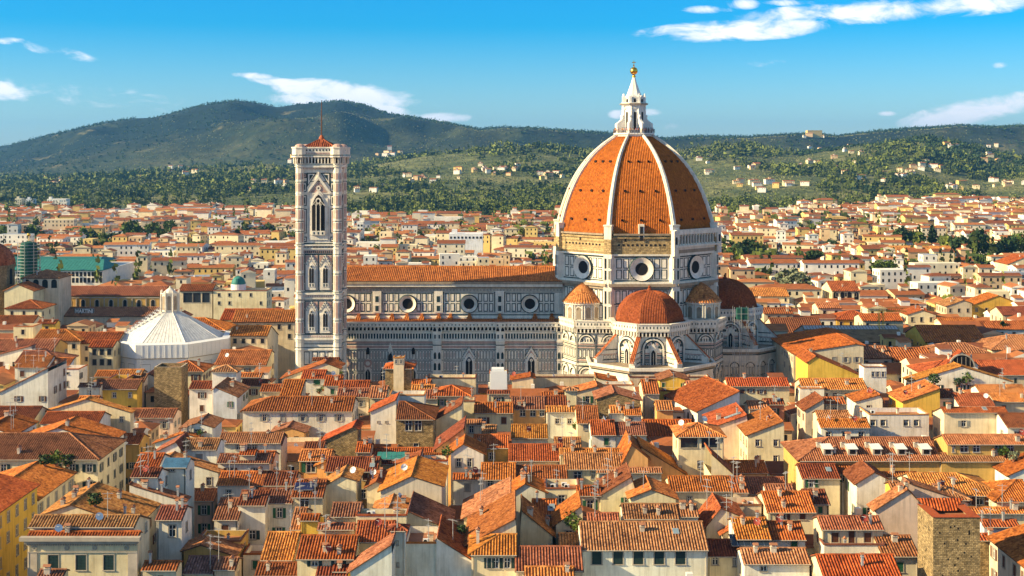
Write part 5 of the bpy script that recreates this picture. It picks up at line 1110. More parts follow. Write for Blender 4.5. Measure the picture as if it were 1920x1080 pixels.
    if h.get('cornice'):
        f = Fac(mb, (0, 0, 0), (1, 0, 0), (0, -1, 0)); f.slab(-1.0, z - .5, w + .6, z + .1, 1.0, 3); f.slab(-.4, z - 1.0, w + .2, z - .5, .5, 3); f.strips(-.2, w, z - 1.35, z - 1.05, 46, .5, 3, .35); f.slab(0, Z_(1036, Yc), w, Z_(1034, Yc), .18, 3); f.slab(0, 0, 1.5, Z_(1036, Yc), .12, 4); f.slab(w - 1.5, 0, w, Z_(1036, Yc), .12, 4)
        for p in h['roundels']: u = X_(p, Yc) - h['X0']; f.ring(u, Z_(1027, Yc), .2, .4, .16, .16, 3, 12)
    if h.get('arches'):
        f = Fac(mb, (0, 0, 0), (1, 0, 0), (0, -1, 0)); n = h['arches']
        for i in range(n): u = w * (i + .5) / n; f.ring(u, z - 4.4, 1.5, 2.1, .12, .12, 4, 14, 0, math.pi)
    if h.get('holes'):
        f = Fac(mb, (0, 0, 0), (1, 0, 0), (0, -1, 0)); g = Fac(mb, (0, d, 0), (0, -1, 0), (-1, 0, 0))
        for q in (f, g):
            for k in range(14): u, v = random.uniform(.5, w - .6), z - random.uniform(1, 9); q.slab(u, v, u + .22, v + .28, .012, 5)
            q.slab(w * .75, z - 2.6, w * .75 + .25, z - 1.9, .014, 5)
    if h.get('wrap'):
        f = Fac(mb, (0, 0, 0), (1, 0, 0), (0, -1, 0)); f.slab(.1, 0, w - .1, z + .6, .35, 6)
        mb.box(w * .1, .2, z - .5, w * .8, d * .7, z + 1.1, 6)
    if h.get('archwin'):
        f = Fac(mb, (0, 0, 0), (1, 0, 0), (0, -1, 0)); n = h['archwin']
        for i in range(n): u = w * (i + .6) / (n + .3); f.arch(u, z - 6.6, 2.2, 5.0, .1, 4); f.arch(u, z - 6.3, 1.5, 4.4, .14, 5); f.slab(u + 2.9, 0, u + 3.3, z - .8, .3, 3)
        f.slab(0, z - 1.2, w, z - .7, .3, 4)
    if h.get('archside'):
        g = Fac(mb, (0, d, 0), (0, -1, 0), (-1, 0, 0))
        for i in range(6): g.arch(d - 3 - i * 3.2, z - 5.5, 1.0, 4.0, .06, 5)
        cl = (.74, .7, .64)
    if h.get('lunette'):
        f = Fac(mb, (0, 0, 0), (1, 0, 0), (0, -1, 0)); u = w / 2; q = w * .36
        f.ring(u, z - .6, q, q + .4, .3, .3, 3, 16, 0, math.pi); f.ring(u, z - .6, .05, q, .08, .08, 5, 16, 0, math.pi)
        for k in range(-2, 3): f.slab(u + k * q * .36 - .06, z - .6, u + k * q * .36 + .06, z - .6 + q * .85, .13, 3)
    if h.get('loggia'):
        f = Fac(mb, (0, 0, 0), (1, 0, 0), (0, -1, 0)); n = 4
        for i in range(n): u = w * (i + .5) / n; f.arch(u, z - 4.2, w / n * .62, 3.6, .06, 5)
    if h.get('win4'):
        for i, (uu, O, ux, L_) in enumerate((('f', (0, 0, 0), (1, 0, 0), w), )):
            pass
    # gutters and downpipes
    if h['kind'] == 'F' and not far:
        mb.bar((-.1, -.62, z - o * t - .02), (w + .1, -.62, z - o * t - .02), .09, 3, 6)
        if random.random() < .6: x = random.choice((.25, w - .25)); mb.bar((x, -.1, 0), (x, -.1, z - .3), .07, 5 if random.random() < .4 else 3, 5)
    h['walls'] = mb.build('wall', [wm, 'cap', 'gap', 'frame', 'cap', 'dark', 'white'], e, color=cl, local=True, occ=idx)
    rc_ = h.get('roofc') or tuple(c * random.uniform(.88, 1.12) for c in random.choice(ROOFC))
    for s in slopes:
        if h.get('flatroof'):
            P = [Vector(p) for p in s]; rf.face(P, 0); Q = [p - Vector((0, 0, .2)) for p in P]; rf.face(Q[::-1], 1)
            for i in range(len(P)): j = (i + 1) % len(P); rf.face([P[i], P[j], Q[j], Q[i]], 1)
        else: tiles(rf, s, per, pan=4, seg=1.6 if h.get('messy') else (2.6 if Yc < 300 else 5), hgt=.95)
    for a, b in caps:
        if not h.get('flatroof'): ridge_caps(rf, a, b, .17 if Yc < 300 else .22)
    if h.get('lights'):
        for k in range(30): u = w * (k + .5) / 30; a, b = h['r'] * .72, h['r'] * .95; rf.face([(u - w / 75, a, z + a * t + .12), (u + w / 75, a, z + a * t + .12), (u + w / 75, b, z + b * t + .12), (u - w / 75, b, z + b * t + .12)], 3)
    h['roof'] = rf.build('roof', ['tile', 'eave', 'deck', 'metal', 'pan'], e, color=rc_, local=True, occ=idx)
    for q in fok: WIN.append((h, 'F', q, (0, 0, 0), (1, 0, 0)))
    for q, O, ux in so: WIN.append((h, side, q, O, ux))
for h in HS: build_house(h)

# ------------------------------------------------------------------ which of them the lens can see
TREE = BVHTree.FromPolygons(ONX, ONY)
EYE = Vector((0, 0, H))
seen = {}
def cast(x, y):
    d = Vector((x - CX, F, -(y - HY))).normalized(); return TREE.ray_cast(EYE, d)
for iy in range(430, 1080, 2):
    for ix in range(0, 1920, 2):
        loc, nrm, fi, dist = cast(ix + .5, iy + .5)
        if fi is not None and not isinstance(ONF[fi], str):
            s = seen.setdefault(ONF[fi], [0, 0, 0]); s[0] += 1; s[1] += ix; s[2] += iy
def visible(p, tol=.45):
    d = p - EYE; l = d.length
    sx_, sy_ = CX + F * d.x / d.y, HY - F * d.z / d.y
    if not (0 <= sx_ < 1920 and 0 <= sy_ < 1080): return False
    loc, nrm, fi, dist = TREE.ray_cast(EYE, d / l)
    return fi is None or dist > l - tol
def drop(o):
    for c in list(o.children): drop(c)
    bpy.data.objects.remove(o)
for h in OBJ:
    s = seen.get(h['idx'])
    h['n'] = s[0] if s else 0
    if h['n'] < (6 if h['src'] == 'x' else 10): drop(h['e']); h['dead'] = 1
    else: h['cx'], h['cy'] = s[1] / s[0], s[2] / s[0]
LIVE = [h for h in OBJ if not h.get('dead')]
mids = sorted([h for h in LIVE if h['src'] != 'x'], key=lambda h: -h['n'])
room = 292 - sum(1 for h in LIVE if h['src'] == 'x')
for h in mids[room:]: h['stuff'] = 1
# ------------------------------------------------------------------ windows: frame, pane, shutters
WM = {}
def wmesh(key, fn, mats):
    if key not in WM: mb = MB(); fn(mb); WM[key] = mb.mesh(key[0], mats)
    return WM[key]
def winmesh(w, h, fr):
    def fn(mb):
        a = .14 if fr else .05
        mb.box(-w / 2 - a, -.07, 0, -w / 2, .1, h, 0); mb.box(w / 2, -.07, 0, w / 2 + a, .1, h, 0); mb.box(-w / 2 - a, -.08, h, w / 2 + a, .1, h + a, 0)
        mb.box(-w / 2 - a - .06, -.16, -.12, w / 2 + a + .06, .1, 0, 0)
    return wmesh(('window', w, h, fr), fn, ['frame'])
def panemesh(w, h, bars):
    def fn(mb):
        mb.face([(-w / 2, .16, 0), (w / 2, .16, 0), (w / 2, .16, h), (-w / 2, .16, h)], 0)
        if bars:
            b = .05
            for x in (-w / 2 + b, 0, w / 2 - b): mb.box(x - b, .12, 0, x + b, .155, h, 1)
            mb.box(-w / 2, .121, h * .62, w / 2, .154, h * .62 + .07, 1); mb.box(-w / 2, .121, 0, w / 2, .154, .08, 1); mb.box(-w / 2, .121, h - .08, w / 2, .154, h, 1)
    return wmesh(('pane', w, h, bars), fn, ['glass', 'whiteframe'])
def shutmesh(w, h, closed, mat):
    def fn(mb):
        mb.box(0, -.05, 0, w / 2, 0, h, 0); n = max(3, int(h / .22))
        for k in range(n): mb.box(.06, -.075, (k + .3) * h / n, w / 2 - .06, -.05, (k + .75) * h / n, 0)
    return wmesh(('shutter', w, h, mat), fn, [mat])
def inst(name, me, parent, loc, rz=0):
    o = bpy.data.objects.new(name, me); COL.objects.link(o); o.parent = parent; o.location = loc; o.rotation_euler = (0, 0, rz); return o
nwin = 0
for h, s, q, O, ux in WIN:
    if h.get('dead') or h.get('stuff'): continue
    O, ux = Vector(O), Vector(ux); n = Vector((ux.y, -ux.x, 0)); u = (q[0] + q[2]) / 2
    c = O + ux * u + Vector((0, 0, q[1])); rz = math.atan2(ux.y, ux.x)
    ca, sa = math.cos(R(h['rot'])), math.sin(R(h['rot'])); E0 = h['e'].location
    wp = lambda v: Vector((E0.x + ca * v.x - sa * v.y, E0.y + sa * v.x + ca * v.y, v.z))
    if not any(visible(wp(c + n * .12 + Vector((0, 0, (q[3] - q[1]) * f_)) + ux * g_)) for f_ in (.15, .5, .85) for g_ in (-.4, .4)): continue
    ww, wh = round((q[2] - q[0]) * 5) / 5 or .2, round((q[3] - q[1]) * 5) / 5 or .2
    nwin += 1; h['nw'] = h.get('nw', 0) + 1
    W0 = inst('window', winmesh(ww, wh, not h.get('nofr')), h['e'], c, rz)
    if h['Y0'] > 400: inst('pane', panemesh(ww, wh, 0), W0, (0, 0, 0)); continue
    inst('pane', panemesh(ww, wh, ww < 2.5), W0, (0, 0, 0))
    if h.get('nosh') or h.get('sh') == 'none' or ww > 2.2: continue
    if 'shm' not in h: h['shm'] = {'b': 'bluish'}.get(h.get('sh'), h.get('sh')) or random.choice(('shg', 'shb', 'shb', 'shgrey', 'shdark', 'none', 'none'))
    if h['shm'] == 'none': continue
    closed = h.get('closed') or random.random() < .35
    me = shutmesh(ww, wh, closed, h['shm'])
    for sg in (-1, 1):
        if closed: o = inst('shutter', me, W0, (-ww / 2, .06, 0) if sg < 0 else (0, .06, 0))
        else: o = inst('shutter', me, W0, (-ww - .16, -.02, 0) if sg < 0 else (ww / 2 + .16, -.02, 0))
# ------------------------------------------------------------------ chimneys (parts of roofs)
M['plaster'] = plain('chimney_plaster', (.6, .52, .42), .9, .3)
def chim(v):
    def fn(mb):
        a, b, hh = ((.28, .24, .8), (.36, .3, .7), (.17, .17, 1.3), (.45, .26, .8))[v]
        mb.box(-a, -b, -1.2, a, b, hh, 0); mb.box(-a - .08, -b - .08, hh, a + .08, b + .08, hh + .12, 0)
        for x in (-a * .6, a * .6): mb.box(x - .08, -b * .8, hh + .12, x + .08, b * .8, hh + .38, 0)
        mb.face([(-a - .15, -b - .15, hh + .38), (a + .15, -b - .15, hh + .38), (a + .15, 0, hh + .7), (-a - .15, 0, hh + .7)], 1); mb.face([(-a - .15, b + .15, hh + .38), (a + .15, b + .15, hh + .38), (a + .15, 0, hh + .7), (-a - .15, 0, hh + .7)], 1)
        mb.face([(-a - .15, -b - .15, hh + .38), (-a - .15, b + .15, hh + .38), (-a - .15, 0, hh + .7)], 1)
    return wmesh(('chimney', v), fn, [('plaster', 'cap', 'metal', 'plaster')[v], 'deck'])
def wpos(h, x, y, z):
    ca, sa = math.cos(R(h['rot'])), math.sin(R(h['rot'])); E0 = h['e'].location
    return Vector((E0.x + ca * x - sa * y, E0.y + sa * x + ca * y, z))
SPOTS = []
for h in LIVE:
    if h.get('stuff') or h.get('flatroof'): continue
    area = (h['X1'] - h['X0']) * (h['Y1'] - h['Y0'])
    n = 7 if h.get('messy') else random.choice((0, 0, 1, 1, 2))
    if h.get('holes') or h['nm'] == 'church': n = 0
    if h['kind'] == 'T': n = 0 if h.get('ntop') else 1
    for _ in range(n):
        x, y = h['roofpt'](); z = h['top'](x, y)
        if visible(wpos(h, x, y, z + 1.0)): inst('chimney', chim(random.randrange(4)), h['roof'], (x, y, z), random.choice((0, math.pi / 2))); h['nc'] = h.get('nc', 0) + 1
    if h.get('dormers'):
        def fn(mb):
            mb.box(-.9, -.9, -1, .9, 1.6, .95, 0); mb.face([(-1.1, -1.2, 1.0), (1.1, -1.2, 1.0), (1.1, 1.8, 1.5), (-1.1, 1.8, 1.5)], 1); mb.box(-.55, -.93, .0, .55, -.9, .8, 2)
        for k in range(h['dormers']):
            xx = (h['X1'] - h['X0']) * (.21 + .175 * k); yy = h['r'] * .3; inst('dormer', wmesh(('dormer',), fn, ['cap', 'whiteframe', 'dark']), h['roof'], (xx, yy, h['top'](xx, yy)))
            inst('chimney', chim(3), h['roof'], (xx - 1.2, h['r'] * .55, h['top'](xx, h['r'] * .55)))
    if h['Y0'] < 380 and not h.get('holes') and not h.get('ntop'):
        for _ in range(14):
            x, y = h['roofpt'](); z = h['top'](x, y); SPOTS.append((h, x, y, z))
# ------------------------------------------------------------------ things standing on the roofs
def dish(mat):
    def fn(mb):
        c = Vector((0, -.45, .9)); ax = Vector((.25, -.8, .5)).normalized(); u = ax.orthogonal().normalized(); w = ax.cross(u); rows = []
        for k in range(5):
            r = .62 * k / 4; rows.append([tuple(c + (u * math.cos(t) + w * math.sin(t)) * max(r, .01) + ax * (r * r * .45)) for t in [2 * math.pi * q / 18 for q in range(18)]])
        mb.grid(rows, 0, True); mb.bar((0, 0, -.3), (0, 0, 1.0), .06, 1, 6); mb.bar((0, 0, .9), c, .06, 1, 5); mb.bar(c - w * .55, c + ax * .65, .03, 1, 4); mb.box(c.x + ax.x * .65 - .07, c.y + ax.y * .65 - .07, c.z + ax.z * .65 - .07, c.x + ax.x * .65 + .07, c.y + ax.y * .65 + .07, c.z + ax.z * .65 + .07, 1)
    return wmesh(('satellite_dish', mat), fn, [mat, 'metal'])
def antenna(v):
    def fn(mb):
        h = (4.2, 5.5, 3.4)[v]; mb.bar((0, 0, -.5), (0, 0, h), .055, 0, 5)
        for z, l, n in (((h - .3, 1.6, 7), (h - 1.1, 1.0, 5)), ((h - .2, 1.3, 6), (h - 1.4, 1.9, 9), (h - 2.2, .8, 4)), ((h - .2, 1.9, 8),))[v]:
            mb.bar((-l / 2, 0, z), (l / 2, 0, z), .03, 0, 4)
            for k in range(n): x = -l / 2 + l * k / (n - 1); q = .25 + .25 * k / n; mb.bar((x, -q, z), (x, q, z), .02, 0, 4)
    return wmesh(('antenna', v), fn, ['metal'])
def aircon():
    def fn(mb):
        mb.box(-.5, -.2, 0, .5, .2, .75, 0)
        for k in range(12): t = k * math.pi / 6; mb.face([(-.12 + .3 * math.cos(t), -.205, .38 + .3 * math.sin(t)), (-.12 + .3 * math.cos(t + .55), -.205, .38 + .3 * math.sin(t + .55)), (-.12, -.21, .38)], 1)
        mb.box(-.45, -.15, -.15, -.35, .15, 0, 1); mb.box(.35, -.15, -.15, .45, .15, 0, 1)
    return wmesh(('air_conditioner',), fn, ['white', 'dark'])
M['skypane'] = plain('skylight_pane', (.2, .27, .32), .25, .1)
def skylight():
    def fn(mb):
        mb.box(-.5, -.7, 0, .5, .7, .12, 0); mb.face([(-.42, -.6, .125), (.42, -.6, .125), (.42, .6, .125), (-.42, .6, .125)], 1)
    return wmesh(('skylight',), fn, ['metal', 'skypane'])
SMALL = []
for h in LIVE:
    for k in range(h.get('skyrow', 0)):
        x, y = (h['X1'] - h['X0']) * (.45 + .12 * k), 3.2; o = inst('skylight', skylight(), h['roof'], (x, y, h['top'](x, y) + .16)); o.rotation_euler = (0, -math.atan((h['za'] - h['zl']) / h['xa']), 0)
random.shuffle(SPOTS); cnt = dict(d=0, a=0, c=0, s=0, u={})
for h, x, y, z in SPOTS:
    p = wpos(h, x, y, z)
    u = cnt['u'].setdefault(h['idx'], [0, 0])
    kind = random.choice('aaaaddcs')
    if kind == 'a' and cnt['a'] < 95 and u[0] < 2 and visible(p + Vector((0, 0, 2.6))) and visible(p + Vector((0, 0, 1))):
        v = random.randrange(3); o = inst('antenna', antenna(v), None, p, random.uniform(0, 3)); u[0] += 1; cnt['a'] += 1; SMALL.append((o, 'antenna', ('slim double-boom', 'tall triple-boom', 'wide single-boom')[v] + ' television antenna', h, 'television antennas on the roofs'))
    elif kind == 'd' and cnt['d'] < 38 and u[1] < 2 and visible(p + Vector((0, -.5, .9))):
        m = random.choice(('white', 'white', 'reddish')); o = inst('satellite_dish', dish(m), None, p, random.choice((random.uniform(-.9, .3), random.uniform(.2, 1.2)))); u[1] += 1; cnt['d'] += 1; SMALL.append((o, 'satellite dish', ('white' if m == 'white' else 'dark red') + ' satellite dish', h, 'satellite dishes on the roofs'))
    elif kind == 'c' and h['kind'] == 'T' and cnt['c'] < 14 and visible(p + Vector((0, 0, .5))):
        o = inst('air_conditioner', aircon(), None, p + Vector((0, 0, .16))); cnt['c'] += 1; SMALL.append((o, 'air conditioner', 'white air conditioning unit', h, 'air conditioners on the terraces'))
    elif kind == 's' and h['kind'] == 'F' and h['hl'] + h['hr'] == 0 and cnt['s'] < 9 and visible(p + Vector((0, 0, .2))):
        o = inst('skylight', skylight(), h['roof'], (x, y, z + .14)); o.rotation_euler = (math.atan(h['t']), 0, 0); cnt['s'] += 1
def on_roof(px_, py_):
    """point on the built town under a place in the photograph"""
    loc, nrm, fi, dist = cast(px_, py_); return loc, (None if fi is None else ONF[fi])
def byidx(i): return OBJ[i] if isinstance(i, int) else None
p, i = on_roof(571, 915)
if p:                                                            # the solar panel
    mb = MB()
    for a in range(3):
        for b in range(2): mb.box(-2.6 + a * 1.75, -1.75 + b * 1.75, .12, -.95 + a * 1.75, -.1 + b * 1.75, .17, 0)
    mb.box(-2.7, -1.85, .05, 2.65, 1.75, .12, 1)
    o = mb.build('solar_panel', ['cell', 'metal']); o.scale = (.66, .66, 1); o.location = p + Vector((0, 0, .25)); o.rotation_euler = (math.atan(.36), 0, 0); tag(o, 'blue six-cell solar panel lying on an orange tile roof', 'solar panel')
for k, (x, y, w_, d_, m, lb) in enumerate(((1406, 1018, 3.2, 1.6, 'glass', 'dark glass roof panel on a low tiled roof near the bottom edge'), (735, 859, 3.0, 1.4, 'teal', 'teal glazed canopy beside the stone tower house'))):
    p, i = on_roof(x, y)
    if p:
        mb = MB()
        for a in range(6): mb.box(-w_ + a * w_ / 3, -d_, .1, -w_ + (a + .9) * w_ / 3, d_, .17, 0)
        mb.box(-w_, -d_, 0, w_, d_, .1, 1); o = mb.build('glass_canopy', [m, 'whiteframe']); o.location = p + Vector((0, 0, .4)); o.rotation_euler = (.3, 0, 0); tag(o, lb, 'canopy')
# ------------------------------------------------------------------ leaves: shared crowns
rn = np.random.default_rng(3)
def crown_arrays(n, kind, q):
    P = []
    while len(P) < n:
        v = rn.normal(size=3); v /= np.linalg.norm(v); r = rn.uniform(.35, 1.0) ** .6
        p = v * r
        if kind == 'cypress': p = p * (.24, .24, 1.0); w = 1 - max(0, p[2]) * .8; p[:2] *= w
        elif kind == 'pine': p = p * (1.05, 1.05, .38)
        else:
            b = np.sin(v[0] * 5 + 1) * np.cos(v[1] * 4 - v[2] * 5); p = p * (1 + .22 * b) * (.92, .92, .85)
        P.append(p)
    P = np.array(P); N_ = rn.normal(size=(n, 3)); N_ /= np.linalg.norm(N_, axis=1)[:, None]
    T = np.cross(N_, rn.normal(size=(n, 3))); T /= np.linalg.norm(T, axis=1)[:, None]; B = np.cross(N_, T); s = rn.uniform(.6, 1.25, size=(n, 1)) * q
    return np.stack([P - T * s - B * s * .6, P + T * s - B * s * .6, P + T * s + B * s * .6, P - T * s + B * s * .6], 1)     # n,4,3
def quad_mesh(name, Q, mats, mi=None):
    n = len(Q); me = bpy.data.meshes.new(name); me.vertices.add(n * 4); me.loops.add(n * 4); me.polygons.add(n)
    me.vertices.foreach_set('co', Q.reshape(-1).astype(np.float32)); me.loops.foreach_set('vertex_index', np.arange(n * 4, dtype=np.int32))
    me.polygons.foreach_set('loop_start', np.arange(0, n * 4, 4, dtype=np.int32)); me.polygons.foreach_set('loop_total', np.full(n, 4, dtype=np.int32))
    for m in mats: me.materials.append(M[m])
    if mi is not None: me.polygons.foreach_set('material_index', mi.astype(np.int32))
    me.update(); return me
CR = {}
for k, m in (('broad', 'leaf'), ('dark', 'leafd'), ('pine', 'leafd'), ('cypress', 'leafd'), ('olive', 'olive')):
    for v in range(2):
        CR[k, v] = quad_mesh('crown', np.concatenate([crown_arrays(420, k, .11), crown_arrays(160, k, .16)]), [m])
def trunkm():
    def fn(mb):
        mb.bar((0, 0, 0), (.03, .02, .55), .05, 0, 7, .035)
        for k in range(4): t = k * 1.6 + .4; mb.bar((.03, .02, .45), (.3 * math.cos(t), .3 * math.sin(t), .8), .025, 0, 5, .01)
    return wmesh(('trunk',), fn, ['bark'])
TREES = []
def tree(x, Y, z0, ht, rad, kind, label, group):
    e = empty('cypress_tree' if kind == 'cypress' else ('pine_tree' if kind == 'pine' else 'tree'), (x, Y, z0), random.uniform(0, 6), label=label, cat='tree', group=group)
    t = inst('trunk', trunkm(), e, (0, 0, 0)); t.scale = (ht * .8, ht * .8, ht * .85)
    c = inst('crown', CR[kind, random.randrange(2)], e, (0, 0, ht * (.78 if kind == 'pine' else .58))); hz = ht * (.55 if kind == 'pine' else .46)
    c.scale = (rad, rad, hz) if kind != 'cypress' else (rad * 3, rad * 3, ht * .5); TREES.append((e, x, Y)); return e
TG = [  # photo column, row of the foot, depth, height, radius, kind
    (12, 462, 1150, 19, 9, 'broad'), (60, 458, 1150, 18, 8, 'broad'), (78, 462, 1140, 13, 7, 'dark'), (100, 466, 1120, 13, 8, 'dark'), (125, 468, 1110, 13, 8, 'dark'), (148, 462, 1120, 18, 9, 'broad'), (172, 464, 1120, 15, 8, 'dark'), (195, 466, 1100, 14, 8, 'broad'), (215, 466, 1100, 14, 8, 'dark'),
    (246, 458, 1100, 22, 9, 'broad'), (262, 462, 1090, 13, 6, 'dark'), (286, 458, 1100, 20, 8, 'broad'), (303, 455, 1120, 12, 6, 'broad'), (120, 472, 1060, 10, 7, 'broad'), (230, 470, 1070, 11, 7, 'dark'), (318, 440, 1200, 14, 7, 'broad'),
    (152, 492, 930, 14, 5, 'dark'), (212, 486, 960, 9, 5, 'dark'), (265, 487, 960, 10, 8, 'dark'), (240, 490, 940, 8, 5, 'broad'), (370, 478, 980, 11, 8, 'broad'), (445, 458, 1080, 12, 4, 'cypress'), (472, 468, 1050, 10, 4, 'dark'), (498, 488, 930, 10, 9, 'pine'), (512, 470, 1000, 10, 5, 'dark'), (205, 508, 850, 7, 4, 'broad'),
    (1385, 492, 900, 14, 8, 'dark'), (1405, 488, 920, 16, 8, 'dark'), (1372, 492, 890, 11, 6, 'broad'), (1424, 486, 920, 11, 6, 'dark'), (1560, 470, 1020, 9, 6, 'dark'), (1630, 472, 1020, 14, 8, 'dark'), (1655, 470, 1020, 13, 8, 'dark'), (1690, 466, 1040, 18, 8, 'dark'), (1718, 466, 1040, 15, 8, 'broad'), (1748, 464, 1050, 17, 4, 'cypress'), (1772, 468, 1030, 12, 7, 'dark'),
    (1802, 484, 920, 16, 9, 'dark'), (1834, 486, 920, 22, 8, 'dark'), (1862, 486, 920, 12, 8, 'dark'), (1890, 484, 930, 17, 8, 'dark'), (1914, 480, 940, 18, 8, 'broad'), (1845, 500, 850, 9, 7, 'broad'), (1528, 500, 850, 11, 6, 'pine'), (1515, 502, 850, 8, 5, 'pine'), (1606, 510, 800, 8, 4, 'cypress'), (1660, 500, 830, 12, 5, 'broad'), (1650, 522, 740, 11, 6, 'broad'), (1668, 512, 770, 8, 4, 'broad'),
    (1478, 545, 660, 12, 7, 'olive'), (1498, 548, 650, 11, 7, 'olive'), (1490, 425, 1330, 14, 9, 'dark'), (1470, 440, 1230, 11, 7, 'broad'), (1508, 415, 1400, 12, 8, 'dark'), (862, 436, 1230, 12, 9, 'broad'), (830, 436, 1240, 10, 7, 'broad'), (720, 432, 1260, 9, 6, 'dark'), (995, 465, 1060, 9, 7, 'dark'), (1030, 462, 1080, 9, 7, 'broad'), (975, 462, 1080, 9, 6, 'dark'), (885, 420, 1350, 12, 8, 'dark'), (845, 480, 980, 8, 6, 'broad'), (1745, 498, 860, 8, 3, 'cypress'), (1880, 640, 478, 7, 2, 'cypress')]
KN = {'broad': 'round green tree', 'dark': 'dark leafy tree', 'pine': 'flat-topped pine', 'cypress': 'narrow dark cypress', 'olive': 'pale grey-green tree'}
for a, b, Y, ht, rad, kind in TG:
    tree(X_(a, Y), Y, max(0, Z_(b, Y)), ht, rad, kind, KN[kind], 'trees among the houses'); TREES[-1] += (a, b, kind, ht)
def plant(x, y, s, lb, m='leaf'):
    p, i = on_roof(x, y)
    if not p: return
    key = ('foliage', m)
    if key not in WM: WM[key] = quad_mesh('foliage', crown_arrays(170, 'broad', .17), [m])
    h = byidx(i); e = empty('potted_plant', p, 0, label=lb, cat='plant'); f = inst('foliage', WM[key], e, (0, 0, s * 1.05)); f.scale = (s * 1.1, s * .8, s)
    mb = MB(); mb.lathe((0, 0), [(.01, 0), (.28, 0), (.4, .55), (.34, .55), (.3, .45)], 0, 10); inst('pot', mb.mesh('pot', ['deck']), e, (0, 0, 0))
for a in ((105, 874, 1.6, 'hedge of green shrubs on a palazzo roof by the street'), (128, 875, 1.4, 'end shrub of a rooftop hedge by the street', 'leafd'), (84, 874, 1.3, 'shrub at the street row hedge beginning', 'leafd'), (178, 950, 1.3, 'dark bushy plant among broken tiles', 'leafd'), (1072, 990, 1.5, 'yellow-green bush in a tub between roofs'), (1082, 998, 1.0, 'small lime bush next to a larger yellow-green one'), (838, 858, 1.2, 'green climber at the corner of a small terrace'), (606, 733, .9, 'green plants along a blue-shuttered house terrace'), (598, 738, .8, 'low plant on the terrace by the blue shutters', 'leafd'), (640, 704, .7, 'pot plant on the railing by the bell tower'),
          (1752, 722, 1.6, 'clipped green shrub on a hall terrace', 'leafd'), (1812, 722, 1.8, 'wide green hedge on a sunny roof terrace'), (1795, 724, 1.3, 'dark shrub ending the sunny roof hedge', 'leafd'), (1080, 806, 1.0, 'yellow-green plant hanging by a balcony'), (1882, 858, 1.2, 'bushy plant on a terrace at the edge of the long palazzo'), (1900, 866, 1.1, 'pale bush on a parapet beside the palazzo end', 'olive'), (375, 818, .8, 'balcony plants at a dormer door'), (866, 1003, .9, 'flowering plants in a dark court', 'leafd')): plant(*a)
# ------------------------------------------------------------------ single landmarks in the middle distance
e = empty('church', (X_(-8, 520), 520, 0), label='octagonal church drum with red dome cut by the picture edge', cat='church')
mb = MB(); cx_, cy_ = X_(-26, 525), 525; mb.column(octpts(cx_, cy_, 10.2), 0, Z_(500, 520), 0)
for ang in range(-180, 180, 45): f, w = octf(mb, cx_, cy_, 10.2, ang); f.arch(w / 2, Z_(535, 520), 2.4, 6.5, .15, 1); f.slab(0, Z_(503, 520), w, Z_(498, 520), .6, 0)
mb.build('drum', ['stone', 'gap'], e, occ='church')
mb = MB(); z0, z1 = Z_(498, 520), Z_(452, 525); rows = [[(cx_ + r / math.cos(R(22.5)) * math.cos(R(22.5 + 45 * k)), cy_ + r / math.cos(R(22.5)) * math.sin(R(22.5 + 45 * k)), z0 + (z1 - z0) * math.sin(math.pi / 2 * i / 8)) for k in range(8)] for i, r in enumerate([10.4 * math.cos(math.pi / 2 * q / 8) + .2 for q in range(9)])]
mb.grid(rows, 0, True, lambda i, j: (j * 9, i * 4)); mb.build('dome', ['tile'], e, color=(.36, .09, .03))
M['netting'] = plain('green_netting', (.015, .08, .065), .8)
e = empty('church_tower', (X_(52, 545), 548, 0), label='round bell turret shrouded in green scaffold netting with a gilded tip', cat='tower'); mb = MB(); cx_, cy_ = X_(54, 560), 560
mb.lathe((cx_, cy_), [(3.6, 0), (3.6, Z_(462, 560)), (3.2, Z_(455, 560)), (.2, Z_(452, 560))], 0, 20); mb.build('netting', ['netting'], e)
mb = MB()
for k in range(12):
    z = Z_(525 - k * 6, 560)
    for q in range(8): a, b = q * math.pi / 4, (q + 1) * math.pi / 4; mb.bar((cx_ + 5 * math.cos(a), cy_ + 5 * math.sin(a), z), (cx_ + 5 * math.cos(b), cy_ + 5 * math.sin(b), z), .1, 0, 4)
for q in range(8): a = q * math.pi / 4; mb.bar((cx_ + 5 * math.cos(a), cy_ + 5 * math.sin(a), 0), (cx_ + 5 * math.cos(a), cy_ + 5 * math.sin(a), Z_(455, 560)), .1, 0, 4)
mb.build('scaffold', ['metal'], e); mb = MB(); mb.sphere((cx_, cy_, Z_(440, 560)), .8, 0, 12); mb.bar((cx_, cy_, Z_(452, 560)), (cx_, cy_, Z_(442, 560)), .2, 0); mb.build('gilded_tip', ['gold'], e)
Y = 690; e = empty('market_hall', (X_(100, Y), Y, 0), label='long market hall with stepped teal green metal roofs', cat='market hall')
mb = MB(); mb.box(X_(-60, Y), Y, 0, X_(192, Y), Y + 60, Z_(508, Y), 0); f = front(mb, Y, X_(-60, Y))
for k in range(34): u = k * 2.15 + .6; f.slab(u, Z_(518, Y), u + 1.3, Z_(510, Y), .1, 1); f.slab(u, Z_(530, Y), u + 1.3, Z_(521, Y), .1, 1)
mb.build('wall', ['panel', 'dark'], e, occ='market_hall')
mb = MB()
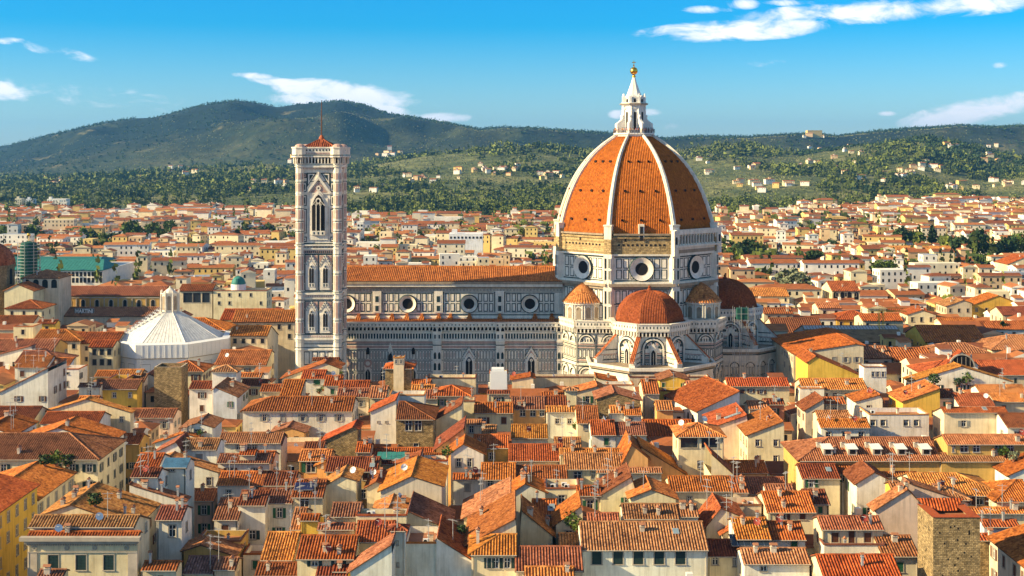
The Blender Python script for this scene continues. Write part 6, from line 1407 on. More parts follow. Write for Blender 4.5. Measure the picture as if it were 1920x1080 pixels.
for (xa, xb, Y0, Y1, ra, rb) in ((-60, 194, Y - 1, Y + 14, 507, 486), (-60, 168, Y + 14, Y + 34, 494, 481)):
    z0, z1 = Z_(ra, Y0), Z_(rb, Y1); mb.face([(X_(xa, Y), Y0, z0), (X_(xb, Y), Y0, z0), (X_(xb - 14, Y), Y1, z1), (X_(xa, Y), Y1, z1)], 0)
    mb.face([(X_(xa, Y), 2 * Y1 - Y0, z0), (X_(xb, Y), 2 * Y1 - Y0, z0), (X_(xb - 14, Y), Y1, z1), (X_(xa, Y), Y1, z1)], 0); mb.face([(X_(xb, Y), Y0, z0), (X_(xb, Y), 2 * Y1 - Y0, z0), (X_(xb - 14, Y), Y1, z1)], 0)
    for k in range(40): x = X_(xa, Y) + (X_(xb - 14, Y) - X_(xa, Y)) * k / 40; mb.bar((x, Y0, z0 + .05), (x, Y1, z1 + .05), .08, 0, 4)
mb.build('roof', ['teal'], e)
p = Vector((X_(142, 535), 534, Z_(588, 535)))                      # rooftop letters
e = empty('roof_sign', p, 0, label='rooftop sign of white capital letters in a thin frame', cat='sign')
cu = bpy.data.curves.new('letters', 'FONT'); cu.body = 'MARTINI'; cu.size = 2.35; cu.extrude = .12; cu.offset = .07
to = bpy.data.objects.new('tmp', cu); COL.objects.link(to); dg = bpy.context.evaluated_depsgraph_get(); me = bpy.data.meshes.new_from_object(to.evaluated_get(dg)); bpy.data.objects.remove(to)
me.name = 'letters'; me.materials.clear(); me.materials.append(M['white']); o = inst('letters', me, e, (.15, -.1, .35)); o.rotation_euler = (R(90), 0, 0)
xs = [v.co.x for v in me.vertices]; o.scale = (7.4 / (max(xs) - min(xs)), 1, 1)
mb = MB(); mb.box(-.3, .05, 0, 8.1, .12, .15, 0); mb.box(-.3, .05, 2.2, 8.1, .12, 2.35, 0); mb.box(-.3, .05, 0, -.15, .12, 2.35, 0); mb.box(7.95, .05, 0, 8.1, .12, 2.35, 0); mb.box(-.3, .12, .15, 8.1, .16, 2.2, 1)
for x in (.5, 4, 7.4): mb.bar((x, .2, -2.5), (x, .2, 2), .08, 0, 5)
mb.build('frame', ['metal', 'dark'], e, local=True)
e = empty('observatory_dome', (X_(448, 552), 551, 23.2), label='small teal observatory dome on a round white base atop a cream palazzo', cat='dome'); mb = MB(); mb.lathe((0, 0), [(3.2, 0), (3.2, 2.6), (2.9, 2.7)], 0, 24); mb.build('base', ['white'], e, local=True)
mb = MB(); mb.lathe((0, 0), [(3.0 * math.cos(k * math.pi / 20) + .01, 2.7 + 3.4 * math.sin(k * math.pi / 20)) for k in range(11)], 0, 24); mb.box(-.35, -3.1, 2.8, .35, -.5, 5.2, 0); mb.build('shell', ['teal'], e, local=True)
def slab_block(x0, x1, yt, Y, dep, nm, lb, col, rows, cols, m='stucco'):
    e = empty(nm, (X_((x0 + x1) / 2, Y), Y, 0), label=lb, cat='building', group=None); mb = MB(); zt = Z_(yt, Y); X0, X1 = X_(x0, Y), X_(x1, Y); mb.box(X0, Y, 0, X1, Y + dep, zt, 0); mb.box(X0 + 2, Y + 2, zt, X0 + 6, Y + 6, zt + 3, 0)
    mb.build('wall', [m], e, color=col, occ=nm); f0 = MB(); f0.box(-.7, -.1, -.8, .7, .05, .8, 0); me = f0.mesh('window', ['dark'])
    for r in range(rows):
        for c in range(cols): inst('window', me, e, (X0 + (X1 - X0) * (c + .5) / cols - e.location.x, -.02, zt - 3 - r * 3.2))
slab_block(88, 124, 373, 1800, 16, 'apartment_block', 'tallest white apartment slab block on the plain before the mountain', (.75, .73, .68), 9, 7)
slab_block(103, 125, 379, 1770, 14, 'apartment_block', 'white apartment block stepping down beside the tallest slab', (.72, .68, .6), 8, 4); slab_block(28, 40, 372, 2050, 14, 'apartment_block', 'twin cream apartment block far west on the plain', (.66, .6, .45), 8, 3); slab_block(48, 62, 373, 2050, 14, 'apartment_block', 'pale blue-grey apartment block beside its cream twin', (.6, .62, .66), 8, 3)
slab_block(514, 524, 390, 1450, 8, 'stone_tower', 'pale square medieval tower left of the bell tower shaft', (.62, .55, .4), 1, 1); slab_block(669, 681, 416, 1050, 7, 'stone_tower', 'white square tower among roofs beyond the nave', (.75, .73, .68), 3, 2); slab_block(842, 905, 438, 960, 16, 'warehouse', 'long plain white flat-roofed warehouse beyond the nave', (.78, .78, .8), 1, 9)
slab_block(1380, 1420, 417, 1270, 16, 'apartment_block', 'orange plastered block right of the great dome', (.62, .32, .1), 3, 5); slab_block(1396, 1420, 412, 1300, 14, 'apartment_block', 'taller orange block behind its neighbour by the dome', (.6, .34, .12), 4, 3); slab_block(1430, 1452, 411, 1290, 14, 'apartment_block', 'narrow ochre orange block before dark trees', (.62, .36, .12), 4, 3); slab_block(1478, 1560, 388, 1750, 14, 'school_building', 'very long low cream institute under the hills', (.7, .64, .48), 2, 20); slab_block(1545, 1612, 390, 1720, 14, 'school_building', 'cream wing joined to the long low institute', (.7, .64, .5), 2, 16)
slab_block(1550, 1588, 407, 1330, 30, 'barracks', 'wide yellow ochre barracks with dark roofline', (.6, .4, .14), 2, 12)
# yellow crane by the museum hall
e = empty('tower_crane', (X_(1652, 452), 452, 0), label='yellow lattice crane mast rising beside the museum hall', cat='crane'); mb = MB(); x0, y0 = X_(1652, 452), 452; zt = Z_(580, 452)
for a in (-.8, .8):
    for b in (-.8, .8): mb.bar((x0 + a, y0 + b, 0), (x0 + a, y0 + b, zt), .11, 0, 4)
for k in range(int(zt / 1.6)):
    z = k * 1.6; s = 1 if k % 2 else -1; mb.bar((x0 - .8 * s, y0 - .8, z), (x0 + .8 * s, y0 - .8, z + 1.6), .07, 0, 4); mb.bar((x0 - .8, y0 - .8 * s, z), (x0 - .8, y0 + .8 * s, z + 1.6), .07, 0, 4)
mb.build('mast', ['yellowsteel'], e)
mb = MB()
for a, b in ((-.6, -.6), (.6, -.6), (0, .5)): mb.bar((x0 - 5 , y0 + a, zt + b), (x0 + 9, y0 + a, zt + b), .1, 0, 4)
for k in range(14): mb.bar((x0 - 5 + k, y0 - .6, zt - .6), (x0 - 4.5 + k, y0, zt + .5), .06, 0, 4)
mb.build('jib', ['yellowsteel'], e)
# scaffold on the shaded flank of the cathedral
e = empty('scaffold', (X_(1385, 402), 402, 0), label='dark mesh scaffold against the shaded apse flank', cat='scaffold'); mb = MB(); x0 = X_(1375, 402)
for k in range(10):
    for y in (400, 403): mb.bar((x0, y, 12 + k * 2.2), (x0 + 6.5, y, 12 + k * 2.2), .07, 0, 4)
for a in range(4):
    for y in (400, 403): mb.bar((x0 + a * 2.15, y, 0), (x0 + a * 2.15, y, 34), .08, 0, 4)
mb.box(x0 + 1, 400.2, 30, x0 + 4.6, 402.8, 33.5, 1); mb.build('frame', ['metal', 'netting'], e)
# ------------------------------------------------------------------ sightseers under the lantern
def person_mesh(c1, c2):
    key = ('person', c1, c2)
    if key in WM: return WM[key]
    J = [(0, 0, .95, .15, .11), (0, 0, 1.15, .14, .1), (0, 0, 1.38, .17, .1), (0, 0, 1.5, .06, .06), (0, -.01, 1.62, .095, .11), (0, 0, 1.74, .06, .07),
         (.1, 0, .9, .09, .09), (.11, -.02, .5, .06, .06), (.11, .0, .08, .045, .05), (.12, -.12, .03, .045, .03), (-.1, 0, .9, .09, .09), (-.11, .02, .5, .06, .06), (-.11, .04, .08, .045, .05), (-.12, -.08, .03, .045, .03),
         (.2, 0, 1.4, .055, .055), (.27, -.03, 1.14, .042, .042), (.22, -.2, .98, .032, .032), (.19, -.28, .96, .035, .02), (-.2, 0, 1.4, .055, .055), (-.27, -.03, 1.14, .042, .042), (-.22, -.2, .98, .032, .032), (-.19, -.28, .96, .035, .02)]
    E = [(0, 1), (1, 2), (2, 3), (3, 4), (4, 5), (0, 6), (6, 7), (7, 8), (8, 9), (0, 10), (10, 11), (11, 12), (12, 13), (2, 14), (14, 15), (15, 16), (16, 17), (2, 18), (18, 19), (19, 20), (20, 21)]
    me = bpy.data.meshes.new('p'); me.from_pydata([j[:3] for j in J], E, []); o = bpy.data.objects.new('p', me); COL.objects.link(o); o.modifiers.new('s', 'SKIN')
    for v, j in zip(me.skin_vertices[0].data, J): v.radius = j[3:]
    me.skin_vertices[0].data[0].use_root = True; sub = o.modifiers.new('u', 'SUBSURF'); sub.levels = 1
    r = bpy.data.meshes.new_from_object(o.evaluated_get(bpy.context.evaluated_depsgraph_get())); bpy.data.objects.remove(o); r.name = 'body'
    r.materials.clear()
    for m in (c1, c2, 'skin'): r.materials.append(M[m])
    for p in r.polygons:
        z, x = p.center.z, abs(p.center.x); p.material_index = 2 if z > 1.49 or (x > .17 and z < 1.22) else (1 if z < .95 else 0)
    WM[key] = r; return r
M['skin'] = plain('skin', (.5, .3, .2), .6, .1); M['hairm'] = plain('brown_hair', (.05, .03, .02), .7, .2)
for nm_, c in (('c_red', (.5, .04, .04)), ('c_navy', (.03, .05, .15)), ('c_pink', (.6, .2, .28)), ('c_orange', (.65, .22, .04)), ('c_black', (.02, .02, .02)), ('c_violet', (.2, .08, .25)), ('c_beige', (.5, .4, .28))): M[nm_] = plain(nm_[2:] + '_cloth', c, .9, .15)
def hairmesh():
    def fn(mb): mb.lathe((0, .015), [(.02, 1.78), (.08, 1.765), (.115, 1.7), (.12, 1.62), (.09, 1.56)], 0, 12)
    return wmesh(('hair',), fn, ['hairm'])
PP = [('c_red', 'c_navy', 'red'), ('white', 'c_beige', 'white'), ('c_orange', 'c_navy', 'orange'), ('c_pink', 'c_black', 'pink'), ('c_black', 'c_navy', 'black'), ('c_violet', 'c_black', 'violet'), ('c_beige', 'c_navy', 'beige')]
zl = Z_(248.5, DY); pts = octpts(DX, DY, 6.3); q = 0
for i in (3, 4, 5, 6, 7):
    a, b = pts[i], pts[(i + 1) % 8]
    for j in range(5):
        t = (j + .5 + random.uniform(-.25, .25)) / 5; x, y = a[0] + (b[0] - a[0]) * t, a[1] + (b[1] - a[1]) * t; c = PP[(q * 3 + j) % 7]; q += 1
        e = empty('person', (x, y, zl - .2), math.atan2(y - DY, x - DX) + math.pi / 2, label=f'person in {c[2]} top at the railing under the dome lantern', cat='person', group=f'sightseers in {c[2]} along the lantern railing')
        inst('body', person_mesh(c[0], c[1]), e, (0, 0, 0)); inst('hair', hairmesh(), e, (0, 0, 0))
# ================================================================== THE LAND
SKY = [(-400, 285), (0, 274), (50, 262), (100, 249), (150, 238), (200, 227), (250, 220), (285, 219), (330, 208), (375, 197), (420, 189), (445, 186), (480, 191), (520, 199), (560, 193), (600, 190), (640, 187), (680, 193), (730, 211), (800, 222), (850, 230), (900, 240), (940, 236), (1000, 237), (1050, 241), (1100, 244), (1150, 248), (1250, 257), (1300, 253), (1350, 254), (1400, 254), (1450, 250), (1500, 248), (1535, 249), (1570, 252), (1600, 248), (1650, 243), (1700, 239), (1750, 236), (1800, 231), (1850, 235), (1920, 232), (2300, 240)]
MIDL = [(-400, 335), (0, 322), (100, 312), (200, 300), (300, 290), (400, 280), (480, 268), (560, 262), (640, 262), (700, 280), (800, 290), (850, 280), (900, 268), (960, 262), (1050, 266), (1150, 270), (1250, 272), (1350, 274), (1420, 268), (1480, 262), (1540, 262), (1600, 268), (1700, 274), (1800, 278), (1920, 276), (2300, 280)]
LOW = [(-400, 350), (0, 345), (100, 342), (200, 335), (300, 328), (400, 322), (500, 316), (600, 330), (660, 322), (720, 312), (800, 302), (860, 297), (960, 291), (1010, 288), (1050, 290), (1110, 299), (1200, 300), (1290, 290), (1350, 284), (1400, 284), (1450, 292), (1500, 296), (1540, 288), (1600, 278), (1660, 271), (1700, 264), (1740, 261), (1790, 272), (1840, 288), (1900, 308), (1960, 325), (2300, 340)]
FOOT = [(-400, 368), (0, 366), (200, 362), (400, 356), (560, 352), (700, 352), (900, 346), (1050, 350), (1300, 345), (1400, 340), (1500, 336), (1600, 335), (1700, 334), (1760, 345), (1850, 352), (1920, 340), (2300, 340)]
def prof(T): a = np.array(T, float); return lambda x: np.interp(x, a[:, 0], a[:, 1])
EDGE = [(-400, 1700), (0, 1700), (200, 1640), (350, 1740), (560, 1600), (640, 1480), (850, 1430), (1050, 1480), (1350, 1500), (1450, 1650), (1600, 1850), (1750, 2050), (2400, 2080)]
pS, pM, pL, pF = map(prof, (SKY, MIDL, LOW, FOOT))
def ground_z(pxs, Y):
    ys = [(1950, np.zeros_like(pxs)), (2500, np.maximum(2, H - (pF(pxs) - HY) / F * 2500)), (3500, H - (pL(pxs) - HY) / F * 3500), (4200, (H - (pL(pxs) - HY) / F * 3500) * .2), (5400, H - (pM(pxs) - HY) / F * 5400), (7200, H - (pS(pxs) - HY) / F * 7200), (8500, (H - (pS(pxs) - HY) / F * 7200) * .75), (11000, np.full_like(pxs, 20.0))]
    out = np.zeros_like(pxs)
    for (a, za), (b, zb) in zip(ys, ys[1:]):
        m = (Y >= a) & (Y <= b); t = np.clip((Y - a) / (b - a), 0, 1); s = t * t * (3 - 2 * t) if a != 5400 else t ** .9
        out = np.where(m, za + (zb - za) * s, out)
    return out
NX, NY = 420, 300
pxs = np.linspace(-300, 2220, NX); Ys = 1950 + (11000 - 1950) * np.linspace(0, 1, NY) ** 1.25
GX, GY = np.meshgrid(pxs, Ys); GZ = ground_z(GX, GY)
WX = (GX - CX) / F * GY
nz_ = np.zeros_like(GZ)
for i in range(NY):
    for j in range(NX):
        x, y = WX[i, j], GY[i, j]
        nz_[i, j] = (1 - abs(noise.noise((x / 800, y / 1300, 3.1))) * 2) * .8 + noise.noise((x / 240, y / 300, 7.7)) * .3 + noise.noise((x / 90, y / 110, 1.7)) * .1
amp = np.clip((GY - 2100) / 1800, 0, 1) * np.clip(GZ / 90, .1, 1) * (95 + 75 * np.clip((GY - 4200) / 1200, 0, 1))
ridgeline = np.exp(-((GY - 7200) / 500) ** 2) + .8 * np.exp(-((GY - 3500) / 220) ** 2)
GZ2 = GZ + nz_ * amp * (1 - .85 * np.clip(ridgeline, 0, 1))
lim = H - (pS(GX) - HY) / F * GY - 7 - 25 * np.clip(1 - GY / 7200, 0, 1)
GZ2 = np.where(GY > 4000, np.minimum(GZ2, lim), GZ2)
def hill_z(x, y):
    p = x / y * F + CX; j = np.clip((p + 300) / 2520 * (NX - 1), 0, NX - 1.001); i = np.clip((np.maximum(y - 1950, 0) / 9050) ** (1 / 1.25) * (NY - 1), 0, NY - 1.001)
    i0, j0 = i.astype(int), j.astype(int); a, b = i - i0, j - j0
    return (GZ2[i0, j0] * (1 - b) + GZ2[i0, j0 + 1] * b) * (1 - a) + (GZ2[i0 + 1, j0] * (1 - b) + GZ2[i0 + 1, j0 + 1] * b) * a
me = bpy.data.meshes.new('hills'); V_ = np.stack([WX, GY, GZ2], -1).reshape(-1, 3)
idx = np.arange(NX * NY).reshape(NY, NX); Fq = np.stack([idx[:-1, :-1], idx[:-1, 1:], idx[1:, 1:], idx[1:, :-1]], -1).reshape(-1, 4)
me.from_pydata(V_.tolist(), [], Fq.tolist()); me.polygons.foreach_set('use_smooth', [True] * len(Fq))
M['grove'] = make_leaf('grove_leaves', (.13, .145, .06), (.2, .2, .09), .01)
m, b = new_mat('hillside'); M['hill'] = m
f1 = noise_fac(.0019, 7, .65, 'World'); f2 = noise_fac(.03, 6, .75, 'World'); f3 = noise_fac(.006, 6, .65, 'World')
base = mixf(ramp(f1, [(.54, 0), (.64, 1)]), (.004, .013, .011), (.045, .056, .028))
sp_ = N('ShaderNodeSeparateXYZ'); L(N('ShaderNodeNewGeometry').outputs['Position'], sp_.inputs[0])
nr = N('ShaderNodeMapRange'); nr.inputs['From Min'].default_value = 5200; nr.inputs['From Max'].default_value = 3600; L(sp_.outputs[1], nr.inputs['Value'])
base = mixf(nr.outputs[0], base, mixf(ramp(f3, [(.45, 0), (.6, 1)]), (.075, .095, .032), (.17, .17, .065)))
base = mixf(ramp(f3, [(.62, 0), (.72, .8)]), base, (.2, .17, .08))
L(mul(base, ramp(f2, [(.3, .45), (.7, 1.5)])), b.inputs['Base Color'])
bn = N('ShaderNodeBump'); bn.inputs['Strength'].default_value = 1; bn.inputs['Distance'].default_value = 9; L(noise_fac(.035, 4, .7, 'World'), bn.inputs['Height']); L(bn.outputs[0], b.inputs['Normal']); b.inputs['Roughness'].default_value = 1
me.materials.append(m); o = bpy.data.objects.new('hills', me); COL.objects.link(o); tag(o, kind='structure')
# ------------------------------------------------------------------ ground, street, squares
mb = MB(); S = 14000; mb.face([(-S, -3000, 0), (S, -3000, 0), (S, 20000, 0), (-S, 20000, 0)])
m, b = new_mat('town_ground'); M['ground'] = m
L(mixf(ramp(noise_fac(.01, 5, .6, 'World'), [(.45, 0), (.55, 1)]), (.14, .12, .1), (.1, .11, .05)), b.inputs['Base Color'])
mb.build('ground', ['ground'], kind='structure')
mb = MB(); mb.face([(-86.5, 150, .004), (-78, 150, .004), (-78, 420, .004), (-86.5, 420, .004)]); mb.build('street', ['cobble'], kind='structure')
mb = MB(); mb.face([(-150, 356, .008), (112, 356, .008), (112, 470, .008), (-150, 470, .008)]); mb.build('square', ['cobble'], kind='structure')
# ------------------------------------------------------------------ the far town: one mass of small houses
for i, c in enumerate(((.8, .76, .67), (.78, .66, .43), (.68, .49, .18), (.78, .69, .5), (.62, .44, .26))): M[f'fw{i}'] = plain('far_wall_%s' % 'abcde'[i], c, .9, .2, .15)
for i, c in enumerate(((.31, .1, .036), (.4, .145, .05), (.22, .07, .03))): M[f'fr{i}'] = plain('far_roof_%s' % 'abc'[i], c, .9, .3, .5)
FM = [f'fw{i}' for i in range(5)] + [f'fr{i}' for i in range(3)] + ['dark', 'metal']
rf_ = random.Random(21)
def far_house(mb, x, y, w, d, z, rz, win, z0=0.0, flat=False):
    c, s = math.cos(rz), math.sin(rz); T = lambda a, b, q: (x + c * a - s * b, y + s * a + c * b, z0 + q)
    wm, rm = rf_.choice((0, 0, 0, 1, 1, 3, 2, 4)), rf_.choice((5, 5, 6, 7)); a, b = w / 2, d / 2
    P = [(-a, -b), (a, -b), (a, b), (-a, b)]
    for i in range(4): mb.face([T(*P[i], -4 if z0 else 0), T(*P[(i + 1) % 4], -4 if z0 else 0), T(*P[(i + 1) % 4], z), T(*P[i], z)], wm)
    if flat: mb.face([T(*p, z) for p in P], 9 if rf_.random() < .3 else wm)
    else:
        o = .5; h = min(a, b) * rf_.uniform(.2, .36); k = rf_.random()
        A = [(-a - o, -b - o), (a + o, -b - o), (a + o, b + o), (-a - o, b + o)]
        if w >= d: r0, r1 = (-a + (b if k < .35 else -o), 0), (a - (b if k < .35 else -o), 0)
        else: r0, r1 = (0, -b + (a if k < .35 else -o)), (0, b - (a if k < .35 else -o))
        zr = z + h
        if w >= d:
            mb.face([T(*A[0], z - .2), T(*A[1], z - .2), T(*r1, zr), T(*r0, zr)], rm); mb.face([T(*A[3], z - .2), T(*A[2], z - .2), T(*r1, zr), T(*r0, zr)], rm)
            e1, e2 = (A[0], A[3]), (A[1], A[2])
        else:
            mb.face([T(*A[0], z - .2), T(*A[3], z - .2), T(*r1, zr), T(*r0, zr)], rm); mb.face([T(*A[1], z - .2), T(*A[2], z - .2), T(*r1, zr), T(*r0, zr)], rm)
            e1, e2 = (A[0], A[1]), (A[3], A[2])
        for e_, r_ in ((e1, r0), (e2, r1)): mb.face([T(*e_[0], z - .2), T(*e_[1], z - .2), T(*r_, zr)], rm if k < .35 else wm)
        if rf_.random() < .5: q = rf_.uniform(-a, a) * .6; p = rf_.uniform(-b, b) * .5; mb.box(*[v for v in (T(q, p, z)[0] - .5, T(q, p, z)[1] - .5, z0 + z)], *[T(q, p, z)[0] + .5, T(q, p, z)[1] + .5, z0 + zr + .8], m=0)
        if rf_.random() < .18: q = rf_.uniform(-a, a) * .5; X1_, Y1_, _ = T(q, 0, 0); mb.box(X1_ - 2, Y1_ - 2, z0 + z - 1, X1_ + 2, Y1_ + 2, z0 + zr + 1.6, rf_.choice((0, 1))); mb.face([(X1_ - 2.3, Y1_ - 2.4, z0 + zr + 1.5), (X1_ + 2.3, Y1_ - 2.4, z0 + zr + 1.5), (X1_ + 2.3, Y1_ + 2.3, z0 + zr + 2.5), (X1_ - 2.3, Y1_ + 2.3, z0 + zr + 2.5)], rm)
    if win:
        for (O, U_, L_) in (((-a, -b), (1, 0), w), ((-a, b), (0, -1), d), ((a, -b), (0, 1), d)):
            n = int(L_ / 3.3); nn = (U_[1], -U_[0])
            for k in range(n):
                for r_ in range(2):
                    q = z - 1.3 - r_ * 3.6
                    if q < 3 or rf_.random() < .2: continue
                    u = L_ * (k + .5) / n; p0, p1 = (O[0] + U_[0] * (u - .5) + nn[0] * .04, O[1] + U_[1] * (u - .5) + nn[1] * .04), (O[0] + U_[0] * (u + .5) + nn[0] * .04, O[1] + U_[1] * (u + .5) + nn[1] * .04)
                    mb.face([T(*p0, q - 1.7), T(*p1, q - 1.7), T(*p1, q), T(*p0, q)], 8)
mb = MB()
for h in OBJ:
    if h.get('stuff'): drop(h['e']); far_house(mb, (h['X0'] + h['X1']) / 2, (h['Y0'] + h['Y1']) / 2, h['X1'] - h['X0'], h['Y1'] - h['Y0'], h['z'], 0, True)
LIVE = [h for h in LIVE if not h.get('stuff')]
BIG = [(h['X0'], h['X1'], h['Y0'], h['Y1']) for h in LIVE if h['Y1'] > 540] + [(X_(-60, 690), X_(200, 690), 685, 770), (X_(-70, 525), X_(80, 540), 505, 585), (X_(50, 1120), X_(325, 1120), 1050, 1210), (X_(1360, 900), X_(1440, 900), 880, 930), (X_(1780, 930), X_(1960, 930), 850, 950), (X_(1610, 1030), X_(1780, 1030), 1000, 1060), (X_(1465, 650), X_(1512, 650), 640, 670), (X_(84, 1800), X_(130, 1800), 1765, 1820), (X_(835, 960), X_(910, 960), 950, 990)]
TP = [(x, Y, 8) for _, x, Y, *r in TREES]
Y = 560.0
while Y < 2080:
    dd = rf_.uniform(8, 13) * (1 + (Y - 560) / 2600); x = -.45 * Y
    slope = .06 * math.sin(Y / 170.0)
    while x < .45 * Y:
        w = rf_.choice((6, 7, 8, 9, 10, 12, 14, 20, 30)) * rf_.uniform(.85, 1.2) * (1 + (Y - 560) / 2600); y = Y + slope * x + rf_.uniform(-3, 3)
        px_ = x / y * F + CX
        edge = float(np.interp(px_, [q[0] for q in EDGE], [q[1] for q in EDGE])) + rf_.uniform(-60, 60)
        bad = y > edge or any(b0 - w / 2 < x + w / 2 < b1 + w / 2 and c0 - dd / 2 < y < c1 + dd / 2 for b0, b1, c0, c1 in BIG) or (y < 1500 and any(abs(x + w / 2 - tx) < w / 2 + 5 and abs(y - ty) < dd / 2 + 5 for tx, ty, _ in TP))
        if rf_.random() < .035: bad = True; w *= 1.5
        if not bad: far_house(mb, x + w / 2, y, w * rf_.uniform(.9, 1.0), dd * rf_.uniform(.7, .98), rf_.choice((6, 8, 9, 10, 11, 12, 13, 14, 16, 19)) + rf_.uniform(-1, 1), rf_.uniform(-.12, .12) + .1 * math.sin(Y / 90), y < 1250, 0, rf_.random() < .16)
        x += w * rf_.uniform(.98, 1.04) + (rf_.uniform(4, 8) if rf_.random() < .12 else 0)
    Y += dd * (1.08 if rf_.random() < .7 else 1.6)
for sd in (-1, 1):                                              # the town goes on past both edges of the view
    Y = 170.0
    while Y < 560:
        dd = rf_.uniform(10, 13); x = .425 * Y + 6
        while x < .425 * Y + 95:
            w = rf_.uniform(9, 16); X0, X1 = (x, x + w) if sd > 0 else (-x - w, -x)
            if not any(X0 < h['X1'] + .5 and X1 > h['X0'] - .5 and Y - .5 < h['Y1'] and Y + dd > h['Y0'] - .5 for h in LIVE): far_house(mb, (X0 + X1) / 2, Y + dd / 2, w, dd * .9, rf_.uniform(13, 18), rf_.uniform(-.05, .05), True)
            x += w + .4
        Y += dd * 1.12
nfar = len(mb.f)
far = mb.build('distant_houses', FM, kind='stuff', label='sea of small tile-roofed houses reaching to the foot of the hills')
# villas up the slopes
mb = MB(); VP = []
VC = [(150, 345, 30), (240, 335, 40), (330, 318, 35), (100, 345, 15), (500, 345, 40), (560, 300, 20), (690, 360, 25), (790, 335, 30), (860, 325, 35), (905, 320, 25), (960, 320, 25), (1020, 330, 25), (1310, 300, 25), (1340, 325, 30), (1410, 320, 20), (1540, 255, 22), (1560, 285, 35), (1585, 315, 30), (1520, 310, 20), (1640, 335, 25), (1690, 330, 25), (1730, 315, 30), (1780, 270, 20), (1850, 275, 40), (1880, 295, 30), (1470, 345, 40), (1400, 350, 40), (1880, 345, 40), (1800, 350, 40), (740, 290, 20)]
hy_ = np.linspace(2050, 7150, 1400)
def on_hill(px_, py_):
    x = (px_ - CX) / F * hy_; z = hill_z(x, hy_); rows = HY - (z - H) / hy_ * F; top_ = np.minimum.accumulate(np.concatenate([[9e9], rows[:-1]]))
    ok = np.where((rows <= py_ + .6) & (top_ > py_ - .1) & (rows <= top_))[0]
    if not len(ok): return None
    return x[ok[0]], hy_[ok[0]], z[ok[0]]
for cx0, cy0, sp in VC:
    for k in range(rf_.randint(4, 9)):
        p = on_hill(cx0 + rf_.gauss(0, sp * .6), cy0 + rf_.gauss(0, 5))
        if p is None: continue
        s = rf_.uniform(.55, 1.05) * (1 + max(0, p[1] - 3000) / 4500); VP.append(p); far_house(mb, p[0], p[1], 13 * s * rf_.uniform(.7, 1.6), 10 * s, 7.5 * s, rf_.uniform(-.5, .5), p[1] < 3200, p[2] + 1)
p = on_hill(1526, 256)
if p is not None: far_house(mb, p[0], p[1], 60, 25, 26, .1, True, p[2], True)
mb.build('hillside_villas', FM, kind='stuff', label='pale villas and hamlets scattered over the wooded slopes')
# ------------------------------------------------------------------ woods on the slopes
def forest(n, Y0, Y1, templ, s0, s1, dens, seed, olive=False, reg=None):
    r = np.random.default_rng(seed); y = (Y0 ** 1.6 + (Y1 ** 1.6 - Y0 ** 1.6) * r.random(n)) ** (1 / 1.6); x = (r.random(n) - .5) * .9 * y
    z = hill_z(x, y); d = np.array([noise.noise((a / 260, b / 380, 9.2)) + .5 * noise.noise((a / 80, b / 110, 2.2)) for a, b in zip(x, y)]); k = d < dens if olive else d > dens
    if reg == 'edge': k &= y > np.interp(x / y * F + CX, [q[0] for q in EDGE], [q[1] for q in EDGE]) + 15; reg = None
    if reg: q_ = x / y * F + CX; k = (q_ > reg[0]) & (q_ < reg[1])
    if len(VP):
        vp = np.array(VP)[:, :2]
        for q in range(len(vp)): k &= (np.abs(x - vp[q, 0]) > 12) | (y - vp[q, 1] > 8) | (y - vp[q, 1] < -26)
    x, y, z = x[k], y[k], z[k]; n = len(x); s = r.uniform(s0, s1, n) * np.clip(.8 + d[k] * .6, .6, 1.3); ti = r.integers(0, len(templ), n); out = []
    for t, T in enumerate(templ):
        m_ = ti == t; a = r.random(m_.sum()) * 6.28; c, sn = np.cos(a)[:, None, None], np.sin(a)[:, None, None]; Q = np.repeat(T[None], m_.sum(), 0)
        Q = np.stack([Q[..., 0] * c - Q[..., 1] * sn, Q[..., 0] * sn + Q[..., 1] * c, Q[..., 2]], -1) * s[m_][:, None, None, None]
        Q[..., 0] += x[m_][:, None, None]; Q[..., 1] += y[m_][:, None, None]; Q[..., 2] += (z[m_] + s[m_] * .62)[:, None, None]; out.append(Q.reshape(-1, 4, 3))
    return np.concatenate(out)
def tmpl(k, n, q):
    T = crown_arrays(n, k, q)
    return T * np.array((1, 1, 1.5)) + np.array((0, 0, .7)) if k == 'cypress' else T
near_t = [tmpl('broad', 26, .36), tmpl('broad', 26, .34), tmpl('pine', 20, .36), tmpl('cypress', 16, .16), tmpl('cypress', 16, .16)]
far_t = [tmpl('broad', 10, .5), tmpl('broad', 10, .55), tmpl('cypress', 7, .26)]
Qs = [forest(7000, 1420, 2100, near_t, 2.8, 7.5, -.15, 41, False, 'edge'), forest(9500, 1960, 3000, near_t, 2.8, 8.5, .0, 1), forest(15000, 2600, 4300, far_t, 3.5, 10.0, .0, 2)]
Q = np.concatenate(Qs); o = bpy.data.objects.new('hill_woods', quad_mesh('hill_woods', Q, ['hillleaf'])); COL.objects.link(o); tag(o, 'woods, cypresses and olive groves covering the hills', kind='stuff')
ot = [tmpl('broad', 9, .5), tmpl('broad', 9, .45)]
o = bpy.data.objects.new('olive_groves', quad_mesh('olive_groves', np.concatenate([forest(14000, 2000, 3600, ot, 2.2, 3.6, -.02, 11, True), forest(14000, 3400, 5600, ot, 3, 4.6, -.02, 12, True)]), ['grove'])); COL.objects.link(o); tag(o, 'pale olive groves between the dark woods on the slopes', kind='stuff')
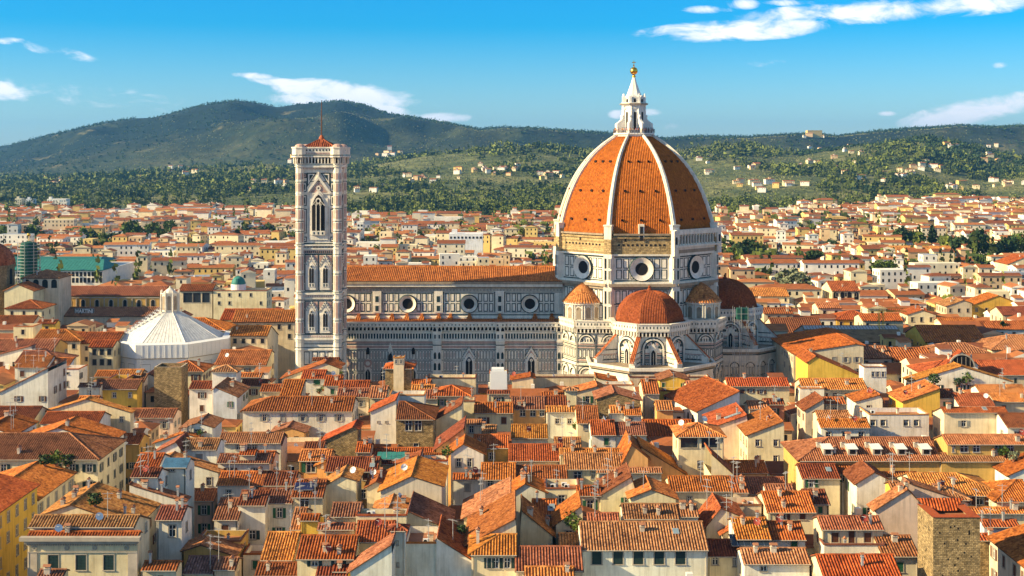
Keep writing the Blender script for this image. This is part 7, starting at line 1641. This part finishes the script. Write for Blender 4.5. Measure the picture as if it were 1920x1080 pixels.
o = bpy.data.objects.new('conifer_wood', quad_mesh('conifer_wood', np.concatenate([forest(16000, 2750, 3900, far_t, 5, 9, 0, 31, False, (1735, 1960)), forest(9000, 3300, 3650, far_t, 5, 9, 0, 32, False, (1500, 1760))]), ['leafd'])); COL.objects.link(o); tag(o, 'dark conifer wood cloaking the steep hill by the picture edge', kind='stuff')  # dark leaf colour stands in for shade on the hill flank
o = bpy.data.objects.new('mountain_woods', quad_mesh('mountain_woods', forest(9000, 4300, 7300, far_t, 4, 7, -.1, 4), ['leafd'])); COL.objects.link(o); tag(o, 'dark woods clinging to the mountain slopes', kind='stuff')
# trees tucked between the far houses
r_ = np.random.default_rng(8); n = 2600; y = r_.uniform(600, 2050, n) ; x = (r_.random(n) - .5) * .88 * y; d = np.array([noise.noise((a / 120, b / 160, 4.4)) for a, b in zip(x, y)]); k = d > .1
out = []
for a, b_ in zip(x[k], y[k]):
    s = r_.uniform(4, 7.5); T = near_t[r_.integers(0, 5)] * s; out.append(T + np.array((a, b_, 6 + s * .9)))
o = bpy.data.objects.new('town_trees', quad_mesh('town_trees', np.concatenate(out), ['hillleaf'])); COL.objects.link(o); tag(o, 'small garden trees showing between the distant houses', kind='stuff')
# ------------------------------------------------------------------ air
HAZE = 4.4e-5
m = bpy.data.materials.new('haze'); m.use_nodes = True; nt = m.node_tree; nt.nodes.clear()
pv = N('ShaderNodeVolumePrincipled'); pv.inputs['Color'].default_value = (.16, .5, 1, 1); pv.inputs['Density'].default_value = HAZE; pv.inputs['Anisotropy'].default_value = .2
mo = N('ShaderNodeOutputMaterial'); L(pv.outputs[0], mo.inputs['Volume']); M['haze'] = m
mb = MB(); mb.box(-15000, -3500, -1.0, 15000, 21000, 620, 0)
hz = mb.build('haze', ['haze'], kind='stuff')
# ================================================================== LABELS
CX_OF = lambda h: h['cx']
ORD = ['first', 'second', 'third', 'fourth', 'fifth', 'sixth', 'seventh', 'eighth', 'ninth', 'tenth', 'eleventh', 'twelfth']
def short(l, n=6):
    """the head of a label: up to its first joining word"""
    out = []
    for w in l.replace(',', '').split():
        if out and len(out) > 1 and w in ('with', 'under', 'carrying', 'beside', 'joined', 'running', 'on', 'by', 'before', 'below', 'behind', 'facing', 'showing', 'rising', 'atop', 'wrapped', 'roofed', 'set', 'whose', 'over', 'turned', 'and', 'at', 'round', 'cut', 'next', 'among', 'along', 'sloping', 'in', 'of', 'edged', 'has'): break
        out.append(w)
    return ' '.join(out[:n])
def fit(l, n=16):
    ws = l.split()[:n]
    while ws and ws[-1].strip(',') in ('the', 'a', 'of', 'in', 'on', 'with', 'and', 'to', 'by', 'under', 'behind', 'before', 'east', 'west', 'an', 'its'): ws.pop()
    return ' '.join(ws).rstrip(',')
REFS = [(h['cx'], h['cy'], h['Y0'], short(h['lab'], 5)) for h in LIVE if 'lab' in h]
REFS += [(598, 520, 395, 'marble bell tower'), (320, 620, 425, 'wrapped baptistery'), (1216, 640, 385, "cathedral's domed chapel"), (880, 600, 405, 'cathedral nave'), (1440, 640, 420, 'cathedral apse'), (120, 495, 690, 'teal market hall'), (160, 583, 534, 'lettered roof sign'), (448, 540, 551, 'teal observatory dome'), (1652, 620, 452, 'yellow crane'), (8, 500, 520, 'red church dome')]
n_ = {}
for r in REFS: n_[r[3]] = n_.get(r[3], 0) + 1
REFS = [r for r in REFS if n_[r[3]] == 1]
def near(h, k=0):
    R_ = sorted(REFS, key=lambda r: (r[0] - h['cx']) ** 2 + 2.2 * (r[1] - h['cy']) ** 2)[k]
    dx, dY = h['cx'] - R_[0], h['Y0'] - R_[2]; mx = abs(dx) / F * h['Y0']
    rel = ('behind' if dY > 0 else 'in front of') if abs(dY) > mx else ('just east of' if dx > 0 else 'just west of')
    return f'{rel} the {R_[3]}'
NUM = ['no', 'one', 'two', 'three', 'four', 'five', 'six', 'seven', 'eight', 'nine']
def core(h):
    w = h['X1'] - h['X0']; rt = {'F': 'ridged', 'G': 'gabled', 'T': 'flat-topped'}[h['kind']]
    if h['hl'] and h['hr']: rt = 'hip-roofed'
    if h['kind'] == 'G' and (h['xa'] < .1 or h['xa'] > w - .1): rt = 'lean-to'
    return ' '.join(q for q in ('narrow' if w < 6.5 else 'wide' if w > 14 else '', CNAME[h['col']], rt, 'house') if q)
def win_words(h):
    nw = h.get('nw', 0); s = {'shg': 'green', 'shb': 'brown', 'shgrey': 'grey', 'shdark': 'dark', 'bluish': 'blue'}.get(h.get('shm'), '')
    return f'{NUM[nw] if nw < 10 else "many"} {s + "-shuttered " if s and nw else ""}window{"" if nw == 1 else "s"}'
used = {}
auto_h = [h for h in LIVE if 'lab' not in h]
for h in LIVE:
    if 'lab' in h: h['own'] = 1; used[fit(h['lab'])] = 1; h['lab'] = fit(h['lab']); h['core'] = short(h['lab'], 5); h['at'] = ''
for h in sorted(auto_h, key=CX_OF):
    h['core'] = core(h); h['at'] = near(h); h['lab'] = None
    for cand in (f"{h['core']}, {win_words(h)}, {near(h)}", f"{h['core']}, {win_words(h)}, {near(h, 1)}", f"{h['core']}, {win_words(h)}, {near(h, 2)}", f"{h['core']}, {h.get('nc', 0) and NUM[min(9, h['nc'])] + ' chimneys' or 'no chimney'}, {near(h)}", f"{h['core']}, {win_words(h)}, {near(h, 3)}"):
        if fit(cand) not in used: h['lab'] = fit(cand); break
    k = 1
    while h['lab'] is None:
        c = fit(f"{ORD[k % 12]} {h['core']}, {win_words(h)}, {near(h)}")
        if c not in used: h['lab'] = c
        k += 1
    used[h['lab']] = 1
for h in LIVE:
    nm = h['nm']; l = h['lab']
    if h.get('own') and nm == 'house':
        for kw, v in (('parapet wall', 'parapet_wall'), ('stair tower', 'roof_tower'), ('lunette dormer', 'roof_dormer'), ('church front', 'church'), ('church tower', 'church_tower'), ('stone tower with', 'stone_tower'), ('turret', 'roof_turret'), ('museum hall', 'museum_hall'), ('long yellow hall', 'hall'), ('portico', 'portico'), ('gable wall', 'gable_house')):
            if kw in l: nm = v; break
    h['e'].name = nm
    if nm == 'parapet_wall': h['e']['kind'] = 'thing'
    tag(h['e'], l, {'parapet_wall': 'wall', 'roof_tower': 'tower', 'roof_dormer': 'dormer', 'church_tower': 'tower', 'stone_tower': 'tower', 'roof_turret': 'turret', 'museum_hall': 'hall', 'gable_house': 'house'}.get(nm, nm.replace('_', ' ')), 'houses of the old town' if nm == 'house' else None)
for o, cat, base, h, g in sorted(SMALL, key=lambda q: q[0].location.x / q[0].location.y):
    c0 = f"{base} on the {h['core']} {h['at'] or ''}".strip(); l = fit(c0); k = 1
    while l in used: l = fit(f"{ORD[k % 12]} {c0}"); k += 1
    used[l] = 1; tag(o, l, cat, g)
for i, t in enumerate(sorted(TREES, key=lambda t: t[3])):
    e, x, Y, a, b, kind, ht = t
    wh = 'in the park beyond the market hall' if a < 325 and b < 475 and Y > 1040 else 'behind the market hall' if a < 340 else 'west of the bell tower' if a < 560 else 'among roofs beyond the nave' if a < 1100 else 'beside the dome' if a < 1450 else 'near the orange blocks' if a < 1520 else 'by the yellow hall' if a < 1790 else 'in the eastern garden'
    k = sum(1 for q in TREES if q[0].get('wh') == (wh + kind)); e['wh'] = wh + kind
    sz = 'tall' if ht > 16 else 'small' if ht < 10 else 'medium'
    l = f'{sz} {KN[kind]} {wh}'
    if l in used: l = f'{ORD[k % 12]} from the west, {l}'
    q = 1
    while l in used: q += 1; l = f'{ORD[(k + q) % 12]} from the west, {sz} {KN[kind]} {wh}'
    used[l] = 1; e['label'] = l
for t in TREES:
    if 'wh' in t[0]: del t[0]['wh']
print('LIVE', len(LIVE), 'explicit', sum(1 for h in LIVE if h['src'] == 'x'), 'windows', nwin, 'far faces', nfar, 'objects', len(bpy.data.objects))
